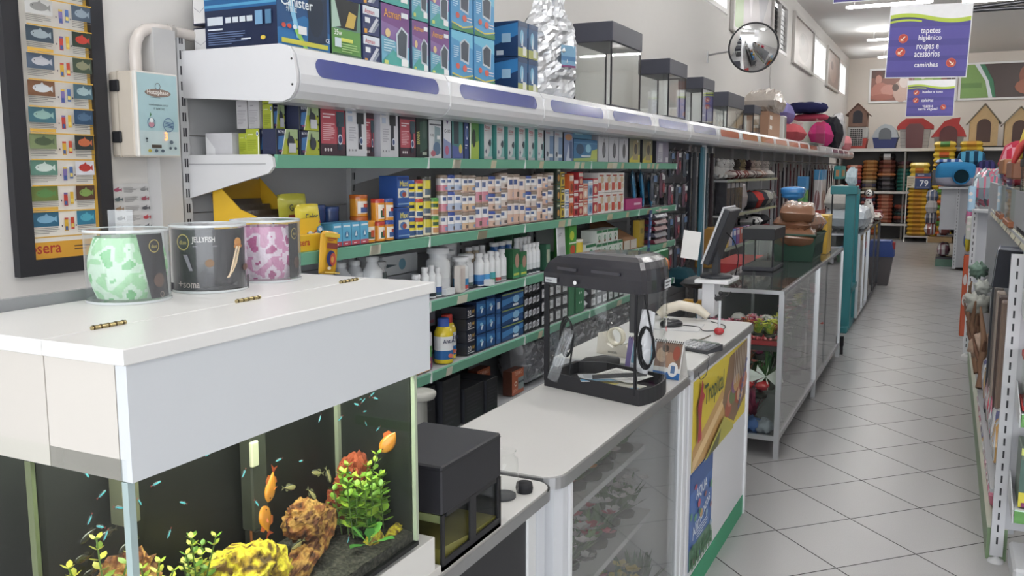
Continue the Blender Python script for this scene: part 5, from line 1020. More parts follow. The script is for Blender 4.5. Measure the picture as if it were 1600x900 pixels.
l = MB(); A = Art(l, (.1245, .012, .052), (0, .024, 0), (0, 0, .03), 'led', lift=.0004); A.t('3', .5, .5, .5, '#ff5533', .9); l.build('digit', e)
for z in (.045, .205):
    k = MB(); k.box(.012, .052, -.094, -.085, z, z+.036, '#26262a', 'rubber', r=.003); k.build('latch', e)
c = MB(); c.tube([(-2.385, 2.115, 1.908), (-2.385, 2.115, 1.98), (-2.385, 2.12, 2.01), (-2.385, 2.135, 2.035), (-2.385, 2.16, 2.052), (-2.385, 2.2, 2.06), (-2.385, 2.6, 2.058), (-2.385, 3.2, 2.055)], .0195, '#d2c9c2', 'gloss', 14)
c.tube([(-2.385, 2.255, 2.06), (-2.385, 2.275, 2.06)], .023, '#b8b2ac', 'gloss', 14); o = c.build('conduit_pipe'); tag(o, 'white conduit pipe bending from the control box along the wall', 'pipe')
s = MB(); s.box(XW+.001, XW+.004, 2.015, 2.232, 1.35, 1.555, '#d3d2d1', 'print'); A = Art(s, (XW+.004, 2.015, 1.35), (0, .217, 0), (0, 0, .205), lift=.0003)
for rr_ in range(5):
    for cc_ in range(2):
        x, y = .06+cc_*.48, .90-rr_*.15; col = (('#b04a6a', '#8a8a8a'), ('#5a6a70', '#a84a5a'), ('#9a7a5a', '#5a5a60'), ('#2e2e34', '#c8424a'), ('#4a4a50', '#44444a'))[rr_][cc_]
        A.e(x+.05, y, .055, .028, col, 12); A.p([(x+.1, y), (x+.14, y+.03), (x+.14, y-.03)], col); A.p([(x+.03, y+.02), (x+.09, y+.05), (x+.08, y+.02)], col); A.lines(x+.17, x+.42, y-.05, y+.045, 7, '#7a7a7e', rr_+cc_, .35)
tag(s.build('fish_information_sheet'), 'pale wall sheet with ten small fish drawings and text below the control box', 'poster')

# ================================================================ counters
def counter(y0, y1, name, label, top=.875, x0=-1.20, x1=-.78):
    return thing(name, label, 'counter', (0, 0, 0))
def rtop(y0, y1, z, x0, x1, r, which, n=6):
    """outline with rounded corners on the +X side; which: subset of 'ab' (near, far)"""
    P = [(x0, y0)]
    if 'a' in which: P += [(x1-r+r*math.sin(PI/2*k/n), y0+r-r*math.cos(PI/2*k/n)) for k in range(n+1)]
    else: P += [(x1, y0)]
    if 'b' in which: P += [(x1-r+r*math.cos(PI/2*k/n), y1-r+r*math.sin(PI/2*k/n)) for k in range(n+1)]
    else: P += [(x1, y1)]
    return P + [(x0, y1)]
ALU = '#b9babc'
c0 = thing('white_counter', 'white topped counter with a black front panel under the small black tank', 'counter', (0, 0, 0))
t = MB(); t.prism(rtop(.2, 1.835, 0, -1.20, -.785, .05, 'b'), .846, .875, 'z', '#d6d4d0', 'lam'); t.build('countertop', c0)
t = MB(); P = rtop(.19, 1.84, 0, -1.205, -.779, .055, 'b'); t.prism(P, .848, .8735, 'z', ALU, 'metal', cap=False); t.build('edge_trim', c0)
t = MB(); t.box(-.81, -.795, .2, 1.70, .06, .845, '#26262b', 'plastic'); t.build('front_panel', c0)
t = MB(); t.box(-.83, -.79, 1.70, 1.745, 0, .845, '#d6d8da', 'paint', r=.003); t.prism([(-.79, 1.745), (-.785, 1.78), (-.80, 1.81), (-.83, 1.82), (-.86, 1.82), (-.86, 1.745)], 0, .845, 'z', '#c9cdd4', 'paint'); t.build('corner_post', c0)
t = MB(); t.box(-1.19, -.83, .2, 1.80, 0, .06, '#c9cacc'); t.box(-1.19, -.86, 1.79, 1.81, .06, .845, '#d6d6d6', 'lam'); t.box(-1.19, -1.17, .2, 1.79, .06, .845, '#d0d0d0', 'lam'); t.build('carcass', c0)

c1 = thing('display_counter', 'white topped display counter with a dark glass front under the black framed tank', 'counter', (0, 0, 0))
t = MB(); t.prism(rtop(1.852, 3.03, 0, -1.20, -.785, .05, 'a'), .85, .88, 'z', '#d8d6d3', 'lam'); t.build('countertop', c1)
t = MB(); t.prism(rtop(1.846, 3.03, 0, -1.205, -.778, .055, 'a'), .850, .8785, 'z', ALU, 'metal', cap=False); t.build('edge_trim', c1)
t = MB(); t.prism([(-.79, 1.90), (-.80, 1.865), (-.83, 1.855), (-.86, 1.855), (-.86, 1.93), (-.79, 1.93)], 0, .85, 'z', '#cfd2d8', 'paint'); t.box(-.805, -.785, 1.935, 1.95, .0, .85, '#dfe0e2'); t.build('corner_post', c1)
t = MB(); t.box(-.82, -.785, 2.93, 2.965, 0, .85, '#d3d6da'); t.box(-.815, -.784, 2.975, 3.02, 0, .85, '#dcdee2', r=.006); t.build('corner_post', c1)
t = MB(); t.box(-.797, -.792, 1.95, 2.93, .05, .848, '#fff', 'showglass'); t.build('glass_front', c1)
t = MB(); t.box(-1.19, -.80, 1.86, 3.01, 0, .05, '#c9cacc'); t.box(-1.19, -1.175, 1.86, 3.01, .05, .85, '#bfbfc0', 'lam'); t.box(-1.175, -.86, 1.86, 1.875, .05, .85, '#cfcfcf', 'lam'); t.box(-1.175, -.82, 2.995, 3.01, .05, .85, '#cfcfcf', 'lam'); t.build('carcass', c1)
for z, xo in ((.60, -.93), (.36, -.90)):
    t = MB(); t.box(-1.175, xo, 1.875, 2.995, z, z+.02, '#d0d0d0', 'lam'); t.build('shelf', c1)
c2 = thing('checkout_counter', 'white checkout counter end carrying the yellow and blue posters', 'counter', (0, 0, 0))
t = MB(); t.prism(rtop(3.036, 4.13, 0, -1.30, -.775, .03, 'b'), .862, .90, 'z', '#dcdbd8', 'lam'); t.build('countertop', c2)
t = MB(); t.prism(rtop(3.032, 4.135, 0, -1.305, -.768, .035, 'b'), .866, .8975, 'z', ALU, 'metal', cap=False); t.build('edge_trim', c2)
t = MB(); t.box(-1.28, -.785, 3.05, 4.09, .09, .862, '#d9dade', 'lam', r=.003); t.build('carcass', c2)
t = MB(); t.box(-1.27, -.783, 3.06, 4.085, 0, .09, '#2f9a6c', 'plastic'); o = t.build('green_plinth', c2); o['label'] = 'green base strip'
t = MB(); t.box(-.800, -.777, 4.07, 4.10, .0, .862, '#e4e5e8'); t.build('corner_post', c2)
# posters on the checkout counter
p = MB(); XP = -.7845; p.box(XP, XP+.0015, 3.10, 4.04, .50, .84, '#e2c832', 'print')
n0 = len(p.v)
A = Art(p, (XP+.0015, 3.10, .50), (0, .94, 0), (0, 0, .34), lift=.0003); A.r(0, 0, 1, 1, '#dcc42c'); A.p([(.0, .0), (.0, .25), (.5, .62), (.62, .3), (.3, 0)], '#c89a5a'); A.p([(.0, .12), (.5, .5), (.55, .42), (.0, .0)], '#e8c48a'); A.p([(.5, .45), (.62, .95), (1, 1), (1, .25), (.75, .05), (.6, .2)], '#8a6a4c')
for q in range(9): A.e(.62+.04*q, .3+.06*(q % 5)+.05*(q % 2), .07, .11, ('#b0543a', '#c8846a', '#6a7a4a', '#8a5a8a', '#c89a5a', '#a84a30', '#d8b08a')[q % 7])
for q in range(7): A.p([(.7+.035*q, .55), (.72+.035*q, .98), (.73+.035*q, .98), (.715+.035*q, .55)], '#d0c0b0')
for q in range(10): A.e(.82+.015*q, .2+.06*q, .02, .03, '#6a6a9a')
A.p([(.15, .0), (.5, .28), (.7, .05), (.7, 0)], '#b8b040'); A.p([(.2, .0), (.45, .18), (.4, 0)], '#5a5a2c')
A.p([(.05, .5), (.09, .55), (.11, .92), (.085, .98), (.06, .8), (.03, .72)], '#b02c38'); A.p([(.04, .3), (.1, .32), (.085, .6), (.05, .55)], '#b8303c'); A.p([(.1, .7), (.135, .78), (.1, .85)], '#b8303c')
A.t('Tropical', .30, .74, .34, '#2c4a34', .30)
tag(p.build('yellow_poster'), 'yellow poster with a red parrot and jungle picture on the checkout counter front', 'poster')
p = MB(); p.box(XP, XP+.0015, 3.09, 3.43, .12, .495, '#2f5aa8', 'print'); A = Art(p, (XP+.0015, 3.09, .12), (0, .34, 0), (0, 0, .375), lift=.0003)
A.r(0, 0, 1, 1, '#3f6ab4'); A.r(0, 0, 1, .22, '#5a8a6a'); A.r(0, .8, 1, 1, '#31579c'); A.t('AQUA', .5, .72, .5, '#e6ecf4'); A.t('Alimentos', .5, .45, .8, '#dfe8f4', None, .3); A.lines(.3, .8, .24, .36, 4, '#cfdaf0')
for q in range(16): A.e(R.random(), R.random()*.9, .035+.03*R.random(), .025+.02*R.random(), R.choice(('#8a5a6a', '#c8a06a', '#5a9a7a', '#c0506a', '#8ab0d0', '#3a7a4a')))
for q in range(8): A.p([(.05+q*.12, 0), (.1+q*.12, .2+.05*(q % 3)), (.14+q*.12, 0)], '#3f7a4a')
tag(p.build('blue_poster'), 'tall blue aquarium poster below the yellow one on the checkout counter', 'poster')

# plants displayed in the glass counters: silk aquarium plants
def silk_plant(h, leafc, flc, seed, n=34, spread=.07, broad=False):
    rr = random.Random(seed); b = MB(); b.lathe([(.028, 0), (.03, .012), (.02, .02), (0, .022)], '#3a3a34', 'plastic', 10)
    for i in range(n):
        a = rr.random()*2*PI; t = .15+.85*rr.random(); L = h*(.45+.55*rr.random()); out_ = spread*t
        pts = [Vector((0, 0, .015)), Vector((math.cos(a)*out_*.35, math.sin(a)*out_*.35, L*.5)), Vector((math.cos(a)*out_, math.sin(a)*out_, L))]
        c = leafc[rr.randrange(len(leafc))]; wd = (.012 if broad else .006)*(1+rr.random()); s_ = Vector((-math.sin(a), math.cos(a), 0))*wd
        b.poly([pts[0]-s_*.3, pts[0]+s_*.3, pts[1]-s_, pts[1]+s_, pts[2]], [(0, 1, 3, 2), (2, 3, 4)], c, 'leaf')
        if flc and i % 3 == 0:
            q = pts[2]; fc = flc[rr.randrange(len(flc))]
            for k in range(5):
                aa = 2*PI*k/5+rr.random(); d = Vector((math.cos(aa), math.sin(aa), .5))*.018; e_ = Vector((-math.sin(aa), math.cos(aa), 0))*.008
                b.face([q, q+d*.6+e_, q+d, q+d*.6-e_], fc, 'leaf')
    return mesh_of(b, 'silk_plant')
PLT = [silk_plant(.15, ['#3f6a3a', '#4f7f42'], ['#d8d4d0', '#c8c8c4'], 1), silk_plant(.16, ['#3a6a34', '#5a8a3a'], ['#c85a3a', '#d88a3a'], 2), silk_plant(.17, ['#b8502c', '#d0783a', '#a83c34'], ['#e09a4a'], 3, 44, .09),
       silk_plant(.14, ['#2f5a34', '#47753f'], None, 4, 44), silk_plant(.15, ['#47753f', '#6a9a48'], ['#b83c48', '#d05a68'], 5), silk_plant(.13, ['#5a8a40', '#a0b04a'], ['#d8c04a'], 6), silk_plant(.17, ['#8a3a5a', '#b04a6a'], None, 7, 40, .07)]
PN = ['green silk plant with white blossoms', 'green silk plant with orange blossoms', 'bushy orange and red silk plant', 'plain dark green silk plant', 'green silk plant with red blossoms', 'light green silk plant with yellow blossoms', 'plum coloured silk plant']
def row_plants(y0, y1, n, x, z, where, order, sc=1.0, grp=None, name='silk_plant'):
    for i in range(n):
        k = order[i % len(order)]; y = y0+(y1-y0)*(i+.5)/n
        sc_ = sc*1.35; o = inst(PLT[k], name, (x+R.uniform(-.02, .02), y, z), '%s, %s from left, %s' % (PN[k], ORD[i], where), 'plant', grp, rz=R.random()*6); s = sc_*R.uniform(.9, 1.1); o.scale = (s, s, s*.78)
row_plants(2.0, 2.95, 9, -1.0, .621, 'upper counter shelf front', [2, 2, 1, 2, 0, 0, 4, 0, 0], 1.1, 'silk plants on the upper counter shelf')
row_plants(2.0, 2.95, 7, -1.1, .621, 'upper counter shelf rear', [3, 3, 4, 4, 3, 0, 0], 1.2, 'silk plants on the upper counter shelf')
row_plants(2.0, 2.95, 10, -.98, .381, 'middle counter shelf front', [3, 4, 3, 0, 0, 4, 0, 3, 0, 0], 1.0, 'silk plants on the middle counter shelf')
row_plants(2.0, 2.95, 7, -1.1, .381, 'middle counter shelf rear', [3, 3, 4, 0, 3, 3, 4], 1.2, 'silk plants on the middle counter shelf')
row_plants(2.0, 2.95, 9, -.93, .051, 'glass counter floor', [3, 5, 3, 3, 5, 4, 3, 5, 3], 1.5, 'silk plants on the counter floor')

_before = set(bpy.data.objects)
# ================================================================ the large aquarium
aq = thing('large_aquarium', 'large planted aquarium with a white wooden hood in the left foreground', 'aquarium', (0, 0, 0))
AX0, AX1, AY0, AY1 = -1.28, -.902, .752, 1.428
g = MB(); t_ = .008
g.box(AX1-t_, AX1, AY0, AY1, .872, 1.24, '#fff', 'tankglass'); g.build('front_glass', aq)
g = MB(); g.box(AX0, AX1-t_, AY0, AY0+t_, .872, 1.24, '#fff', 'tankglass'); g.build('side_glass', aq)
g = MB(); g.box(AX0, AX1-t_, AY1-t_, AY1, .872, 1.24, '#181d1a', 'plastic'); g.build('dark_far_end', aq)  # opaque dark sheet, put in so the inside of the tank looks dark
g = MB(); g.box(-1.095, -1.087, AY0+t_, AY1-t_, .872, 1.24, '#101311', 'plastic'); g.box(AX0, AX0+.006, AY0+t_, AY1-t_, .872, 1.24, '#1d211f', 'plastic'); g.build('dark_background', aq)
for q_ in ((AX1-.010, AX1+.0005, AY0-.0005, AY0+.010, '#9fb4b4'), (AX1-.010, AX1+.0005, AY1-.008, AY1+.0005, '#a9b49a'), (-1.087, -1.078, AY1-.018, AY1-.008, '#8f9480'), (-1.098, -1.086, AY0, AY0+.006, '#66704c')): g = MB(); g.box(*q_[:4], .875, 1.211, q_[4], 'gloss'); g.build('corner_seam', aq)
g = MB(); g.box(AX0, AX1, AY0, AY1, .864, .872, '#1b1c1c', 'plastic'); g.build('bottom_pane', aq)
h = MB(); HB = '#cfd3d8'
h.box(-.912, -.893, .752, 1.465, 1.212, 1.362, HB, 'lam'); h.box(-1.283, -.912, 1.447, 1.465, 1.212, 1.362, HB, 'lam'); h.box(-1.283, -1.27, .752, 1.447, 1.212, 1.362, HB, 'lam'); h.box(-1.27, -1.045, .752, .77, 1.212, 1.362, '#c9c3bb', 'lam'); h.box(-1.043, -.914, .752, .77, 1.212, 1.362, '#ccc6be', 'lam'); h.build('hood_walls', aq)
l = MB(); l.box(-1.034, -.886, .742, 1.475, 1.363, 1.384, '#e2e1df', 'lam', r=.0015); l.build('front_lid', aq)
l = MB(); l.box(-1.288, -1.0355, .742, 1.475, 1.363, 1.384, '#e2e1df', 'lam', r=.0015); l.build('back_lid', aq)
for y in (.847, 1.122, 1.400):
    q = MB(); q.tube([(-1.0347, y-.028, 1.3865), (-1.0347, y+.028, 1.3865)], .0032, '#b9a878', 'steel', 8)
    for k in range(5): q.tube([(-1.0347, y-.026+k*.012, 1.3865), (-1.0347, y-.024+k*.012, 1.3865)], .0038, '#6a5a3a', 'steel', 8)
    q.build('hinge', aq)
b = MB(); b.box(-1.302, -1.290, .4, 1.09, 1.36, 1.402, '#8f9194', 'paint'); tag(b.build('grey_rail'), 'grey rail running behind the aquarium lid at the left edge', 'rail')
lm = MB()
for x in (-1.02, -.965): lm.tube([(x, .80, 1.335), (x, 1.40, 1.335)], .010, '#ffffff', 'hood', 8)
lm.build('lamp_tubes', aq)
gv = MB(); nx, ny = 16, 40; vs = []
for j in range(ny+1):
    for i in range(nx+1):
        x = -1.087+(.177)*i/nx; y = AY0+.008+(AY1-.016-AY0)*j/ny
        vs.append((x, y, .892+.018*(1-i/nx)+noise.noise(Vector((x*60, y*60, 1)))*.005))
gv.poly(vs, [(j*(nx+1)+i, j*(nx+1)+i+1, (j+1)*(nx+1)+i+1, (j+1)*(nx+1)+i) for j in range(ny) for i in range(nx)], '#222', 'gravel', True)
gv.box(-.912, -.9105, AY0+.008, AY1-.008, .872, .892, '#26241f', 'gravel'); gv.build('gravel_bed'); o = bpy.data.objects['gravel_bed']; tag(o, 'dark gravel covering the floor of the large aquarium', 'gravel', kind='stuff')
# filter and heater on the back glass
e = thing('internal_filter', 'tall dark internal filter with clips on the back of the aquarium', 'filter', (-1.075, 1.15, .89))
f = MB(); f.box(-.01, .018, -.012, .028, .08, .34, '#3a3d34', 'plastic', r=.003); f.build('filter_body', e)
for z in (.2, .26): f = MB(); f.box(.018, .026, -.018, .0, z, z+.045, '#c9c8a8', 'plastic', r=.002); f.build('suction_clip', e)
f = MB(); f.box(-.005, .02, -.01, .02, 0, .08, '#2c2c28', 'plastic'); f.build('sponge', e)
f = MB(); f.tube([(-1.066, 1.145, .9), (-1.066, 1.145, 1.06)], .006, '#b86a34', 'gloss', 10); f.tube([(-1.066, 1.145, 1.06), (-1.066, 1.145, 1.1)], .0062, '#26262a', 'gloss', 10); o = f.build('heater_tube'); tag(o, 'orange heater tube standing beside the internal filter', 'heater')
e = thing('refracted_filter', 'small yellowish stand-in for the refracted filter on the back of the aquarium near the left glass corner', 'filter', (-1.075, .885, 1.08))  # second filter shape, added where the left glass refracts the first
f = MB(); f.box(-.01, .02, -.015, .015, 0, .12, '#6a6a52', 'plastic', r=.002); f.build('box_body', e); f = MB(); f.box(.02, .026, -.013, -.002, .05, .11, '#cfc88a', 'plastic', r=.002); f.build('suction_clip', e)
# stones
def stone(x, y, z, r, seed, mat, label, rot=(0, 0, 0), name='aquarium_stone'):
    b = MB(); rr = r
    def f(p):
        n_ = noise.noise(p*1.3+Vector((seed, 0, 0)))*.35+noise.noise(p*3.1+Vector((0, seed, 0)))*.16+abs(noise.noise(p*6+Vector((0, seed, 2))))*.32+abs(noise.noise(p*13))*.12
        return 1+n_
    b.ball((0, 0, 0), rr, '#888', mat, 40, 26, f=f); b.sm = [False]*len(b.sm); o = b.build(name); o.location = (x, y, z); o.rotation_euler = rot; return tag(o, label, 'stone', 'aquarium stones')
stone(-.99, 1.035, .94, (.055, .078, .05), 3, 'stone_y', 'large yellow algae covered stone at the bottom edge of the aquarium')
stone(-1.01, 1.215, .975, (.032, .036, .030), 8, 'stone_o', 'rounded orange and yellow boulder in the middle of the aquarium')
stone(-1.02, 1.265, .925, (.020, .068, .026), 5, 'stone_o', 'long ochre slab leaning up beside the orange boulder', (.45, 0, .3))
stone(-.985, 1.175, .915, (.022, .065, .022), 12, 'stone_o', 'brown slanted slab in front of the orange boulder', (.35, 0, .15))
stone(-.95, 1.345, .895, (.014, .022, .022), 14, 'stone_y', 'small upright yellow stone right of the broad leaved plant')
stone(-.94, 1.395, .89, (.010, .025, .012), 21, 'stone_y', 'flat yellow wedge stone near the right glass', (.3, 0, 0))
stone(-1.03, 1.395, .99, (.025, .045, .04), 27, 'stone_r', 'red brown slab at the far right corner of the aquarium', (.7, 0, 0))
stone(-1.05, 1.39, .93, (.03, .03, .05), 31, 'stone_r', 'rough reddish stone propping the slab behind the bushy plant')
stone(-1.0, .80, 1.005, (.03, .03, .028), 33, 'stone_y', 'yellow stone seen through the left glass of the aquarium')
stone(-1.0, .80, .95, (.04, .035, .055), 36, 'stone_o', 'dark ochre stone supporting the yellow one at the left glass')
stone(-1.05, .86, 1.0, (.03, .05, .04), 39, 'stone_o', 'shaded brown stone at the back left of the aquarium')
# water plants
def stemplant(h, nst, cols, seed, spread, leaf=.014):
    rr = random.Random(seed); b = MB()
    for s_ in range(nst):
        a = rr.random()*2*PI; d = spread*rr.random()**.5; bx, by = d*math.cos(a)*.6, d*math.sin(a); H = h*(.65+.35*rr.random()); lean = (rr.uniform(-.25, .25), rr.uniform(-.3, .3))
        P = lambda t: Vector((max(-.07, min(.07, bx+lean[0]*t*H)), max(-.07, min(.045, by+lean[1]*t*H)), t*H)); b.tube([P(0), P(.5), P(1)], .0013, '#5a7a2c', 'leaf', 5)
        n = int(H/(leaf*.6))
        for k in range(n):
            t = (k+1)/n; q = P(t); sz = leaf*(.6+.4*math.sin(PI*min(1, t*.9+.15)))
            for m_ in range(3 if k > n-3 else 2):
                aa = k*PI/2+m_*(2*PI/(3 if k > n-3 else 2))+rr.uniform(-.3, .3); dr = Vector((math.cos(aa), math.sin(aa), .45+.3*(t > .85))).normalized(); sd = dr.cross(Vector((0, 0, 1))).normalized()*sz*.36; nrm = Vector((0, 0, sz*.12))
                c = cols[rr.randrange(len(cols))]
                b.poly([q, q+dr*sz*.35+sd*.85, q+dr*sz*.7+sd*.8, q+dr*sz, q+dr*sz*.7-sd*.8, q+dr*sz*.35-sd*.85, q+dr*sz*.5-nrm], [(0, 1, 6), (1, 2, 6), (2, 3, 6), (3, 4, 6), (4, 5, 6), (5, 0, 6)], c, 'leaf', True)
    return b
def wplant(b, loc, label, name='water_plant'):
    o = b.build(name); o.location = loc; return tag(o, label, 'plant')
GC = ['#7fb030', '#9ac83c', '#b8d840', '#6f9f2c']
wplant(stemplant(.115, 26, GC, 3, .062, .027), (-.985, 1.44-.025-.045, .905), 'bushy bright green stem plant in the right part of the aquarium')
wplant(stemplant(.165, 4, GC, 9, .018, .024), (-1.0, 1.345, .90), 'slender green stem plant arching left of the bushy one')
wplant(stemplant(.15, 7, ['#6f9a2c', '#b4c43c', '#d0cc48', '#5f8a2a'], 5, .014, .020), (-1.0, .955, .905), 'tall yellow green stem plant left of the yellow stone')
wplant(stemplant(.145, 3, ['#b4b43c', '#d0c848', '#7f9a34'], 6, .008, .022), (-1.0, .775+.012, .96), 'pale stem plant beside the left glass corner')
wplant(stemplant(.10, 3, ['#a8c03c', '#d0d048'], 7, .008, .020), (-.97, .835, .955), 'short stem plant just inside the glass corner')
b = MB()
for k, (a, L, el) in enumerate(((.3, .055, .35), (1.2, .05, .9), (2.0, .06, .7), (2.9, .055, .4), (3.8, .05, .9), (4.7, .06, .3), (5.5, .05, 1.1))):
    d = Vector((math.cos(a)*math.cos(el), math.sin(a)*math.cos(el), math.sin(el))); s_ = Vector((-math.sin(a), math.cos(a), 0)); q = Vector((0, 0, .01)); c = ('#4f9a3a', '#66ac42', '#3f8430')[k % 3]; w_ = .010
    P = [q, q+d*L*.35+s_*.002, q+d*L*.6+s_*w_, q+d*L*.85+s_*w_*.8, q+d*L+Vector((0, 0, -.005)), q+d*L*.85-s_*w_*.8, q+d*L*.6-s_*w_, q+d*L*.35-s_*.002, q+d*L*.7+Vector((0, 0, -.003))]
    b.poly(P, [(0, 1, 8), (1, 2, 8), (2, 3, 8), (3, 4, 8), (4, 5, 8), (5, 6, 8), (6, 7, 8), (7, 0, 8)], c, 'leaf', True)
wplant(b, (-.945, 1.32, .89), 'low broad leaved green plant in front of the small yellow stone')
# fish
def fish(L, hgt, body, fin, stripe=None, tailc=None):
    """nose toward -Y, length along Y, centred"""
    b = MB(); n, k = 14, 10; vs = []
    for i in range(n+1):
        t = i/n; y = -L/2+L*.8*t; r = math.sin(PI*min(1, t*1.0)**.75)**.8 if 0 < t < 1 else .0
        r = max(r, .16 if i == n else .02)
        for j in range(k):
            a = 2*PI*j/k; vs.append((hgt*.2*r*math.cos(a), y, hgt/2*r*math.sin(a)))
    def cf(q):
        z = math.sin(2*PI*((q % k)+.5)/k)
        if stripe and abs(z) < .5: return stripe
        return body
    b.poly(vs, [(i*k+j, i*k+(j+1) % k, (i+1)*k+(j+1) % k, (i+1)*k+j) for i in range(n) for j in range(k)], cf, 'gloss', True)
    y = L*.28
    b.poly([(0, y, .03*hgt), (0, L/2, .4*hgt), (0, L*.42, 0), (0, L/2, -.4*hgt), (0, y, -.03*hgt)], [(0, 1, 2), (0, 2, 4), (2, 3, 4)], tailc or fin, 'leaf')
    b.poly([(0, -L*.1, hgt*.42), (0, L*.02, hgt*.66), (0, L*.2, hgt*.5), (0, L*.2, hgt*.2)], [(0, 1, 2, 3)], fin, 'leaf'); b.poly([(0, -L*.02, -hgt*.4), (0, L*.08, -hgt*.62), (0, L*.2, -hgt*.4), (0, L*.2, -hgt*.15)], [(0, 1, 2, 3)], fin, 'leaf')
    for s_ in (-1, 1):
        b.ball((s_*hgt*.12, -L*.38, hgt*.07), hgt*.055, '#141414', 'gloss', 6, 4); b.poly([(s_*hgt*.17, -L*.2, -hgt*.02), (s_*hgt*.32, -L*.05, -hgt*.16), (s_*hgt*.18, -L*.1, -hgt*.18)], [(0, 1, 2)], fin, 'leaf')
    return mesh_of(b, 'fish')
FO = fish(.062, .030, '#e08a1e', '#d8641e', None, '#c84a1a'); FS = fish(.038, .012, '#3a3a2c', '#8a8a5a', '#b8ac6a'); FN = fish(.017, .0045, '#4a4a50', '#7a8a90', '#5fd8e8', '#b04a4a')
FK = fish(.045, .012, '#26241f', '#33302a')
inst(FO, 'orange_fish', (-.985, 1.105, 1.082), 'orange fish hanging nose up above the yellow stone', 'fish', 'orange fish in the aquarium', rx=1.15, rz=.2)
inst(FO, 'orange_fish', (-.99, 1.095, 1.018), 'orange fish pointing nose down right above the yellow stone', 'fish', 'orange fish in the aquarium', rx=-1.3, rz=.1)
inst(FO, 'orange_fish', (-.955, 1.465-.05, 1.075), 'yellow orange fish half hidden at the right glass edge', 'fish', 'orange fish in the aquarium', rx=.9, rz=-.9)
for (y, z, rx, l) in ((1.148, 1.061, .25, 'nearest the orange fish'), (1.227, 1.062, -.35, 'with a yellow back in the middle'), (1.207, 1.030, .9, 'dim, below the middle'), (1.255, 1.05, 1.2, 'upright beside the corner seam'), (1.168, .952, .1, 'lowest, in front of the slab')): inst(FS, 'striped_fish', (-.985, y, z), 'small dark striped fish, %s' % l, 'fish', 'striped fish in the aquarium', rx=rx, rz=PI if rx > .2 else 0)
NE = [(.86, 1.163), (.842, 1.141), (.922, 1.111), (.89, 1.078), (1.055, 1.068), (1.055, 1.115), (.715, 1.2), (.76, 1.138), (.768, 1.13), (.79, 1.112), (.766, 1.175), (.789, 1.155), (1.367, 1.163), (1.384, 1.164), (1.41, 1.162), (1.336, 1.162), (1.398, 1.13), (1.321, 1.137), (1.376, 1.114), (1.41, 1.096), (1.249, 1.156), (1.294, .915), (1.2, .93), (1.119, 1.12), (1.2, 1.09), (1.35, 1.02), (1.40, 1.15), (.98, 1.17)]
for i, (y, z) in enumerate(NE):
    y = max(y, .775); inst(FN, 'neon_fish', (-.985+R.uniform(-.03, .02), y, z), 'tiny blue striped fish in the aquarium, %s counted from the left glass' % ORD[i], 'fish', 'neon fish shoal', rx=R.choice((-.5, -.2, .1, .4, 1.0)), rz=R.choice((0, PI))+R.uniform(-.3, .3))
for i, (y, z) in enumerate(((.79, 1.07), (.80, 1.045), (.83, 1.09), (.86, 1.06), (.80, 1.10))): inst(FK, 'dark_fish', (-1.04, y, z), 'dark fish behind the left glass, %s from the left' % ORD[i], 'fish', 'dark fish', rx=.1*i-.2, rz=.3)
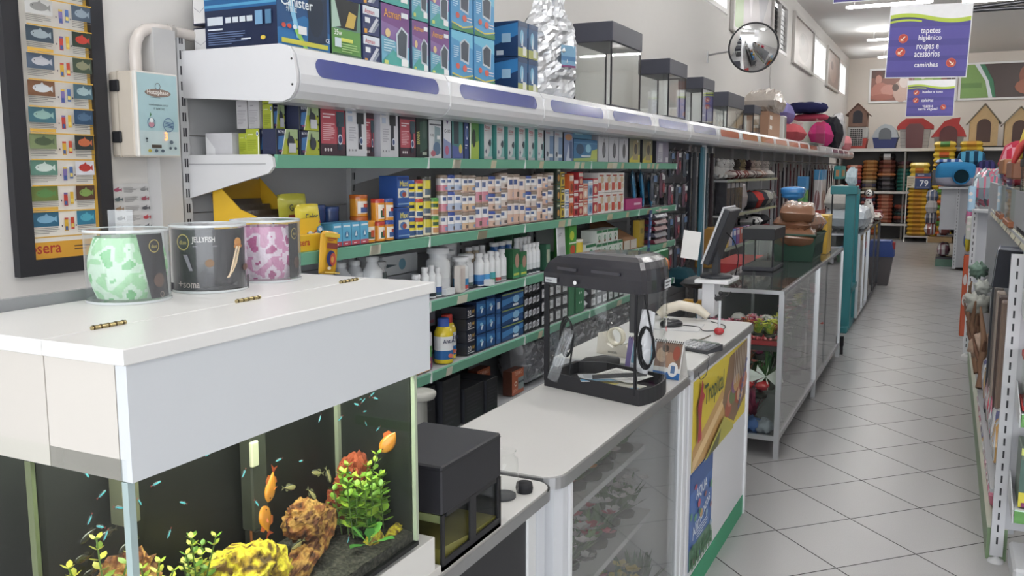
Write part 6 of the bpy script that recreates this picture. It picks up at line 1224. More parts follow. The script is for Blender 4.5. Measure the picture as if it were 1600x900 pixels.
# ---- three lamp packages on the lid
def lamp_pack(x, y, kind, label, rz=0):
    e = thing('lamp_package', label, 'package', (x, y, 1.3845), rz, 'clear drum packages on the aquarium lid'); r, h = .066, .118
    f = MB(); f.lathe([(r, .002), (r, h)], '#fff', 'film', 40, cap=False); f.lathe([(0, .001), (r, .001)], '#fff', 'film', 40, cap=False); f.lathe([(r, h), (0, h+.0005)], '#fff', 'film', 40, cap=False); f.build('clear_drum', e)
    for z_ in (0, h-.003): f = MB(); f.lathe([(r+.001, z_), (r+.001, z_+.004)], '#d2d8da', 'gloss', 40, cap=False); f.build('rim', e)
    if kind != 'black':
        c = {'green': ('#a8e0a8', '#d2ecd2', '#7ccc84'), 'pink': ('#d890b8', '#e8d2e0', '#c05a90')}[kind]; s_ = MB()
        def cf(a, j):
            n_ = noise.noise(Vector((math.cos(a)*2.5, math.sin(a)*2.5, j*.14)))
            return c[0] if n_ > .18 or (j > 20 and n_ > -.05) else (c[2] if n_ < -.33 else c[1])
        s_.lathe([(.05+.012*math.sin(j/36*PI), .006+.1*j/36) for j in range(37)], None, 'fabric', 110, cf=cf, cap=False); s_.build('lamp_shade', e)
    # printed card
    a0, a1 = {'green': (-.35, .42), 'black': (-2.4, .95), 'pink': (-.1, .5)}[kind]; k = MB(); n = 24
    for i in range(n):
        t0, t1 = a0+(a1-a0)*i/n, a0+(a1-a0)*(i+1)/n; q = lambda t, z: ((r-.003)*math.cos(t), (r-.003)*math.sin(t), z); sl = .32*(1 if kind == 'green' else 0)
        k.face([q(t0+sl*.6, .006), q(t1+sl*.6, .006), q(t1-sl*.4, h-.006), q(t0-sl*.4, h-.006)], '#24222a', 'print')
    n0 = len(k.v)
    def wrap(items, cen):
        n1 = len(k.v); W = .19 if kind == 'black' else .12; A = Art(k, (0, -W/2, 0), (0, W, 0), (0, 0, h), lift=.0003); A.draw(items)
        for i in range(n1, len(k.v)):
            x_, y_, z_ = k.v[i]; t = cen+(math.asin(max(-1, min(1, y_/W*1.96))) if kind == 'black' else y_/r); k.v[i] = ((r-.0025+x_)*math.cos(t), (r-.0025+x_)*math.sin(t), z_)
    if kind == 'black':
        wrap([('ring', .14, .76, .075, .01, '#d8c05a'), ('t', 'duo', .14, .76, .085, '#d8c05a'), ('t', 'JELLYFISH', .40, .79, .30, '#e8e2dc'), ('lines', .26, .8, .68, .72, 1, '#77737a'), ('t', '+soma', .2, .13, .26, '#c9b8b0'),
              ('e', .86, .74, .05, .07, '#e89a3a'), ('e', .86, .68, .06, .035, '#d88a3a'), ('p', [(.83, .68), (.86, .68), (.78, .4), (.74, .24), (.72, .26), (.77, .45)], '#eed8b8'), ('p', [(.87, .68), (.89, .68), (.83, .42), (.76, .27), (.78, .4)], '#e2c8a0'), ('p', [(.72, .28), (.78, .34), (.72, .22), (.68, .22)], '#e8d0b0'),
              ('e', .47, .45, .06, .06, '#8a6a4c'), ('e', .95, .35, .04, .05, '#6a4a3c'), ('p', [(.15, .58), (.2, .58), (.26, .34), (.22, .34)], '#8f8e98'), ('p', [(.0, .0), (1, .0), (1, .22), (.75, .12), (.4, .08), (0, .14)], '#4a474e')], -.72)
    else:
        cc = (a0+a1)/2-.05; wrap([('ring', .5, .78, .09, .012, '#d8c05a'), ('t', 'duo', .5, .78, .10, '#d8c05a'), ('e', .56, .3, .1, .1, '#6a4a3c'), ('ring', .6, .1, .04, .008, '#c8b0a0')], cc)
    k.build('printed_card', e)
    if kind == 'green': t = MB(); t.box(-.02, .02, -.001, .001, h, h+.03, '#fff', 'film'); t.xf(Matrix.Translation((-.035, .02, 0)) @ Matrix.Rotation(.6, 4, 'Z')); t.build('hang_tab', e)
lamp_pack(-1.222, 1.045, 'green', 'clear drum package with a green speckled lamp shade, leftmost on the aquarium lid')
lamp_pack(-1.200, 1.205, 'black', 'clear drum package with a full black card reading JELLYFISH')
lamp_pack(-1.205, 1.362, 'pink', 'clear drum package with a pink lamp shade, rightmost on the aquarium lid')

# the tank is a standard sixty centimetre one: bring everything modelled above to that size, standing on its stand
TS = .865; OLD = Vector((-.902, .752, .864)); NEW = Vector((-.7802, .6505, .9634))   # near front bottom corner of the tank: as drawn, and on its stand
for o in list(bpy.data.objects):
    if o not in _before and o.parent is None:
        o.location = NEW+(o.location-OLD)*TS; o.scale = tuple(q*TS for q in o.scale)
e = thing('aquarium_stand', 'low white wooden stand between the counter and the large aquarium', 'stand', (-.95, .95, .876))
b = MB(); b.box(-.17, .166, -.5, .345, .016, .0775, '#dcdad5', 'lam', r=.001); b.build('upper_board', e)
b = MB(); b.box(-.17, .166, -.5, .366, 0, .016, '#cfccc6', 'lam', r=.001); b.build('lower_board', e)
# ---- small black tank, jar
e = thing('small_black_tank', 'small black framed tank with two side windows on the counter', 'aquarium', (-.878, 1.4415, .8755))
t = MB(); t.box(-.092, .092, -.118, .118, .105, .197, '#26262c', 'plastic', r=.003); t.box(-.0922, .0922, -.1182, .1182, .188, .189, '#0f0f12', 'plastic'); t.build('hood', e)
t = MB(); t.box(-.092, .092, -.118, .118, 0, .008, '#202024', 'plastic')
XO = .092
t.box(XO-.004, XO, -.118, .118, 0, .020, '#202024', 'plastic'); t.box(XO-.004, XO, -.118, -.108, .02, .105, '#202024', 'plastic'); t.box(XO-.004, XO, -.012, .012, .02, .105, '#202024', 'plastic'); t.box(XO-.004, XO, .106, .118, .02, .105, '#202024', 'plastic'); t.box(XO-.006, XO-.001, -.1, .1, .098, .107, '#202024', 'plastic')
t.box(-.092, .092, -.118, -.116, 0, .010, '#202024', 'plastic'); t.box(-.092, .092, .114, .118, 0, .105, '#2a2a30', 'plastic'); t.build('frame', e)
g = MB(); g.box(XO-.007, XO-.005, -.116, .114, .008, .106, '#fff', 'tankglass'); g.box(-.09, .088, -.117, -.114, .008, .106, '#fff', 'tankglass'); g.build('glass_walls', e)
g = MB(); g.box(-.09, -.087, -.114, .112, .008, .105, '#e2ece8', 'gloss'); g.build('pale_back_wall', e)
g = MB(); g.prism([(-.114, .008), (.112, .008), (.112, .022), (.0, .026), (-.114, .040)], -.087, .084, 'x', '#8a7f34', 'plastic'); g.build('yellow_sand', e)
g = MB(); g.box(-.09, .088, -.1135, -.112, .088, .103, '#8f9460', 'gloss'); g.build('water_line', e)
e = thing('glass_jar', 'clear glass jar with a black foot beside the small black tank', 'jar', (-.855, 1.705, .876))
t = MB(); t.lathe([(.034, .006), (.036, .02), (.036, .08), (.034, .09), (.028, .097), (.028, .105), (.031, .107)], '#fff', 'glass', 24, cap=False); t.build('glass_body', e)
t = MB(); t.lathe([(.03, 0), (.03, .006), (0, .006)], '#3a3c40', 'plastic', 24); t.build('jar_bottom', e)
t = MB(); t.lathe([(.018, 0), (.020, .01), (.018, .022), (0, .022)], '#222226', 'rubber', 16); o = t.build('rubber_stopper'); o.location = (-.825, 1.755, .8755); tag(o, 'small black rubber stopper lying next to the glass jar', 'stopper')
t = MB(); t.lathe([(.045, 0), (.05, .01), (.05, .02), (.04, .025), (0, .03)], '#a9a9a0', 'plastic', 24); t.tube([(0, 0, -.86), (0, 0, 0)], .022, '#8a8a84', 'plastic'); t.lathe([(.14, -.88), (.14, -.86), (.02, -.85)], '#7a7a74', 'plastic', 24); o = t.build('round_stand'); o.location = (-1.47, 2.35, .88); tag(o, 'pale round topped stand in the gap behind the aquarium', 'stand')
# ================================================================ things on the counters
CT = .8805
e = thing('bow_front_terrarium', 'black framed glass tank with a domed black hood and curved corner on the counter', 'aquarium', (0, 0, CT))
FP = [(-1.183, 2.672), (-.815, 2.556)]
import itertools
n_ = 8; cxy = Vector((-.838, 2.63))
arc = [(-.815+.0, 2.556)]
P0, P1, P2, P3 = Vector((-.815, 2.556)), Vector((-.785, 2.60)), Vector((-.765, 2.70)), Vector((-.80, 2.80))
arc = []
for k in range(9):
    t = k/8; q = P0*(1-t)**3+P1*3*t*(1-t)**2+P2*3*t*t*(1-t)+P3*t**3; arc.append((q.x, q.y))
OUT = [(-1.183, 2.672)] + arc + [(-1.05, 2.90), (-1.15, 2.87)]
c_ = (sum(p[0] for p in OUT)/len(OUT), sum(p[1] for p in OUT)/len(OUT))
def off(pts, k): return [(c_[0]+(x-c_[0])*k, c_[1]+(y-c_[1])*k) for x, y in pts]
t = MB(); t.prism(OUT, 0, .012, 'z', '#232328', 'plastic')
n = len(OUT); IN = off(OUT, .94)
for i in range(n):
    j = (i+1) % n; a, b, c, d = OUT[i], OUT[j], IN[j], IN[i]
    t.poly([(*a, .012), (*b, .012), (*b, .050), (*a, .050), (*d, .05), (*c, .05), (*d, .012), (*c, .012)], [(0, 1, 2, 3), (3, 2, 5, 4), (4, 5, 7, 6)], '#232328', 'plastic')
t.build('base_tray', e)
g = MB(); G = off(OUT, .985); I2 = off(OUT, .97)
for i in range(n):
    j = (i+1) % n; g.poly([(*G[i], .03), (*G[j], .03), (*G[j], .35), (*G[i], .35)], [(0, 1, 2, 3)], '#fff', 'glass', 1 <= i <= 8)
g.build('glass_walls', e)
s = MB()
for (x, y) in (OUT[0],): s.box(x, x+.016, y-.004, y+.008, .02, .37, '#1d1d22', 'rubber')
s.box(-.835, -.828, 2.560, 2.568, .03, .36, '#1d1d22', 'rubber'); s.build('corner_strip', e)
s = MB(); s.box(-.860, -.812, 2.585, 2.625, .22, .37, '#25252b', 'plastic', r=.003); s.tube([(-.829, 2.575, .03), (-.829, 2.575, .24)], .002, '#333338', 'rubber', 6); s.build('filter_column', e)
# hood: straight skirt, then a dome over the short direction
H = MB(); O2 = off(OUT, 1.012); z0_, z1_ = .345, .372
rings = [(1.0, .345), (1.0, .385), (.985, .392), (.93, .418), (.8, .440), (.55, .452), (.25, .457)]
vs = []
for k, z in rings:
    for (x, y) in O2:
        # dome longer along the face: shrink less in the face direction
        dx, dy = x-c_[0], y-c_[1]; u_ = Vector((.954, -.30)); v_ = Vector((.30, .954)); a = dx*u_.x+dy*u_.y; b = dx*v_.x+dy*v_.y
        kk = 1-(1-k)*.85; a *= kk; b *= 1-(1-k)*.6
        vs.append((c_[0]+a*u_.x+b*v_.x, c_[1]+a*u_.y+b*v_.y, z))
m_ = len(rings)
H.poly(vs, [(j*n+i, j*n+(i+1) % n, (j+1)*n+(i+1) % n, (j+1)*n+i) for j in range(m_-1) for i in range(n)], '#2c2c33', 'gloss', False)
H.face([vs[(m_-1)*n+i] for i in range(n)], '#2c2c33', 'gloss'); H.face([vs[i] for i in range(n)][::-1], '#1c1c20', 'plastic')
u_ = Vector((.3716, -.1172, 0)); o_ = Vector((-1.187, 2.668, .345))
A = Art(H, o_, u_, (0, 0, .04), 'print', lift=.0015); A.r(.03, .2, .16, .62, '#b9bcc0'); A.lines(.045, .145, .3, .5, 1, '#5a5c62'); A.e(.36, .4, .018, .17, '#e6e6e8', 14)
A2 = Art(H, (-.7765, 2.665, .352), (-.001, .075, 0), (0, 0, .028), 'print', lift=.0015); A2.r(0, 0, 1, 1, '#d6d8dc'); A2.lines(.1, .9, .15, .85, 2, '#4a4a50')
H.build('domed_hood', e)
# grooves / hatch handles in the hood front
for a, b in ((.16, .36), (.52, .80)):
    q = MB(); p = o_+u_*a; p2 = o_+u_*b; q.obox(p+Vector((0, -.001, .058)), p2+Vector((0, -.001, .056)), .010, .004, '#3c3c44', 'gloss'); q.build('hood_groove', e)
def cable(pts, r, label, name='cable', c='#1a1a1e', cat='cable'):
    m = MB()
    # Catmull-Rom through the points
    P = [Vector(p) for p in pts]; P = [P[0]]+P+[P[-1]]; out = []
    for i in range(1, len(P)-2):
        for k in range(6):
            t = k/6; a, b, c2, d = P[i-1], P[i], P[i+1], P[i+2]
            out.append(.5*((2*b)+(c2-a)*t+(2*a-5*b+4*c2-d)*t*t+(3*b-a-3*c2+d)*t**3))
    out.append(P[-2]); m.tube(out, r, c, 'rubber', 6); return tag(m.build(name), label, cat)
def loops(cx, cy, z0, z1, w, n, ang):
    pts = []
    for k in range(n*10+1):
        a = 2*PI*k/10; zz = (z0+z1)/2+(z1-z0)/2*math.sin(a)*(1-.08*(k//10)); ww = w*math.cos(a)*(1-.1*(k//10)); pts.append((cx+ww*math.cos(ang)+.003*(k//10), cy+ww*math.sin(ang)+.002*(k//10), zz))
    return pts
cable(loops(-1.10, 2.66, CT+.11, CT+.24, .026, 3, -.3)+[(-1.09, 2.67, CT+.05), (-1.06, 2.66, CT+.02)], .003, 'coiled black cable inside the black framed tank at the left')
m = MB(); m.pillow(.045, .18, .02, '#b9bbc2', 'film', 6, 12, 4, .01, 2); m.xf(Matrix.Rotation(PI/2-.25, 4, 'X')); o = m.build('clear_cable_bag'); o.location = (-1.10, 2.63, CT+.12); o.rotation_euler = (0, .2, -.3); tag(o, 'clear plastic sleeve hanging round the left cable coil', 'bag')
cable(loops(-.795, 2.55, CT+.12, CT+.25, .026, 3, -.2)+[(-.80, 2.545, CT+.35)], .0032, 'coiled black power cable hanging from the hood at the curved corner')
m = MB(); m.pillow(.05, .20, .03, '#c3c5ca', 'pouch', 6, 12, 4, .014, 4, sm=False); m.xf(Matrix.Rotation(PI/2, 4, 'X')); o = m.build('cable_bag'); o.location = (-.80, 2.585, CT+.20); o.rotation_euler = (0, .12, -.3); tag(o, 'grey plastic bag tied round the cable at the curved corner', 'bag')
# papers and bits inside the tray
def sheet(w_, h_, c, items, loc, rz, label, tilt=0, name='leaflet', cat='paper', th=.002):
    b = MB(); b.box(-w_/2, w_/2, -h_/2, h_/2, 0, th, c, 'print'); A = Art(b, (-w_/2, -h_/2, th), (w_, 0, 0), (0, h_, 0), lift=.0002); A.draw(items); o = b.build(name); o.location = loc; o.rotation_euler = (tilt, 0, rz); return tag(o, label, cat)
sheet(.15, .10, '#e0e2e6', [('r', 0, 0, 1, .25, '#4a90b8'), ('lines', .1, .8, .35, .9, 6, '#9aa0a8', 2), ('e', .7, .5, .12, .2, '#8ac0d8')], (-.98, 2.68, CT+.046), .5, 'blue and white leaflet lying in the black framed tank')
sheet(.16, .11, '#eceae6', [('lines', .1, .9, .2, .8, 7, '#b0aca6', 3), ('r', .05, .05, .5, .15, '#d8c070')], (-.92, 2.715, CT+.052), -.4, 'cream coloured leaflet lying on top of the blue one', .05)
sheet(.2, .09, '#d9d6c8', [('r', .0, .3, .6, .6, '#c8b84a'), ('p', [(.7, 0), (1, 0), (1, .6)], '#3a90b8'), ('lines', .1, .6, .65, .9, 3, '#9a968a', 3)], (-.93, 2.64, CT+.040), -.3, 'yellow and blue printed leaflet at the front of the tray')
m = MB(); m.obox((-.99, 2.615, 0), (-.83, 2.68, .012), .012, .012, '#1e1e22', 'plastic'); o = m.build('black_bar'); o.location = (0, 0, CT+.062); tag(o, 'loose black plastic bar lying across the tray of the tank', 'bar')
# desk phone handset behind the tank
m = MB(); m.tube([(-1.17, 2.93, 0), (-1.15, 2.95, .012), (-1.10, 2.99, .018), (-1.06, 3.03, .012)], [.018, .022, .022, .016], '#232327', 'plastic', 10); o = m.build('cordless_handset'); o.location = (.02, -.02, CT+.019); tag(o, 'black cordless handset lying behind the glass tank', 'phone')
# tape dispenser
CT2 = .9005
e = thing('tape_dispenser', 'cream tape dispenser behind the black framed tank', 'tape dispenser', (-1.10, 3.17, CT2), -.3)
b = MB(); b.prism([(-.075, 0), (.075, 0), (.078, .02), (.06, .05), (.03, .045), (.0, .03), (-.03, .045), (-.05, .085), (-.07, .08)], -.03, .03, 'y', '#cdc6b8', 'gloss'); b.build('dispenser_body', e)
b = MB(); b.lathe([(.03, -.012), (.036, -.012), (.036, .012), (.03, .012), (.03, -.012)], '#d9d2bc', 'gloss', 24, cap=False); b.xf(Matrix.Translation((-.005, 0, .07)) @ Matrix.Rotation(PI/2, 4, 'X')); b.build('tape_roll', e)
A = MB(); q = Art(A, (-.03, -.0305, .008), (.06, 0, 0), (0, 0, .014), lift=.0003); q.t('scotch', .5, .5, .7, '#5a564e'); A.build('lettering', e)
# desk calendars: tent shaped
def calendar(x, y, rz, w_, h_, items, label, name='desk_calendar'):
    e = thing(name, label, 'calendar', (x, y, CT2), rz); b = MB()
    d_ = .035; b.poly([(-w_/2, -d_, 0), (w_/2, -d_, 0), (w_/2, 0, h_), (-w_/2, 0, h_), (-w_/2, d_, 0), (w_/2, d_, 0)], [(0, 1, 2, 3), (3, 2, 5, 4)], '#d8d4ce', 'print')
    A = Art(b, (-w_/2, -d_-.0004, 0), (w_, 0, 0), (0, d_, h_), lift=.0004); A.draw(items); b.build('calendar_card', e)
    s = MB()
    for k in range(14): x_ = -w_/2+w_*(k+.5)/14; s.tube([(x_, -.006, h_-.006), (x_, 0, h_+.004), (x_, .006, h_-.006)], .0012, '#3a3a3e', 'steel', 5)
    s.build('wire_binding', e); return e
calendar(-.90, 3.13, -.15, .11, .125, [('r', 0, 0, 1, 1, '#cfd4dc'), ('r', .2, .3, .9, 1, '#5a9ab8'), ('r', 0, 0, .18, 1, '#6a5a9a'), ('r', .25, .5, .6, .9, '#8ac0d0'), ('lines', .2, .9, .05, .25, 5, '#8a94a8', 3), ('r', .18, .9, .9, 1, '#b08a9a')], 'blue desk calendar seen through the curved glass')
calendar(-.875, 3.085+.02, -.2, .11, .125, [('r', 0, 0, 1, 1, '#e2e0dc'), ('r', .04, .3, .96, .97, '#8a6a58'), ('e', .3, .62, .2, .2, '#c8a88a'), ('e', .6, .5, .18, .22, '#b08468'), ('e', .4, .8, .12, .1, '#4a3c34'), ('e', .8, .7, .12, .2, '#a8503c'), ('r', 0, 0, 1, .18, '#2f6ab0'), ('e', .75, .26, .18, .2, '#ece8e6'), ('r', .68, .16, .82, .36, '#5a7aa8')], 'brown pictured desk calendar with a blue foot')
bpy.data.objects['desk_calendar.001'].location = (-.842, 2.985, CT); bpy.data.objects['desk_calendar'].location = (-.945, 3.00, CT)
# calculator
e = thing('calculator', 'grey desk calculator at the edge of the checkout counter', 'calculator', (-.845, 3.40, CT2), -.35)
b = MB(); b.prism([(-.055, 0), (.055, 0), (.055, .024), (-.055, .012)], -.075, .075, 'x', '#3a3b40', 'plastic'); b.build('body', e)
b = MB(); b.obox((-.06, .045, .026), (.06, .045, .026), .003, .018, '#8a948a', 'gloss'); b.build('display', e)
for r_ in range(4):
    b = MB()
    for k in range(6): b.box(-.065+k*.022, -.05+k*.022, -.045+r_*.02, -.031+r_*.02, .012+r_*.0022, .019+r_*.0022, '#c9cacc' if k < 4 else '#8a8c92', 'plastic', r=.001)
    b.build('key_row', e)
cable([(-.80, 3.32, CT2+.004), (-.775, 3.28, CT2+.004), (-.766, 3.24, CT2-.01), (-.764, 3.2, CT2-.05), (-.766, 3.14, CT2-.055), (-.764, 3.10, CT2-.04), (-.765, 3.09, CT2-.02)], .0015, 'thin cord looping over the counter edge beside the calculator', c='#4a4a4e')
# mouse mat and mouse
sheet(.22, .20, '#cfd0d2', [('r', .02, .02, .98, .98, '#dcdcdd')], (-1.06, 3.86, CT2), .1, 'pale grey mouse mat on the checkout counter', name='mouse_mat', cat='mouse mat', th=.003)
e = thing('computer_mouse', 'black computer mouse on the pale mat', 'mouse', (-1.08, 3.84, CT2+.003), -.9)
b = MB(); b.ball((0, 0, .012), (.032, .055, .024), '#222226', 'gloss', 16, 10, f=lambda p: 1 if p.z > -.35 else .8); b.build('shell', e); b = MB(); b.box(-.003, .003, -.035, -.012, .03, .0385, '#55565a', 'rubber', r=.001); b.build('scroll_wheel', e)
cable([(-1.03, 3.85, CT2+.012), (-.97, 3.88, CT2+.004), (-.92, 3.80, CT2+.003), (-.86, 3.86, CT2+.003), (-.87, 3.97, CT2+.003), (-.95, 4.05, CT2+.003)], .002, 'black mouse cord running to the white column')
cable([(-.90, 3.55, CT2+.003), (-.88, 3.62, CT2+.003), (-.87, 3.70, CT2+.003)], .003, 'short grey chain lying before the red based clip', c='#7a7468')
# cream telephone handset
m = MB(); m.tube([(-1.19, 4.02, .02), (-1.16, 4.03, .05), (-1.10, 4.05, .07), (-1.02, 4.07, .055), (-.97, 4.07, .02)], [.022, .026, .024, .024, .018], '#d5cbb8', 'gloss', 12); o = m.build('telephone_handset'); o.location = (0, 0, CT2); tag(o, 'cream curved telephone handset lying on the checkout counter', 'phone')
m = MB(); m.box(-.09, .09, -.03, .03, 0, .04, '#c8922c', 'print', r=.01); o = m.build('yellow_box'); o.location = (-1.08, 4.36, .915); tag(o, 'amber yellow box behind the cream telephone handset', 'box')
# picture clip with red base
e = thing('memo_clip', 'memo clip with a red base, clear stem and black figure on the counter', 'memo clip', (-.848, 3.76, CT2))
b = MB(); b.ball((0, 0, .014), (.022, .022, .017), '#b8242c', 'gloss', 16, 8); b.build('base', e); b = MB(); b.tube([(0, 0, .02), (0, 0, .145)], .0065, '#c9ccd0', 'gloss', 10); b.build('stem', e)
b = MB(); b.ball((.002, 0, .178), .010, '#1b1b20', 'plastic', 10, 8); b.tube([(-.02, 0, .15), (-.008, 0, .156), (.008, 0, .162)], [.009, .012, .008], '#1b1b20', 'plastic', 8); b.tube([(.005, 0, .163), (.03, 0, .168), (.046, 0, .186)], .003, '#1b1b20', 'plastic', 6); b.tube([(-.018, 0, .152), (-.02, 0, .172)], .003, '#1b1b20', 'plastic', 6); b.build('figure', e)
# monitor column, monitor
e = thing('white_column_shelf', 'white column with a small shelf carrying the computer monitor', 'stand', (-1.01, 4.26, CT2))
b = MB(); b.box(-.025, .035, -.06, .06, 0, .165, '#d9d9dd', 'lam', r=.002); b.build('column', e); b = MB(); b.box(-.05, .11, -.11, .14, .165, .182, '#e0e0e2', 'lam', r=.002); b.build('shelf_board', e)
e = thing('computer_monitor', 'dark flat computer monitor seen from behind, leaning back on its stand', 'monitor', (-.985, 4.27, CT2+.183))
b = MB(); b.lathe([(.075, 0), (.078, .006), (.07, .016), (.02, .02), (0, .02)], '#2c2e34', 'plastic', 28); b.build('foot', e)
b = MB(); b.obox((.0, 0, .01), (-.005, 0, .16), .05, .03, '#26282e', 'plastic', up=(0, 1, 0)); b.build('neck', e)
b = MB(); M_ = Matrix.Translation((-.04, .02, .07)) @ Matrix.Rotation(.35, 4, 'Y') @ Matrix.Rotation(0, 4, 'Z')
b.box(-.008, .022, -.10, .14, 0, .28, '#23252c', 'plastic', r=.004); b.xf(M_); b.build('back_shell', e)
b = MB(); b.box(-.018, -.008, -.105, .145, -.005, .285, '#c4c5c8', 'plastic', r=.003); b.xf(M_); b.build('bezel', e)
b = MB(); b.box(-.0195, -.018, -.09, .13, .012, .27, '#14161c', 'gloss'); b.xf(M_); b.build('screen', e)
sheet(.001, .001, '#fff', [], (0, 0, -5), 0, 'x'); bpy.data.objects.remove(bpy.data.objects['leaflet.003']) if 'leaflet.003' in bpy.data.objects else None; LABELS.pop('x', None)
m = MB(); m.box(-.055, .03, -.001, .001, 0, .135, '#e2dfdc', 'print'); o = m.build('paper_note'); o.location = (-1.085, 4.184, 1.175); o.rotation_euler = (.05, .12, 0); tag(o, 'blank white paper stuck to the edge of the monitor', 'paper')
m = MB(); m.pillow(.13, .16, .05, '#232429', 'plastic', 8, 8, 3, .02, 3); o = m.build('black_tray'); o.location = (-1.10, 4.34, 1.02); tag(o, 'black bowl shaped tray left of the white column', 'tray'); 
m = MB(); m.tube([(-1.10, 4.34, .905), (-1.10, 4.34, 1.02)], .012, '#2c2d33', 'plastic'); m.lathe([(.05, 0), (.05, .006), (0, .01)], '#2c2d33', 'plastic', 16, ctr=(-1.10, 4.34, .9)); q = m.build('tray_stem'); q.parent = o; q.matrix_parent_inverse = Matrix.Translation(o.location).inverted()
cable([(-.95, 4.30, 1.30), (-.92, 4.33, 1.26), (-.895, 4.33, 1.19), (-.90, 4.33, 1.12), (-.91, 4.34, 1.09)], .003, 'black monitor cable hanging behind the screen')

# ================================================================ glass showcase with legs
def showcase(name, y0, y1, x0, x1, top, label, legs=True, bottom=.10, frame='#c3c4c6', doors=3, grp=None, sheltop=True, fr=.022):
    e = thing(name, label, 'showcase', (0, 0, 0), 0, grp); f = fr
    for (a, b_, c, d) in ((x0, x1, y0, y0+f), (x0, x1, y1-f, y1), (x0, x0+f, y0+f, y1-f), (x1-f, x1, y0+f, y1-f)):
        b = MB(); b.box(a, b_, c, d, top-f, top-.001, frame, 'metal'); b.build('top_rail', e); b = MB(); b.box(a, b_, c, d, bottom, bottom+f*1.3, frame, 'metal'); b.build('bottom_rail', e)
    ys = [y0+f/2, (y0+y1)/2, y1-f/2]
    for y in ys:
        for x in (x0+f/2, x1-f/2): b = MB(); b.box(x-f/2*1.3, x+f/2*1.3, y-f/2*1.3, y+f/2*1.3, 0 if legs else bottom, top-f, frame, 'metal'); b.build('leg', e)
    g = MB(); g.box(x0+.002, x1-.002, y0+.002, y1-.002, top-.001, top+.006, '#fff', 'showglass'); g.build('glass_top', e)
    for k in range(doors):
        a = y0+f+(y1-y0-2*f)*k/doors; b2 = y0+f+(y1-y0-2*f)*(k+1)/doors; g = MB(); g.box(x1-.010-.006*(k % 2), x1-.006-.006*(k % 2), a+.002, b2+.001, bottom+f, top-f, '#fff', 'showglass'); g.build('glass_front', e)
    g = MB(); g.box(x0+f, x1-f, y0+.006, y0+.010, bottom+f, top-f, '#fff', 'tankglass'); g.build('end_glass', e)
    b = MB(); b.box(x0+.001, x0+.008, y0+f, y1-f, bottom, top-f, '#4a4c52', 'plastic'); b.box(x0+f, x1-f, y1-.010, y1-.006, bottom, top-f, '#6a6c70', 'plastic'); b.box(x0+f, x1-f, y0+f, y1-f, bottom+.002, bottom+.012, '#8a8c90', 'plastic'); b.build('back_panel', e)
    for z in (.36, .66): g = MB(); g.box(x0+.02, x1-.03, y0+f, y1-f, z, z+.006, '#b8c4c2', 'tankglass'); g.box(x1-.032, x1-.03, y0+f, y1-f, z, z+.006, '#8aa09a', 'gloss'); g.build('glass_shelf', e)
    return e
showcase('glass_showcase', 4.95, 8.0, -1.24, -.77, .945, 'aluminium framed glass showcase on legs full of aquarium decorations')
m = MB(); m.box(-.775, -.745, 8.10, 8.15, .07, .16, '#1e1e22', 'rubber', r=.005); m.box(-.772, -.748, 8.11, 8.14, 0, .07, '#2a2a2e', 'rubber'); tag(m.build('castor_foot'), 'black castor foot standing on the floor at the showcase end', 'castor')
# goods in the showcase
SP2 = [silk_plant(.09, ['#d04a80', '#c03a6a'], ['#e88aa8'], 21, 44, .05), silk_plant(.10, ['#c8c43c', '#8ab040'], ['#e2e24a'], 22, 44, .05), silk_plant(.11, ['#8a5a34', '#b06a3a'], ['#c84a3c'], 23, 34, .05), silk_plant(.10, ['#3f7a3c', '#66a048'], ['#e8e4dc'], 24, 40, .05)]
SN = ['pink silk plant', 'yellow silk plant', 'russet silk plant', 'green silk plant with pale flowers']
for i, (k, x, y) in enumerate([(0, -1.16, 5.05), (0, -1.07, 5.04), (2, -.98, 5.06), (1, -.92, 5.05), (1, -.85, 5.04), (3, -.88, 5.15), (1, -.84, 5.28), (0, -.98, 5.25), (3, -.85, 5.45), (2, -.86, 5.65), (3, -.86, 5.9), (1, -.87, 6.2), (3, -.86, 6.5), (0, -.86, 6.9)]):
    o = inst(SP2[k], 'silk_plant', (x, y, .667), '%s, top showcase shelf, %s from the near end' % (SN[k], ORD[i]), 'plant', 'plants in the showcase', rz=i)
for i in range(12):
    x = -1.13+(i % 4)*.085; y = 5.02+(i//4)*.25; c, cn = (('#b8242c', 'red'), ('#a8302c', 'dark red'), ('#c9c6c2', 'white'))[i//4]
    m = MB(); m.pillow(.075, .1, .05, c, 'pouch', 8, 8, 3, .012, i); o = m.build('gravel_bag'); o.location = (x, y, .372 if 0 else .667-.0); o.location.z = .667 if i >= 4 else .61; o.location.z = .667; o.location.x = x; 
    o.location.z = .667 if y > 5.2 else .372; tag(o, 'small bag of %s gravel in the glass showcase, %s of its row' % (cn, ORD[i % 4]), 'bag', 'gravel bags in the showcase')
m = MB(); m.box(-1.17, -.80, 4.99, 5.02, .63, .655, '#a82a30', 'print'); m.box(-1.17, -.80, 4.985, 5.1, .60, .628, '#2a2a2a', 'plastic'); tag(m.build('berry_tray'), 'dark tray of red berries hanging under the top showcase shelf', 'tray')
rr = random.Random(5); b = MB()
for k in range(90): b.ball((rr.uniform(-1.16, -.81), rr.uniform(4.99, 5.08), .662+rr.uniform(0, .008)), .009, rr.choice(('#b82a34', '#c8444c', '#d8767a')), 'gloss', 6, 4)
tag(b.build('red_berries'), 'heap of red beads filling the dark tray in the showcase', 'beads', kind='stuff')
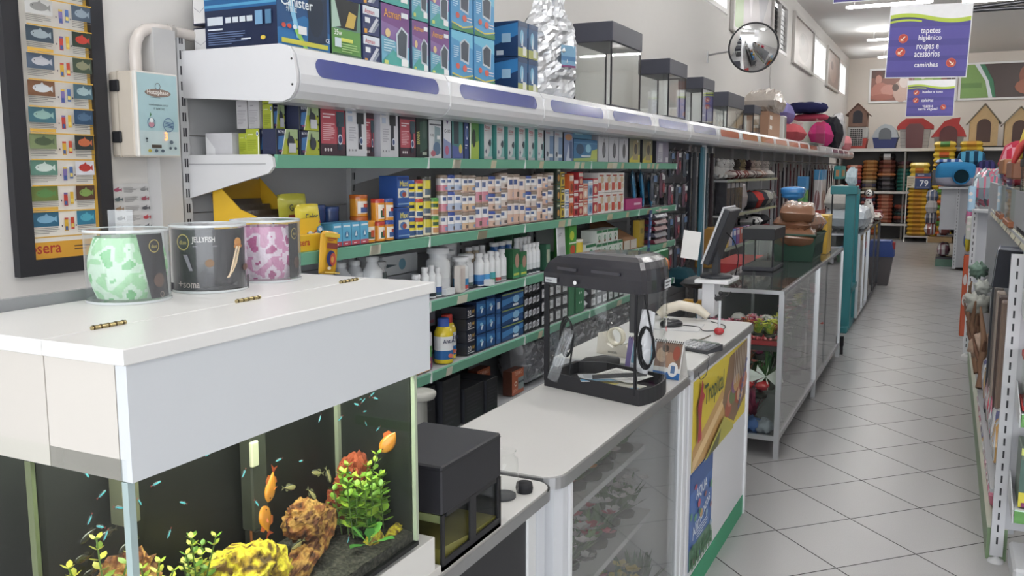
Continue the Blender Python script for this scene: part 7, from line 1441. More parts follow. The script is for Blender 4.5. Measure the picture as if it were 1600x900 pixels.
for i in range(14):
    k = rr.choice((0, 2, 3, 3)); x = rr.uniform(-1.15, -.85); y = 5.05+.16*i
    o = inst(SP2[k] if i % 2 else PLT[3], 'silk_plant', (x, y, .372), '%s, lower showcase shelf, %s from the near end' % (SN[k] if i % 2 else 'dark green silk plant', ORD[i]), 'plant', 'plants in the showcase', rz=i); o.scale = (1.5, 1.5, 1.7)
for i in range(10):
    o = inst((PLT[3], PLT[6], PLT[0])[i % 3], 'silk_plant', (rr.uniform(-1.15, -.86), 5.05+.2*i, .115), '%s on the showcase floor, %s from the near end' % (('dark green silk plant', 'plum silk plant', 'green and white silk plant')[i % 3], ORD[i]), 'plant', 'plants in the showcase', rz=i); o.scale = (1.6, 1.6, 1.5)
def ornament(x, y, z, c, label, s=.05, seed=1):
    b = MB(); b.ball((0, 0, s*.8), (s, s, s*.9), c, 'wood', 14, 10, f=lambda p: 1+noise.noise(p*2.2+Vector((seed, 0, 0)))*.6); o = b.build('aquarium_ornament'); o.location = (x, y, z); return tag(o, label, 'ornament')
b = MB()
for k in range(9): a = k*.7; d = Vector((math.cos(a), 0, math.sin(a)*.6)); b.poly([(0, 0, .05), tuple(Vector((0, 0, .05))+d*.09+Vector((0, -.01, .02))), tuple(Vector((0, 0, .05))+d*.1+Vector((0, -.02, -.02)))], [(0, 1, 2)], '#cfd2cc', 'print')
o = b.build('paper_tags'); o.location = (-.86, 4.975+.03, .40); tag(o, 'cluster of white printed tags behind the showcase end glass', 'tag')
ornament(-.97, 5.03, .375, '#b8363c', 'red round ornament on the lower showcase shelf', .03, 3); ornament(-.93, 5.05, .113, '#3f5f9a', 'blue ornament on the showcase floor', .05, 7); ornament(-.86, 5.04, .113, '#8a8f9a', 'grey rocky ornament on the showcase floor', .05, 9); ornament(-1.05, 5.04, .113, '#6a5a50', 'brown rocky ornament on the showcase floor', .06, 4)
# on the showcase
TOPS = .952
hood_tank('small_display_tank', 5.80, 6.20, .275, .20, .075, 'small hooded tank standing on the glass showcase', None, x=-.975, z=TOPS, tint='tankglass', dark='#1a1b1f')
e = thing('shopping_basket', 'dark green plastic basket holding bags of brown pellets', 'basket', (-.965, 6.78, TOPS))
b = MB(); V = []
for (z, k) in ((0, .86), (.17, 1.0), (.185, 1.06), (.19, 1.06)):
    for (x, y) in ((-.15, -.26), (.15, -.26), (.15, .26), (-.15, .26)): V.append((x*k, y*k, z))
b.poly(V, [(j*4+i, j*4+(i+1) % 4, (j+1)*4+(i+1) % 4, (j+1)*4+i) for j in range(3) for i in range(4)]+[(3, 2, 1, 0)], '#1f4434', 'plastic')
for k in range(14):
    x = -.12+k*.018; b.box(x, x+.006, -.245, -.243+.001, .03, .15, '#12281f', 'plastic') if 0 else None
for k in range(22): y = -.22+k*.02; b.box(.141+.0, .1445, y, y+.007, .03, .14, '#16352a', 'plastic')
b.build('basket_body', e)
for q in (-.28, .28): b = MB(); b.tube([(-.15, q, .19), (.15, q, .19)], .008, '#1f4434', 'plastic'); b.build('basket_handle', e)
for i, (dx, dy, z, rz) in enumerate(((0, -.05, .10, .1), (0, .03, .19, -.2), (-.02, -.02, .27, .15))):
    b = MB(); b.pillow(.25, .48, .14, '#86593e', 'pouch', 16, 18, 5, .05, i, sm=True, fq=4); o = b.build('pellet_bag'); o.location = (-.965+dx, 6.78+dy, TOPS+z); o.rotation_euler = (0, .05, rz); tag(o, 'clear bag of brown pellets in the green basket, %s' % ('bottom', 'middle', 'topmost')[i], 'bag', 'pellet bags in the basket')
e = thing('yellow_can', 'tall yellow tin standing behind the green basket', 'tin', (-.875, 7.32, TOPS))
b = MB(); b.box(-.06, .06, -.13, .13, 0, .29, '#d8ac34', 'print', r=.006); A = Art(b, (.06, -.13, 0), (0, .26, 0), (0, 0, .29)); A.e(.5, .5, .2, .14, '#c89a2c'); A = Art(b, (-.06, -.13, 0), (.12, 0, 0), (0, 0, .29)); A.lines(.2, .7, .2, .4, 3, '#4a3a5a'); b.build('tin_body', e); b = MB(); b.box(-.062, .062, -.132, .132, .29, .30, '#e2bc4a', 'plastic', r=.003); b.build('lid', e)
e = thing('bird_feeder', 'blue topped plastic feeder on the glass showcase behind the basket', 'feeder', (-1.12, 7.45, TOPS)); e.scale = (.82, .82, .84)
b = MB(); b.ball((0, 0, .55), (.14, .17, .05), '#2f80c8', 'gloss', 24, 12, f=lambda p: .8/max((p.x**4+p.y**4)**.25, .62)*(1 if p.z > -.2 else .9)); b.build('dome', e); b = MB(); b.lathe([(.07, .28), (.065, .36), (.05, .42), (.045, .52)], '#2a74b0', 'gloss', 18); b.build('blue_hopper', e); b = MB(); b.lathe([(.06, .0), (.07, .1), (.075, .27), (.07, .28)], '#3f7a4a', 'plastic', 18); b.build('green_base', e)
m = MB(); m.box(-.07, .07, -.16, .16, 0, .29, '#3a7ab8', 'print', r=.004); A = Art(m, (-.07, -.16, 0), (.14, 0, 0), (0, 0, .29)); A.r(.0, .6, 1, 1, '#6ab0d8'); A.e(.4, .3, .3, .2, '#2c5a8a'); o = m.build('blue_carton'); o.location = (-1.10, 7.0+.72, TOPS); tag(o, 'blue carton standing behind the pellet bags on the showcase', 'box')

# ================================================================ teal rack, far counters
TEAL = '#2f8088'
e = thing('teal_display_rack', 'teal painted wooden rack with hanging leashes at the end of the showcase', 'rack', (-.90, 9.35, 0))
b = MB(); b.box(.0, .09, -.06, .06, .04, 1.40, TEAL, 'paint', r=.004); b.build('post', e)
b = MB(); b.box(-.14, .11, -.09, .09, 1.36, 1.44, TEAL, 'paint', r=.006); b.build('head_board', e)
b = MB(); b.box(-.135, -.12, -.01, .005, .0, 1.36, '#26262a', 'paint'); b.build('black_rod', e)
b = MB(); b.box(.0, .09, -.05, .6, .38, .43, TEAL, 'paint'); b.box(.02, .08, .5, .58, .03, 1.4, '#2f8d96', 'paint'); b.build('cross_bar', e)
b = MB(); b.box(.01, .08, -.16, .6, 0, .06, TEAL, 'paint', r=.006); b.build('foot', e)
b = MB(); b.tube([(-.02, -.3, .83), (-.02, .0, .83)], .022, '#2f7ac0', 'gloss'); b.build('blue_peg', e)
showcase('white_framed_showcase', 9.95, 11.2, -1.3, -.80, .93, 'white framed glass counter behind the teal rack', False, .04, '#cfd2d6', 2)
showcase('dark_framed_showcase', 11.25, 13.0, -1.3, -.80, .93, 'dark framed glass counter farther along the aisle', False, .04, '#4a4a4e', 2)
for i in range(6):
    m = MB(); c, cn = (('#3f5fa0', 'blue'), ('#8a4a44', 'rust'), ('#c9c8c4', 'white'), ('#5a4a40', 'brown'), ('#3f6a8a', 'steel blue'), ('#b8b4ae', 'grey'))[i]; m.box(-.12, .12, -.15, .15, 0, .22, c, 'print', r=.01); A = Art(m, (.12, -.15, 0), (0, .3, 0), (0, 0, .22)); A.r(.15, .3, .85, .8, '#c9c2b8'); o = m.build('boxed_item'); o.location = (-1.0, 10.15+.45*i, .367); tag(o, '%s boxed item inside the far glass counters, %s in line' % (cn, ORD[i]), 'box')
m = MB(); m.pillow(.46, .9, .26, '#c3cdd6', 'pouch', 16, 16, 4, .07, 3, sm=False, fq=5); o = m.build('white_wrapped_bed'); o.location = (-1.0, 10.75, .94); tag(o, 'pale blue wrapped bed lying on the white framed counter', 'bag')
m = MB(); m.pillow(.30, .42, .22, '#cfcbc4', 'fabric', 16, 16, 3, .07, 5); o = m.build('white_sack'); o.location = (-1.08, 10.55, 1.19); o.rotation_euler = (.3, 0, 0); tag(o, 'white sack heaped on the pale blue wrapped bed', 'bag')
# dalmatian figure
e = thing('dalmatian_figure', 'sitting spotted dog statue with a red collar on the counter', 'dog statue', (-.90, 12.15, .94))
prof = [(0, 0), (.10, .01), (.115, .08), (.10, .16), (.075, .24), (.05, .30), (.045, .33)]
def spot(a, j): return '#26262a' if noise.noise(Vector((math.cos(a)*2.3, math.sin(a)*2.3, j*.9+4))) > .28 else '#e2e0dc'
b = MB(); b.lathe([(r_*.75, z) for r_, z in [(p[0]*(1 if 1 else 1), p[1]) for p in sum([[((prof[i][0]*(1-t)+prof[i+1][0]*t), prof[i][1]*(1-t)+prof[i+1][1]*t) for t in (0, .33, .66)] for i in range(6)], [])]]+[(.034, .34)], None, 'gloss', 20, cf=spot, sy=1.25)
b.tube([(.045, -.07, .2), (.05, -.10, .1), (.05, -.11, .0)], [.024, .02, .024], '#e2e0dc', 'gloss', 10); b.tube([(-.045, -.07, .2), (-.05, -.10, .1), (-.05, -.11, .0)], [.024, .02, .024], '#e2e0dc', 'gloss', 10)
b.ball((0, -.02, .385), (.046, .055, .048), '#e2e0dc', 'gloss', 16, 10, cf=lambda t, a: '#26262a' if noise.noise(Vector((t*6, a*1.4, 3))) > .3 else '#e6e4e0'); b.tube([(0, -.05, .375), (0, -.10, .362)], [.028, .02], '#e6e4e0', 'gloss', 10); b.ball((0, -.11, .37), .013, '#1b1b1e', 'gloss', 8, 6)
for s_ in (-1, 1): b.ball((s_*.018, -.068, .395), .007, '#141416', 'gloss', 6, 4); b.ball((s_*.05, -.005, .38), (.014, .022, .036), '#26262a', 'gloss', 10, 8)
b.build('dog_body', e); b = MB(); b.lathe([(.040, .315), (.044, .325), (.040, .337)], '#b02430', 'gloss', 18, cap=False, sy=1.1); b.build('collar', e); e.scale = (.95, .95, .95)
m = MB(); m.pillow(.3, .5, .1, '#c8a8a0', 'fabric', 10, 10, 3, .05, 7, cf=lambda u, v: '#7a2a2c' if noise.noise(Vector((u*9, v*9, 1))) > .1 else '#d8cfc8'); o = m.build('folded_cloths'); o.location = (-.9, 12.7, .94); tag(o, 'red and white folded cloths on the dark framed counter', 'cloth')
e = thing('blue_lidded_bin', 'grey bin with a blue swing lid at the end of the counters', 'bin', (-.79, 13.45, 0))
b = MB(); b.prism([(-.10, 0), (.10, 0), (.15, .40), (-.15, .40)], -.16, .16, 'y', '#5f5a5c', 'plastic'); b.build('bin_body', e); b = MB(); b.prism([(-.165, .40), (.165, .40), (.16, .48), (.12, .62), (-.12, .62), (-.16, .48)], -.175, .175, 'y', '#2c4a9a', 'plastic'); b.build('lid', e); b = MB(); b.box(.135, .17, -.05, .05, .5, .6, '#b03034', 'plastic', r=.005); b.build('red_sticker', e)
m = MB(); m.box(-.08, .08, -.1, .1, 0, .12, '#8a2a30', 'plastic', r=.01); o = m.build('red_box'); o.location = (-.86, 12.88, .94); tag(o, 'small dark red box at the very end of the far counter', 'box')
# ================================================================ hanging goods and clothing on the left gondola
def packet(w_, h_, th, c, art=None, m='pouch', seed=0, flat=False, name='packet'):
    """packet hanging from its top centre, facing +X"""
    b = MB(); b.pillow(h_, w_, th, c, m, 8, 6, 6, th*.15, seed, z0=False, sm=not flat); b.xf(Matrix(((0, 0, 1, 0), (0, 1, 0, 0), (1, 0, 0, -h_/2), (0, 0, 0, 1))))
    if art: A = Art(b, (th/2+.001, -w_*.42, -h_*.95), (0, w_*.84, 0), (0, 0, h_*.9), lift=.0012); A.draw(art)
    return mesh_of(b, name)
def hookrow(y, z, n, packs, label, grp, x0=-2.38, L=.34, name='hanging_packet'):
    h = MB(); h.tube([(x0, y, z), (x0+L, y, z), (x0+L+.012, y, z+.02)], .0035, '#b9bbbe', 'steel', 6); tag(h.build('display_hook'), 'steel display hook carrying %s' % label, 'hook')
    for k in range(n): inst(packs[k % len(packs)], name, (x0+.06+(L-.08)*k/max(1, n-1), y, z-.004), '%s, %s from the wall' % (label, ORD[k]), 'packet', grp)
GREY = [packet(.13, .22, .03, c, [('r', .1, .7, .9, .95, d), ('e', .5, .4, .3, .2, e_), ('r', .3, .1, .7, .2, '#b9bac0')], seed=i) for i, (c, d, e_) in enumerate((('#55575f', '#9a9ca6', '#2c2e34'), ('#3f4148', '#c2c4cc', '#6a6c76'), ('#4f5560', '#5a7aa8', '#23252c')))]
MIX = [packet(.12, .2, .025, c, [('r', .1, .75, .9, .95, '#d6d6da'), ('e', .5, .4, .3, .22, d)], seed=i) for i, (c, d) in enumerate((('#8a8c96', '#5a2c3a'), ('#a4a6b0', '#4a4c5a'), ('#6a4a5a', '#a83a4a')))]
for i, (y, z) in enumerate(((6.72, 1.60), (6.95, 1.60), (7.2, 1.78), (7.42, 1.78), (7.64, 1.78), (7.2, 1.50), (7.42, 1.50), (7.64, 1.50), (7.2, 1.24), (7.42, 1.24), (7.64, 1.24), (7.2, .98), (7.42, .98), (7.64, .98))):
    cn = ('dark plastic packet', 'silvery packet')[(i+1) % 2]
    hookrow(y, z-.02, 3, GREY if i % 2 == 0 else MIX, '%s on hook row %s' % (cn, ORD[i]), 'packets on the display hooks')
# blue clip strip
b = MB(); b.box(-.003, .003, -.025, .025, -.52, 0, '#2f3f78', 'print'); A = Art(b, (.003, -.025, -.52), (0, .05, 0), (0, 0, .52))
for k in range(9): A.r(.1, .02+k*.11, .9, .07+k*.11, ('#b9c6dc', '#4a8ac0', '#d6dae2')[k % 3])
o = b.build('clip_strip'); o.location = (-1.98, 6.42, 1.30); o.rotation_euler = (0, .05, 0); tag(o, 'long blue and white clip strip hanging from the second green rail', 'clip strip')
for i in range(6):
    b = MB(); b.prism([(-.07, 0), (.07, 0), (.05, .03), (-.05, .03)], -.16, .16, 'y', ('#6a2c3c', '#54566a', '#7a3444')[i % 3], 'gloss'); o = b.build('feeding_tray'); o.location = (-2.06, 6.75, 1.035+.05*i-.0); tag(o, '%s plastic tray in the pile at the shelf end, %s from the bottom' % (('wine red', 'grey blue', 'dark red')[i % 3], ORD[i]), 'tray', 'stacked plastic trays')
b = MB(); b.box(-.10, .10, -.2, .2, 0, .26, '#1a7a48', 'print', r=.01); b.ball((.12, -.02, .14), (.05, .07, .07), '#d8702c', 'gloss', 16, 10); o = b.build('green_carrier'); o.location = (-2.08, 6.72, .72); tag(o, 'green case with an orange ball shaped window on the fourth shelf end', 'case')
m = MB(); m.pillow(.22, .3, .16, '#1f4450', 'fabric', 8, 10, 3, .04, 2); o = m.build('teal_cushion'); o.location = (-2.0, 7.35, .62); tag(o, 'teal soft item lying below the hooks near the monitor', 'cushion')
# tall hanging packs between Y 8.0 and 9.0
for i in range(9):
    c, cn = (('#3a3c44', 'charcoal'), ('#4a5a62', 'slate'), ('#6a6c70', 'grey'), ('#3f3438', 'brown black'), ('#2f5a64', 'teal'))[i % 5]; L = (.95, 1.0, .9)[i % 3]
    b = MB(); b.box(-.02, .02, -.028, .028, -L, 0, c, 'pouch', r=.006); b.box(-.004, .004, -.02, .02, 0, .05, '#c9c9cc', 'print'); A = Art(b, (.02, -.026, -L), (0, .052, 0), (0, 0, L)); A.r(.2, .75, .8, .95, '#9a9ca2')
    o = b.build('long_hanging_pack'); o.location = (-2.14-.03*(i % 2), 8.08+.11*i, 1.76); tag(o, '%s long narrow pack hanging beyond the divider, %s from the left' % (cn, ORD[i]), 'packet', 'long packs beyond the divider')
b = MB(); b.box(-.1, .1, -.14, .14, 0, .4, '#b0843a', 'print', r=.01); A = Art(b, (.1, -.14, 0), (0, .28, 0), (0, 0, .4)); A.r(.1, .5, .9, .9, '#a8442c'); A.r(.2, .1, .8, .4, '#e0c43a'); o = b.build('yellow_sack'); o.location = (-2.13, 8.85, .63); tag(o, 'yellow and red sack low beyond the divider', 'sack')
# clothing shelves
def plush(x, y, z, c, s, label, seed=0):
    rr = random.Random(seed); b = MB(); b.ball((0, 0, s*.7), (s*.7, s*.75, s*.7), c, 'fabric', 12, 8); b.ball((s*.3, 0, s*1.5), (s*.48, s*.5, s*.45), c, 'fabric', 12, 8)
    for q in (-1, 1): b.ball((s*.3, q*s*.36, s*1.85), s*.18, c, 'fabric', 8, 6); b.ball((s*.6, q*s*.4, s*.3), (s*.3, s*.2, s*.2), c, 'fabric', 8, 6); b.ball((s*.74, q*s*.17, s*1.58), s*.05, '#1a1a1c', 'gloss', 6, 4)
    b.ball((s*.78, 0, s*1.42), s*.07, '#1a1a1c', 'gloss', 6, 4); o = b.build('plush_toy'); o.location = (x, y, z+.001); o.rotation_euler = (0, 0, -.4); return tag(o, label, 'toy', 'plush toys on the clothing shelf')
for i, (y, c, cn) in enumerate(((9.2, '#c9c7c4', 'white'), (9.42, '#d2d0cd', 'white'), (9.64, '#c4c2c0', 'white'), (9.95, '#4a4440', 'dark'), (10.25, '#8a7a5c', 'khaki'), (10.55, '#3c2c34', 'dark plum'), (10.85, '#a8948a', 'beige'), (11.15, '#b5a79e', 'beige'), (11.45, '#a79c98', 'grey'), (11.72, '#b9b0aa', 'pale'))):
    plush(-2.14, y, 1.50, c, .105, '%s plush toy sitting on the top clothing shelf, %s from the left' % (cn, ORD[i]), i)
for i, (y, c, cn) in enumerate(((9.6, '#6a3438', 'wine'), (10.0, '#8a5048', 'striped rust'), (10.5, '#7a6a68', 'grey brown'), (11.0, '#a07a6a', 'tan'), (11.5, '#d0ccc8', 'cream'))):
    m = MB(); m.pillow(.2, .36, .09, c, 'fabric', 8, 8, 3, .03, i, cf=lambda u, v: c if int(v*8) % 3 else '#c9c0ba'); o = m.build('folded_garment'); o.location = (-2.08+.02, y-.1, 1.502); o.location.x = -2.12 if 0 else -2.07; tag(o, '%s folded garment on the top clothing shelf, %s from the left' % (cn, ORD[i]), 'garment', 'folded garments')
for i in range(4):
    b = MB(); b.box(-.06, .06, -.09, .09, 0, .33, '#34343a', 'pouch', r=.008); A = Art(b, (.06, -.09, 0), (0, .18, 0), (0, 0, .33)); A.r(.1, .8, .9, .95, '#8a8a90'); o = b.build('hanging_case'); o.location = (-2.08, 9.2+.2*i, 1.147); tag(o, 'dark grey upright pack on the middle clothing shelf, %s from the left' % ORD[i], 'packet', 'dark packs on the clothing shelf')
m = MB(); m.pillow(.12, .3, .32, '#c3bcc0', 'foil', 8, 10, 3, .06, 4, sm=False); o = m.build('silver_bag'); o.location = (-2.08, 10.05, 1.143); tag(o, 'shiny crinkled silver bag on the middle clothing shelf', 'bag')
for i, (y, c, cn, m_) in enumerate(((10.5, '#34353c', 'black', 'fabric'), (10.9, '#b83430', 'red', 'fabric'), (11.2, '#3a3c44', 'charcoal', 'fabric'), (11.5, '#9a9890', 'grey', 'fabric'), (11.8, '#45464e', 'dark grey', 'pouch'))):
    m = MB(); m.pillow(.3, .42, .20, c, m_, 10, 10, 3, .05, i); o = m.build('pet_garment'); o.location = (-2.14, y, 1.143); tag(o, '%s pet garment heaped on the middle clothing shelf' % cn, 'garment')
for i in range(7):
    c, cn = (('#d8b83a', 'yellow'), ('#b9bac4', 'silver'), ('#3a6ab0', 'blue'), ('#8a5a9a', 'violet'), ('#c86a5a', 'coral'), ('#5a5c8a', 'indigo'), ('#9a7a9a', 'mauve'))[i]; b = MB(); b.box(-.03, .03, -.07, .07, 0, .17, c, 'print', r=.004); A = Art(b, (.03, -.07, 0), (0, .14, 0), (0, 0, .17)); A.r(.1, .6, .9, .9, '#d8d4d8'); o = b.build('small_carton'); o.location = (-2.05, 9.20+.18*i, .802); tag(o, '%s small carton on the lower clothing shelf, %s from the left' % (cn, ORD[i]), 'box', 'small cartons on the lower clothing shelf')
for i, (y, z, c, cn) in enumerate(((10.8, .80, '#2a2a30', 'black'), (11.2, .80, '#d6d4d4', 'white'), (11.6, .80, '#7a2c34', 'dark red'), (10.9, .92, '#d2d0d0', 'second white'), (11.4, .92, '#2c2c32', 'second black'))):
    m = MB(); m.pillow(.3, .4, .12, c, 'fabric', 10, 10, 3, .04, i+9, cf=lambda u, v: c if noise.noise(Vector((u*8, v*8, i))) < .25 else '#2a2a2e'); o = m.build('folded_cloth'); o.location = (-2.15, y, z+.002); tag(o, '%s folded cloth piled on the lower clothing shelf' % cn, 'garment')
b = MB(); b.prism([(-.16, 0), (.16, 0), (.2, .3), (-.2, .3)], -.5, .5, 'y', '#b02a2c', 'plastic'); o = b.build('red_crate'); o.location = (-1.78, 8.9, .42); tag(o, 'red plastic crate in front of the clothing shelves', 'crate')
b = MB(); b.box(-.17, .17, -.46, .46, 0, .415, '#55575c', 'plastic', r=.01); o = b.build('grey_cabinet'); o.location = (-1.78, 8.9, .002); tag(o, 'grey low cabinet carrying the red crate', 'cabinet')
# leashes
LM = []
for c in ('#5a1c24', '#241f24', '#3a2428', '#7a2a2c', '#2c2c34'):
    b = MB(); b.box(-.004, .004, -.02, .02, -.75, 0, c, 'fabric'); b.box(-.005, .005, -.006, .006, -.82, -.75, '#8a8a90', 'steel'); b.box(-.003, .003, -.02, .02, -.10, -.02, '#b9b0a8', 'print') if c in ('#7a2a2c', '#3a2428') else None; LM.append(mesh_of(b, 'leash'))
LN = ['wine red', 'black', 'dark brown', 'red', 'charcoal']
for i in range(44):
    y = 12.1+.165*i; k = R.randrange(5); inst(LM[k], 'hanging_leash', (-2.02-.12*(i % 2), y, 1.68-.05*(i % 3)), '%s leash hanging under the canopy, %s of the line toward the back' % (LN[k], ORD[i]), 'leash', 'leashes hanging under the canopy')
for z in (1.70,):
    for i in range(8): b = MB(); b.tube([(-2.2, 12.05+.95*i, z+.01), (-2.0, 12.05+.95*i, z+.01)], .006, '#8a8a8e', 'steel'); b.tube([(-2.01, 12.05+.95*i, z+.01), (-2.01, 12.98+.95*i, z+.01)], .006, '#8a8a8e', 'steel'); tag(b.build('leash_rail'), 'steel rail holding leashes, %s section toward the back' % ORD[i], 'rail', 'leash rails')
for i, (y, x, z, w_, h_, c, art, lab) in enumerate((
    (13.9, -1.95, 1.10, .3, .4, '#3a8a4a', [('r', 0, .5, 1, 1, '#3a8ac8'), ('e', .5, .3, .3, .15, '#8ab84a')], 'blue and green pack hanging before the leashes'),
    (15.6, -1.92, .78, .62, .82, '#c9c4c4', [('r', 0, .8, 1, 1, '#3a90c8'), ('r', 0, 0, 1, .2, '#a8342c'), ('e', .5, .4, .35, .2, '#8a5a5a'), ('p', [(.2, 0), (.27, 0), (.75, 1), (.7, 1)], '#f0f0f0')], 'tall white pack with blue top and red foot hanging before the leashes'),
    (16.2, -1.9, .1, .6, .6, '#2f7ac0', [('r', 0, 0, 1, 1, '#2f7ac0'), ('p', [(.2, 0), (.3, 0), (.6, 1), (.55, 1)], '#e0e8f0')], 'blue glossy sack standing under the white pack'),
    (18.3, -1.9, 1.42, .9, .25, '#2f9a9c', [('r', .3, .2, .8, .7, '#c88a5a')], 'turquoise box hanging at the far end under the canopy'))):
    b = MB(); b.box(-.06, .06, -w_/2, w_/2, 0, h_, c, 'print', r=.01); A = Art(b, (.06, -w_/2, 0), (0, w_, 0), (0, 0, h_)); A.draw(art); A = Art(b, (-.06, -w_/2, 0), (.12, 0, 0), (0, 0, h_)); A.draw(art); o = b.build('pet_product_pack'); o.location = (x, y, z); tag(o, lab, 'packet')
m = MB(); m.pillow(.10, .10, .17, '#b9ccd4', 'pouch', 10, 10, 3, .12, 7, sm=False, fq=6); o = m.build('clear_glove_bag'); o.location = (-.86, 9.35, 1.442); tag(o, 'pale clear plastic bag standing on the teal rack head', 'bag')

# ================================================================ shelving along the back wall
bk = thing('rear_shelving', 'white edged shelving along the back wall holding feed bags and pet houses', 'shelving', (0, 0, 0))
BX0, BX1, BY0, BY1 = -2.36, 4.8, 22.35, 22.95
for z, h in ((2.085, .05), (1.10, .035), (.36, .035)):
    b = MB(); b.box(BX0, BX1, BY0+.02, BY1, z-h, z, '#a9a7a5', 'paint'); b.box(BX0, BX1, BY0, BY0+.02, z-h*1.4, z+.002, '#e0ddd8', 'paint'); b.build('shelf', bk)
x = BX0+.03
while x < BX1:
    b = MB(); b.box(x-.02, x+.02, BY0+.03, BY1, 0, 2.04, '#8a8886', 'paint'); b.build('upright', bk); x += 1.4
b = MB(); b.box(BX0, BX1, BY1, BY1+.02, 0, 2.05, '#4c4a4a', 'paint'); b.build('back_panel', bk)
_fb = {}
def feedbag(x, y, z, w_, d, h, c, c2, label, grp, seed=0):
    key = (w_, d, h, c, c2, seed % 3)
    if key not in _fb:
        b = MB(); b.pillow(w_, d, h*1.1, c, 'pouch', 14, 10, 9, h*.14, seed % 3, sm=True, cf=lambda u, v: c2 if .3 < u < .72 and v < .5 else c); _fb[key] = mesh_of(b, 'feed_bag')
    return inst(_fb[key], 'feed_bag', (x+R.uniform(-.01, .01), y, z), label, 'feed bag', grp)
def bagstack(x, y, z0, n, w_, h, cols, sname, d=.5, seed=0):
    for k in range(n):
        c, c2 = cols[k % len(cols)]; feedbag(x, y, z0+k*h, w_, d, h, c, c2, '%s, %s from the bottom' % (sname, ORD[k]) if n > 1 else sname, sname if n > 1 else None, seed+k)
BB = BY0+.30
bagstack(-2.02, BB, 1.102, 3, .36, .085, [('#8a3a6a', '#a85a8a'), ('#a83a34', '#c8685a')], 'red and purple feed bag in the leftmost back wall pile'); bagstack(-2.02, BB, 1.36, 4, .36, .085, [('#c8604a', '#d88a70'), ('#d0705c', '#e0b0a0')], 'orange red feed bag on top of the leftmost back wall pile')
bagstack(-1.67, BB, 1.102, 3, .34, .085, [('#9a8a70', '#b8a890'), ('#4a4a6a', '#7a6a70')], 'greyish feed bag low in the second back wall pile'); bagstack(-1.67, BB, 1.36, 5, .34, .09, [('#a8703a', '#b8844a'), ('#9a6236', '#b07c48')], 'brown feed bag in the second back wall pile')
bagstack(-1.31, BB, 1.102, 3, .40, .11, [('#26242a', '#4a484e'), ('#2c2a30', '#6a6468')], 'black feed bag low in the third back wall pile'); bagstack(-1.31, BB, 1.44, 1, .42, .07, [('#c87a4a', '#d8956a')], 'single orange feed bag in the third back wall pile'); bagstack(-1.31, BB, 1.515, 3, .40, .10, [('#5a2a24', '#8a5a48'), ('#6a3a2c', '#8a4a3c')], 'maroon feed bag in the third back wall pile'); bagstack(-1.31, BB, 1.82, 1, .36, .13, [('#1c1c20', '#d0d0d4')], 'black feed bag with white lettering crowning the third pile')
bagstack(-.93, BB, 1.102, 6, .34, .085, [('#2a7468', '#3a8478'), ('#2f6a60', '#44857a')], 'teal feed bag in the fourth back wall pile'); bagstack(-.93, BB, 1.62, 2, .36, .08, [('#5a4a3c', '#7a5a48'), ('#4a3038', '#6a4450')], 'brownish feed bag topping the teal pile')
bagstack(-1.67, BB, .362, 8, .34, .083, [('#4a3a50', '#6a5468'), ('#a8605a', '#c88a7c'), ('#3f4a68', '#5a6480'), ('#b86a50', '#c88a6a')], 'mixed colour feed bag in the lower second pile')
bagstack(-1.31, BB, .362, 8, .36, .083, [('#a8543f', '#c07a60'), ('#b0604a', '#c88870')], 'salmon feed bag in the lower third pile')
bagstack(-.95, BB, .362, 5, .34, .085, [('#3a3438', '#5a5054'), ('#a84a3a', '#b8604c'), ('#2f4a4a', '#486464')], 'dark feed bag in the lower fourth pile')
YL = [('#d0a22c', '#c88c2c'), ('#cc9a28', '#b8802c')]
p_ = thing('pallet_rack', 'low white edged rack under the yellow feed bags', 'rack', (-.60, 22.0, 0)); b = MB(); b.box(-.24, .24, -.28, .28, .10, .13, '#c9c6c0', 'paint'); b.build('platform', p_)
for s_ in (-.235, .235): b = MB(); b.box(s_-.012, s_+.012, -.285, -.26, 0, 1.22 if s_ < 0 else .1, '#d6d3cc', 'paint'); b.build('post', p_)
bagstack(-.60, 22.0, .135, 12, .42, .095, YL, 'golden yellow feed bag in the front left yellow pile'); bagstack(-.60, 22.0, 1.285, 4, .42, .115, [('#d8b43a', '#c8742c'), ('#d8b83a', '#e0c85a')], 'light yellow feed bag above the price board')
bagstack(-.12, 22.0, .13, 18, .46, .115, [('#d8b42c', '#c85a2c'), ('#d0a428', '#cc9a28'), ('#d8b83a', '#4a8a3a')], 'yellow feed bag in the tall middle pile'); bagstack(.40, 22.0, .13, 18, .46, .115, [('#d8b42c', '#c89a2c'), ('#cfa62a', '#c88c2c')], 'yellow feed bag in the tall right pile')
for x, l in ((-.12, 'middle'), (.40, 'right')): m = MB(); m.box(-.25, .25, -.27, .27, 0, .125, '#a88a60', 'wood', r=.004); o = m.build('wooden_pallet'); o.location = (x, 22.0, 0); tag(o, 'wooden pallet under the tall %s yellow pile' % l, 'pallet')
b = MB(); b.box(-.16, .16, -.006, .006, 0, .34, '#2f4478', 'print'); A = Art(b, (-.16, -.006, 0), (.32, 0, 0), (0, 0, .34), lift=.001); A.r(0, .68, 1, .78, '#c8483c'); A.lines(.15, .85, .83, .93, 1, '#d0c8d8'); A.t('79', .58, .36, .55, '#f0f2f6'); A.r(.1, .08, .9, .12, '#8a94b0'); o = b.build('price_board'); o.location = (-.52, 21.74, 1.18); tag(o, 'blue price board showing 79 in front of the yellow feed bags', 'sign')
b = MB(); b.box(-.08, .08, -.004, .004, 0, .26, '#d8ccb0', 'print'); A = Art(b, (-.08, -.004, 0), (.16, 0, 0), (0, 0, .26), lift=.001); A.lines(.1, .9, .1, .9, 5, '#7a6a4a', 2, .5); o = b.build('price_board'); o.location = (-.76, 21.74, 1.2); tag(o, 'cream price card left of the blue price board', 'sign')
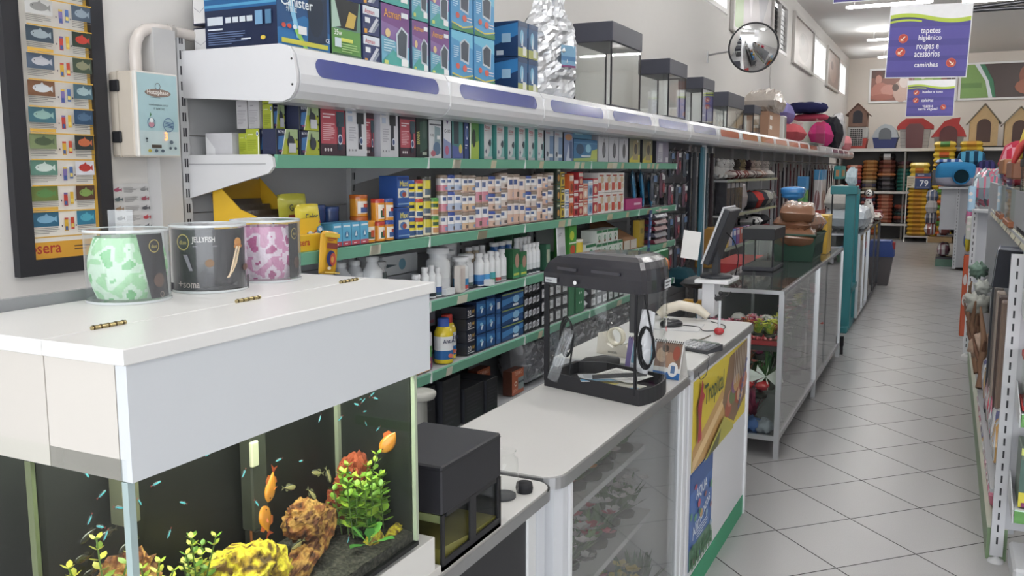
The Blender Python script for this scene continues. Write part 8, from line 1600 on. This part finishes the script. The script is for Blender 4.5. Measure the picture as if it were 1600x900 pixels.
# pet houses on top
KZ = 2.088; KY = BY0+.28
def arch(w_, h, n=12): return [(-w_/2, 0), (w_/2, 0), (w_/2, h-w_/2)]+[(w_/2*math.cos(PI*k/n), h-w_/2+w_/2*math.sin(PI*k/n)) for k in range(1, n)]+[(-w_/2, h-w_/2)]
def wood_house(x, z, w_, h, label, wall='#c8a878', roof='#8f8674', door='#4a2c22', d=.5, eave=.06):
    e = thing('pet_house', label, 'pet house', (x, KY, z)); hw = w_/2; eh = h*.58
    b = MB(); b.prism([(-hw+.05, 0), (hw-.05, 0), (hw-.05, eh), (0, h-.03), (-hw+.05, eh)], -d/2, d/2, 'y', wall, 'wood'); b.build('house_body', e)
    b = MB()
    for s_ in (-1, 1): b.obox((s_*(hw+.01), 0, eh-.05), (0, 0, h), .02, d+.1, roof, 'wood', up=(0, 0, 1))
    b.build('roof', e); b = MB(); b.prism([(p[0], p[1]+.08) for p in arch(w_*.42, h*.55)], -d/2-.006, -d/2, 'y', door, 'plastic'); b.build('doorway', e)
    b = MB(); b.box(-hw+.06, -hw+.12, -d/2, d/2, -.0, .002, wall, 'wood'); return e
def crate(x, z, w_, h):
    e = thing('pet_carrier', 'white and red pet carrier with a grid door under the brown house', 'pet carrier', (x, KY, z)); b = MB(); b.box(-w_/2, w_/2, -.25, .25, h*.45, h, '#b9b9b6', 'plastic', r=.03); b.build('top_shell', e); b = MB(); b.prism([(-w_/2+.03, 0), (w_/2-.03, 0), (w_/2, h*.46), (-w_/2, h*.46)], -.25, .25, 'y', '#b83a30', 'plastic'); b.build('bottom_shell', e)
    g = MB(); g.box(-w_*.36, w_*.30, -.256, -.251, .06, h-.05, '#2c2a2c', 'plastic')
    for k in range(7): xx = -w_*.34+k*w_*.62/6; g.box(xx-.005, xx+.005, -.27, -.26, .06, h-.05, '#c9c9c6', 'steel')
    for k in range(8): zz = .08+k*(h-.16)/7; g.box(-w_*.36, w_*.30, -.268, -.258, zz-.004, zz+.004, '#c9c9c6', 'steel')
    g.build('grid_door', e)
crate(-1.99, KZ, .44, .50); wood_house(-1.99, KZ+.503, .50, .53, 'brown gabled pet house standing on the white and red carrier', '#8a6a5c', '#7a5a4c', '#2c2a34')
e = thing('pet_house', 'pale grey and navy plastic pet igloo between the carrier and the red roofed house', 'pet house', (-1.38, KY, KZ))
b = MB(); b.prism([(-.22, 0), (.22, 0), (.27, .24), (-.27, .24)], -.25, .25, 'y', '#2c3a78', 'plastic'); b.build('lower_shell', e); b = MB(); b.prism([(-.29, .24), (.29, .24), (.22, .42), (.12, .52), (-.02, .55), (-.12, .50), (-.22, .40)], -.26, .26, 'y', '#b4bcc2', 'plastic', False); b.build('upper_shell', e); b = MB(); b.prism([(p[0], p[1]+.2) for p in arch(.27, .26)], -.268, -.26, 'y', '#6a7078', 'plastic'); b.build('doorway', e)
e = thing('pet_house', 'pet house with a flared red roof and grey brick walls', 'pet house', (-.76, KY, KZ))
b = MB(); b.prism([(-.28, 0), (.28, 0), (.32, .46), (-.32, .46)], -.25, .25, 'y', '#a5a09c', 'plastic')
for k in range(5):
    for s_ in (-1, 1): b.box(min(s_*.19, s_*.30), max(s_*.19, s_*.30), -.256, -.25, .05+k*.08, .057+k*.08, '#7a7472', 'plastic')
b.build('wall_shell', e); b = MB(); b.prism([(-.38, .42), (.38, .42), (.38, .50), (.30, .56), (.16, .66), (-.20, .66), (-.32, .56), (-.38, .48)], -.28, .28, 'y', '#b01c16', 'plastic'); b.build('roof', e); b = MB(); b.prism([(-.17, 0), (.17, 0), (.19, .46), (.12, .54), (-.12, .54), (-.19, .46)], -.292, -.282, 'y', '#6a3a3c', 'plastic'); b.build('doorway', e)
e = thing('pet_house', 'arched red plastic pet house with grey base left of the wooden houses', 'pet house', (-.07, KY, KZ))
b = MB(); b.prism([(-.27, 0), (.29, 0), (.31, .24), (-.29, .24)], -.25, .25, 'y', '#7a7876', 'plastic'); b.build('lower_shell', e); b = MB(); b.prism([(-.35, .24), (.36, .24), (.30, .40), (.20, .52), (.22, .66), (.05, .64), (-.10, .58), (-.25, .38)], -.26, .26, 'y', '#b01c18', 'plastic'); b.build('roof', e); b = MB(); b.prism([(p[0], p[1]+.02) for p in arch(.36, .46)], -.27, -.262, 'y', '#5a2428', 'plastic'); b.build('doorway', e)
wood_house(.62, KZ+.03, .66, .92, 'pale wooden pet house with a pointed roof, left of the two'); wood_house(1.31, KZ+.03, .66, .84, 'pale wooden pet house with a pointed roof, right of the two')
for x in (.40, .62, .84, 1.1, 1.31, 1.52): pass
b = MB(); b.box(.30, 1.62, KY-.2, KY+.2, KZ-.001, KZ+.028, '#2a2726', 'wood'); tag(b.build('dark_plank'), 'dark plank under the two wooden pet houses', 'plank')

# ================================================================ right-hand gondolas
def slotpost(b, x0, x1, y0, y1, z1, c='#cfd0d4', side='y'):
    b.box(x0, x1, y0, y1, .03, z1, c)
    n = int(z1/.052)
    for k in range(1, n):
        z = .03+k*.052; xm = (x0+x1)/2; b.box(xm-.004, xm+.003, y0-.0012, y0, z, z+.03, '#26262c', 'plastic')
def tray_set(e, x0, x1, y, z, depth=.28, rail='#5a9a48', tags=True):
    s = MB(); s.box(x0, x1, y-depth, y, z-.028, z-.004, '#c9cbce'); s.build('shelf', e)
    r = MB(); r.box(x0, x1, y-depth-.008, y-depth, z-.045, z+.002, rail, 'gloss'); r.box(x0, x1, y-depth-.009, y-depth-.0, z+.002, z+.006, '#cfeedd', 'gloss'); r.build('price_rail', e)
    b = MB(); b.prism([(y, z+.07), (y-.02, z+.07), (y-depth, z+.0), (y-depth, z-.05), (y, z-.03)], x0-.006, x0-.002, 'x', '#d9dadd'); b.build('end_bracket', e)
# nearest gondola
g1 = thing('aisle_gondola', 'nearest right-hand gondola whose shelf end faces the camera', 'shelving', (0, 0, 0))
b = MB(); slotpost(b, .238, .285, 3.985, 4.015, 1.27); b.build('upright', g1); b = MB(); b.lathe([(.03, 0), (.028, .012), (.012, .02), (.01, .04)], '#d9d9da', 'plastic', 18, ctr=(.262, 4.0, 0)); b.build('foot', g1)
b = MB(); slotpost(b, 1.15, 1.2, 3.985, 4.015, 1.55); b.build('upright', g1)
b = MB(); b.box(.285, 1.15, 3.99, 4.01, .15, 1.55, '#bcbdc2'); b.build('end_panel', g1)
b = MB(); b.box(.30, .32, 4.02, 8.2, .12, 1.5, '#a9abb0'); b.build('side_panel', g1)
b = MB(); b.box(.226, .30, 4.02, 8.25, 0, .135, '#7f9a72'); b.box(.224, .30, 4.02, 8.25, .135, .143, '#c9cbb8'); b.build('plinth', g1)
for z in (.33, .70, 1.07, 1.32): tray_set(g1, .292, 1.15, 3.985, z)
b = MB(); b.box(.30, .75, 3.66, 3.95, .03, .12, '#c9cacd', 'plastic', r=.01); b.build('floor_box', g1)
# side shelf over the aisle
s = MB(); s.box(.29, .60, 4.03, 7.5, 1.295, 1.31, '#b9bcbf'); s.build('shelf', g1); s = MB(); s.prism([(.285, 1.275), (.292, 1.275), (.305, 1.318), (.298, 1.318)], 4.03, 7.5, 'y', '#b9b9a8', 'gloss')
for k in range(10): s.prism([(.2835, 1.277), (.2845, 1.277), (.2975, 1.316), (.2965, 1.316)], 4.04+k*.34, 4.04+k*.34+.28, 'y', '#d2cdb4', 'print')
s.build('price_rail', g1)
# plastic tanks with red frames on the end shelves
def boxtank(x, y, z, w_, d, h, label, fc='#b82c2c', fill='#5a6a5a'):
    e = thing('plastic_terrarium', label, 'terrarium', (x, y, z), 0, 'boxed terrariums on the gondola end'); b = MB(); b.box(-w_/2, w_/2, -d/2, d/2, 0, .022, fc, 'plastic', r=.003); b.build('base', e); b = MB(); b.box(-w_/2, w_/2, -d/2, d/2, h-.025, h, fc, 'plastic', r=.003); b.build('lid', e)
    g = MB(); 
    for q in ((-w_/2+.004, -w_/2+.008, -d/2+.004, d/2-.004), (w_/2-.008, w_/2-.004, -d/2+.004, d/2-.004), (-w_/2+.008, w_/2-.008, -d/2+.004, -d/2+.008), (-w_/2+.008, w_/2-.008, d/2-.008, d/2-.004)): g.box(*q, .022, h-.025, '#fff', 'tankglass')
    g.build('clear_walls', e); b = MB(); b.box(-w_/2+.002, -w_/2+.008, -d/2-.001, -d/2+.004, .02, h-.02, '#3a3c40', 'plastic'); b.box(-.02+0, .03, -d/2-.002, -d/2-.0005, h-.06, h-.03, '#e0e0e0', 'print'); b.box(-w_/2+.02, -w_/2+.06, -d/2-.002, -d/2-.0005, h-.085, h-.045, '#e4e4e2', 'print'); b.build('barcode_label', e); b = MB(); b.box(-w_/2+.02, w_/2-.02, -.02, d/2-.03, .024, .09, fill, 'pouch', r=.01); b.build('contents', e); return e
for k, (z, h) in enumerate(((.704, .20), (1.074, .17))):
    for i in range(2): boxtank(.405+.24*i, 3.845, z, .22, .2, h, 'clear plastic tank with red frame on the gondola end, %s shelf, %s' % (('middle', 'upper')[k], ('left', 'right')[i]))
for i in range(2): b = MB(); b.box(-.1, .1, -.09, .09, 0, .23, '#6a7a6a', 'print', r=.003); A = Art(b, (-.1, -.09, 0), (.2, 0, 0), (0, 0, .23)); A.r(0, .0, 1, .25, '#d8cc3a'); A.r(.0, .25, 1, .8, '#4a6a60'); A.e(.6, .4, .2, .15, '#b86a5a'); A.r(0, .88, .35, 1, '#c8d06a'); A.r(.35, .88, 1, 1, '#8a3a7a'); A.r(.06, .76, .36, .88, '#e4e4e4'); A.r(.05, .0, .3, .08, '#8a3a6a'); o = b.build('yellow_green_box'); o.location = (.405+.22*i, 3.84, .332); tag(o, 'box with a green and yellow picture on the lowest end shelf, %s' % ('left', 'right')[i], 'box', 'picture boxes on the gondola end')
for i in range(2): b = MB(); b.box(-.1, .1, -.09, .09, 0, .12, '#c9cccf', 'print', r=.003); A = Art(b, (-.1, -.09, 0), (.2, 0, 0), (0, 0, .12)); A.r(0, .0, 1, .1, '#b8302c'); A.r(.1, .3, .5, .8, '#7a9aa8'); o = b.build('white_green_box'); o.location = (.41+.24*i, 3.84, 1.324); tag(o, 'white box on the top shelf of the gondola end, %s' % ('left', 'right')[i], 'box', 'white boxes on the gondola end')
for i in range(3): b = MB(); b.box(-.06, .06, -.004, .004, -.16, 0, ('#3a3c44', '#b9bcc6', '#8f92a0')[i], 'pouch', r=.002); o = b.build('hanging_glove_pack'); o.location = (.25+.01*i, 4.3+.12*i, 1.26); o.rotation_euler = (0, .1, .6); tag(o, '%s flat pack hanging under the side shelf' % ('black', 'pale', 'grey')[i], 'packet')
# side goods along the aisle
for i in range(5):
    b = MB(); c, cn = (('#8a7466', 'brown'), ('#5a4a46', 'dark brown'), ('#a39488', 'beige'), ('#6a625e', 'grey brown'), ('#3c3e44', 'charcoal'))[i]; b.box(-.02, .02, -.05, .05, 0, .70, c, 'wood', r=.006); o = b.build('upright_board'); o.location = (.272-.003*i, 4.62+.18*i, .28); o.location.z = .31; tag(o, '%s tall board leaning on the gondola side' % cn, 'board')
    o.location.z = .302
b = MB(); b.box(.225, .30, 4.02, 8.2, .285, .30, '#aeb0b4'); b.build('shelf', g1)
for i in range(5):
    b = MB(); rr = random.Random(i); p = [Vector((0, 0, 0))]
    for k in range(6): p.append(p[-1]+Vector((rr.uniform(-.03, .02), rr.uniform(-.08, .08), .07+rr.random()*.05)))
    p = [q*.8 for q in p]; b.tube(p, [.028, .026, .024, .02, .017, .013, .006], '#8f6a50', 'wood', 8); b.tube([p[2], p[2]+Vector((-.03, .07, .06)), p[2]+Vector((-.05, .12, .15))], [.016, .012, .005], '#7a5440', 'wood', 7); b.tube([p[3], p[3]+Vector((.0, -.07, .08))], [.014, .005], '#7a5440', 'wood', 7); o = b.build('driftwood_branch'); o.location = (.24, 5.9+.45*i, .302); tag(o, 'brown driftwood branch standing on the gondola side shelf, %s from the near end' % ORD[i], 'driftwood', 'driftwood branches')
for i, (y, z, c, s_, l) in enumerate(((6.9, .68, '#b9bab0', .075, 'white coral clump on the gondola side'), (6.1, .52, '#c8a890', .07, 'peach coral clump on the gondola side'), (7.4, .86, '#7a9a88', .055, 'green leafy clump on the gondola side'), (6.5, .84, '#c9ccc4', .045, 'pale small clump near the top of the gondola side'))):
    b = MB(); b.ball((0, 0, 0), s_, c, 'leaf', 20, 14, f=lambda p: 1+noise.noise(p*5+Vector((i, 0, 0)))*.8); b.tube([(.02, 0, 0), (.08, 0, 0)], .006, '#8a8c90', 'steel'); o = b.build('coral_clump'); o.location = (.235, y, z); tag(o, l, 'coral')
for i in range(16):
    y = 4.3+.24*(i % 8); z = .16+(.0 if i < 8 else .0); c, cn = (('#d8708a', 'pink'), ('#c84a5a', 'red'), ('#e0a8b4', 'pale pink'), ('#d8a45a', 'amber'), ('#6a6a9a', 'violet'))[i % 5]
    if i < 8: m = MB(); m.pillow(.06, .20, .13, c, 'pouch', 6, 8, 3, .04, i, sm=False, cf=lambda u, v: c if noise.noise(Vector((u*9, v*9, i))) > -.05 else '#d6d2d2'); o = m.build('craft_bag'); o.location = (.262, y, .0); o.location = (.26, y, .145); tag(o, '%s shiny flower bag at the foot of the gondola, %s from the near end' % (cn, ORD[i]), 'bag', 'flower bags at the gondola foot')
    else: m = MB(); m.pillow(.05, .18, .2, c, 'pouch', 6, 8, 3, .03, i, sm=False, cf=lambda u, v: c if noise.noise(Vector((u*9, v*9, i))) > 0 else '#cfd0d2'); o = m.build('craft_bag'); o.location = (.262, y+.05, .31); tag(o, '%s shiny flower bag on the gondola side shelf, %s from the near end' % (cn, ORD[i-8]), 'bag', 'flower bags on the side shelf')
# things on the side shelf: brown lidded tanks, aquariums, parrot toy, patterned cushions
def lidtank(x, y, z, w_, d, h, lid, label):
    e = thing('brown_lidded_tank', label, 'terrarium', (x, y, z)); b = MB(); b.box(-w_/2, w_/2, -d/2, d/2, h-.09, h, lid, 'plastic', r=.008); b.build('lid', e); b = MB(); b.box(-w_/2, w_/2, -d/2, d/2, 0, .03, '#a8603c', 'plastic', r=.004); b.build('base', e)
    g = MB(); g.box(-w_/2+.004, -w_/2+.008, -d/2+.004, d/2-.004, .03, h-.09, '#fff', 'tankglass'); g.box(-w_/2+.008, w_/2-.004, -d/2+.004, -d/2+.008, .03, h-.09, '#fff', 'tankglass'); g.box(w_/2-.008, w_/2-.004, -d/2+.01, d/2-.004, .03, h-.09, '#fff', 'tankglass'); g.build('clear_walls', e)
    b = MB(); b.ball((0, 0, .07), (.05, .07, .045), '#c8663a', 'pouch', 12, 8, f=lambda p: 1+noise.noise(p*3)*.4); b.ball((.03, -.06, .05), (.03, .03, .025), '#8aa04a', 'leaf', 8, 6); b.build('contents', e)
lidtank(.375, 6.15, 1.312, .2, .5, .35, '#a8704a', 'clear tank with a tan brown lid on the side shelf'); lidtank(.375, 5.3, 1.312, .2, .5, .33, '#8f5a40', 'second brown lidded tank on the side shelf, nearer the camera')
hood_tank('black_hood_tank', 4.3, 4.85, .42, .24, .12, 'black hooded glass tank at the near end of the side shelf', None, x=.54, z=1.312, tint='tankglass', dark='#26262b')
m = MB(); m.pillow(.25, .5, .30, '#c03048', 'fabric', 8, 10, 3, .04, 6, cf=lambda u, v: '#c23048' if noise.noise(Vector((u*16, v*16, 2))) < .15 else '#d88a9a'); 
o = m.build('patterned_cushion'); o.location = (.42, 6.95, 1.49); tag(o, 'red patterned pet cushion on the side shelf top', 'cushion'); m = MB(); m.box(-.12, .12, -.25, .25, 0, .175, '#8a8078', 'card'); o = m.build('grey_carton'); o.location = (.43, 6.95, 1.312); tag(o, 'grey brown carton under the red patterned cushion', 'box')
e = thing('parrot_toy', 'yellow, green and red hanging parrot toy at the right edge', 'toy', (.335, 4.75, 1.70))
b = MB(); b.tube([(0, 0, .14), (-.01, .01, .08), (-.03, .0, 0), (-.05, 0, -.05)], [.012, .03, .03, .01], '#d8b83a', 'plastic', 10); b.build('body', e); b = MB(); b.tube([(-.01, -.02, .05), (-.05, -.03, -.0), (-.075, -.03, -.07)], [.012, .02, .01], '#c8302c', 'plastic', 8); b.build('red_wing', e); b = MB(); b.ball((0, 0, .10), .022, '#3f8a4a', 'plastic', 10, 8); b.build('green_head', e); b = MB(); b.tube([(0, 0, .14), (0, 0, .2)], .003, '#8a8a8a'); b.build('cord', e)
b = MB(); b.tube([(.335, 4.75, 1.898), (.42, 4.75, 1.90), (.46, 4.75, 1.74)], .005, '#5a5a5e', 'steel'); tag(b.build('toy_hook'), 'bent steel hook holding the parrot toy', 'hook')
# second gondola
g2 = thing('aisle_gondola', 'second right-hand gondola with a plain grey end panel', 'shelving', (0, 0, 0))
b = MB(); slotpost(b, .192, .235, 8.49, 8.52, 1.27); b.build('upright', g2); b = MB(); b.lathe([(.03, 0), (.028, .012), (.012, .02), (.01, .04)], '#e0e0dc', 'plastic', 16, ctr=(.21, 8.5, 0)); b.build('foot', g2)
b = MB(); b.box(.235, 1.1, 8.5, 8.52, .10, 1.25, '#b4b6bd'); 
for z in (.80, .42): b.box(.236, 1.1, 8.497, 8.5, z, z+.008, '#7a7c84')
b.build('end_panel', g2); b = MB(); b.box(.20, .7, 8.25, 8.5, 1.25, 1.27, '#c6c8cc'); b.build('top_board', g2); b = MB(); b.box(.24, .4, 8.46, 8.495, 0, .17, '#2f7a5a'); b.build('plinth', g2); b = MB(); b.box(.24, .26, 8.52, 13.5, .1, 1.25, '#a9abb0'); b.build('side_panel', g2)
for i, (y, z, w_, h, c, l, kind) in enumerate(((8.75, .14, .06, .72, '#d8562c', 'long orange pack standing against the second gondola post', 0), (8.8, .88, .05, .18, '#d8c42c', 'yellow rubber toy hanging beside the second gondola post', 1), (9.1, 1.04, .09, .30, '#d06a9a', 'pink fabric item hanging on the second gondola side', 1), (8.7, 1.24, .07, .22, '#9ac0dc', 'pale blue pack hanging at the top of the second gondola side', 0), (9.4, .86, .08, .16, '#4a6ab0', 'blue item hanging on the second gondola side', 1), (8.68, 1.0, .05, .2, '#d6d8cc', 'white bottle pack on the second gondola side', 0))):
    b = MB()
    if kind == 0: b.box(-.03, .03, -w_, w_, 0, h, c, 'gloss', r=.01); A = Art(b, (.03, -w_, 0), (-.06, 0, 0), (0, 0, h)); A = Art(b, (-.03, -w_, 0), (.06, 0, 0), (0, 0, h)); A.e(.35, .7, .25, .07, '#e8e0dc'); A.e(.35, .45, .25, .07, '#e8e0dc')
    else: b.ball((0, 0, h/2), (.03, w_, h/2), c, 'gloss', 12, 8, f=lambda p: 1+.3*noise.noise(p*2+Vector((i, 0, 0)))); 
    b.tube([(.02, 0, h*.9), (.10, 0, h*.9)], .004, '#8a8c90', 'steel', 5); o = b.build('hanging_toy' if kind else 'hanging_pack'); o.location = (.185, y, z); tag(o, l, 'toy' if kind else 'packet')
# clear bags on top of the second gondola
for i, (x, y, c, l) in enumerate(((.32, 9.4, '#8a6a78', 'mauve and pink clear bagged toys on the second gondola'), (.36, 10.2, '#4a6a7a', 'steel blue bagged toys on the second gondola'))): m = MB(); m.pillow(.26, .5, .32, c, 'pouch', 14, 14, 3, .12, i, sm=False, fq=6, cf=lambda u, v: ('#c8607a', '#8a9aa4', '#5a7684')[int(abs(noise.noise(Vector((u*5, v*5, i))))*9) % 3]); o = m.build('bagged_toys'); o.location = (x, y, 1.275); tag(o, l, 'bag')
# third gondola with the blue bed
g3 = thing('aisle_gondola', 'third right-hand gondola far down the aisle carrying the blue cat bed', 'shelving', (0, 0, 0))
b = MB(); slotpost(b, .12, .17, 15.8, 15.83, 1.32, '#a9abb0'); b.build('upright', g3); b = MB(); b.box(-.10, .12, 15.82, 15.84, .65, 1.30, '#a2a4aa'); b.box(.17, .9, 15.82, 15.84, .05, 1.30, '#8f9196'); b.build('end_panel', g3); b = MB(); b.box(-.14, .6, 15.7, 16.5, 1.30, 1.325, '#b0b2b8'); b.build('top_board', g3)
b = MB(); b.box(.17, .9, 15.84, 20.0, .05, 1.3, '#77797e'); b.build('core', g3); b = MB(); b.box(-.13, .13, 16.4, 16.9, .12, .16, '#3a3c40'); b.box(-.13, .13, 16.39, 16.41, .0, .12, '#2c6a4a', 'gloss'); b.build('plinth', g3)
for k, z in enumerate((.5, .8)): b = MB(); b.box(-.13, .13, 16.4, 16.9, z, z+.015, '#9a9ca0'); b.build('shelf', g3)
e = thing('cat_bed', 'blue and grey domed cat bed with a round opening on the third gondola', 'pet bed', (.09, 15.95, 1.326))
def bedf(p): return 1
b = MB(); b.ball((0, 0, .20), (.30, .26, .20), '#2f7fb4', 'fabric', 28, 14, cf=lambda t, a: '#2f80b6' if t > .42 else '#a3a3b4', f=lambda p: (1/max(abs(p.x)**5+abs(p.y)**5+abs(p.z)**5, 1e-6)**.2)*.82+.16); b.build('dome', e)
b = MB(); b.lathe([(.105, 0), (.13, .0), (.13, .03), (.105, .03)], '#2a76aa', 'fabric', 28, cap=False); b.lathe([(0, .012), (.11, .012)], '#17303c', 'fabric', 28, cap=False); b.xf(Matrix.Translation((.08, -.275, .17)) @ Matrix.Rotation(PI/2, 4, 'X')); b.build('opening', e)
for i, (x, y, z, w_, h, c, c2, l) in enumerate(((-.02, 17.0, 1.68, .42, .10, '#2f4a8a', '#b9c6dc', 'navy patterned folded cushion behind the cat bed'), (-.02, 17.0, 1.60, .46, .08, '#7a2c34', '#2a2a30', 'red and black cushion under the navy patterned one'), (.32, 17.2, 1.56, .46, .36, '#4a9ac0', '#1f3f5a', 'sky blue checkered cushion behind the cat bed'), (.52, 16.2, 1.33, .3, .42, '#3a3568', '#26264a', 'dark purple cushion right of the cat bed'), (.38, 16.0, 1.33, .22, .30, '#c09aa8', '#a84a68', 'pink cushion right of the cat bed'))):
    m = MB(); m.pillow(w_, .5, h, c, 'fabric', 14, 10, 4, .02, i, cf=lambda u, v: c if (int(u*7)+int(v*6)) % 2 else c2); o = m.build('patterned_cushion'); o.location = (x, y, z); tag(o, l, 'cushion')
b = MB(); b.box(-.26, .58, 16.75, 17.45, 1.33, 1.595, '#5a5a60', 'card'); tag(b.build('dark_carton'), 'dark carton supporting the patterned cushions', 'box')
for i in range(10):
    c, cn = (('#6a3a4a', 'wine'), ('#8a3a34', 'red'), ('#3a3c54', 'navy'), ('#c9c4c4', 'white'), ('#5a6a8a', 'blue'))[i % 5]; z = (.17, .52, .82)[i % 3]
    m = MB(); m.pillow(.2, .22, .22, c, 'pouch', 8, 8, 3, .05, i, sm=False, cf=lambda u, v: c if noise.noise(Vector((u*7, v*7, i))) > -.1 else '#b9b4b4'); o = m.build('bagged_pet_clothes'); o.location = (-.02 if i < 6 else -.24, 16.5+.1*(i//3), z if i < 6 else .5+.18*(i-6)); tag(o, '%s bagged pet clothes on the third gondola end, %s' % (cn, ('low', 'middle', 'high')[i % 3] if i < 6 else 'hanging left %s' % ORD[i-6]), 'bag')
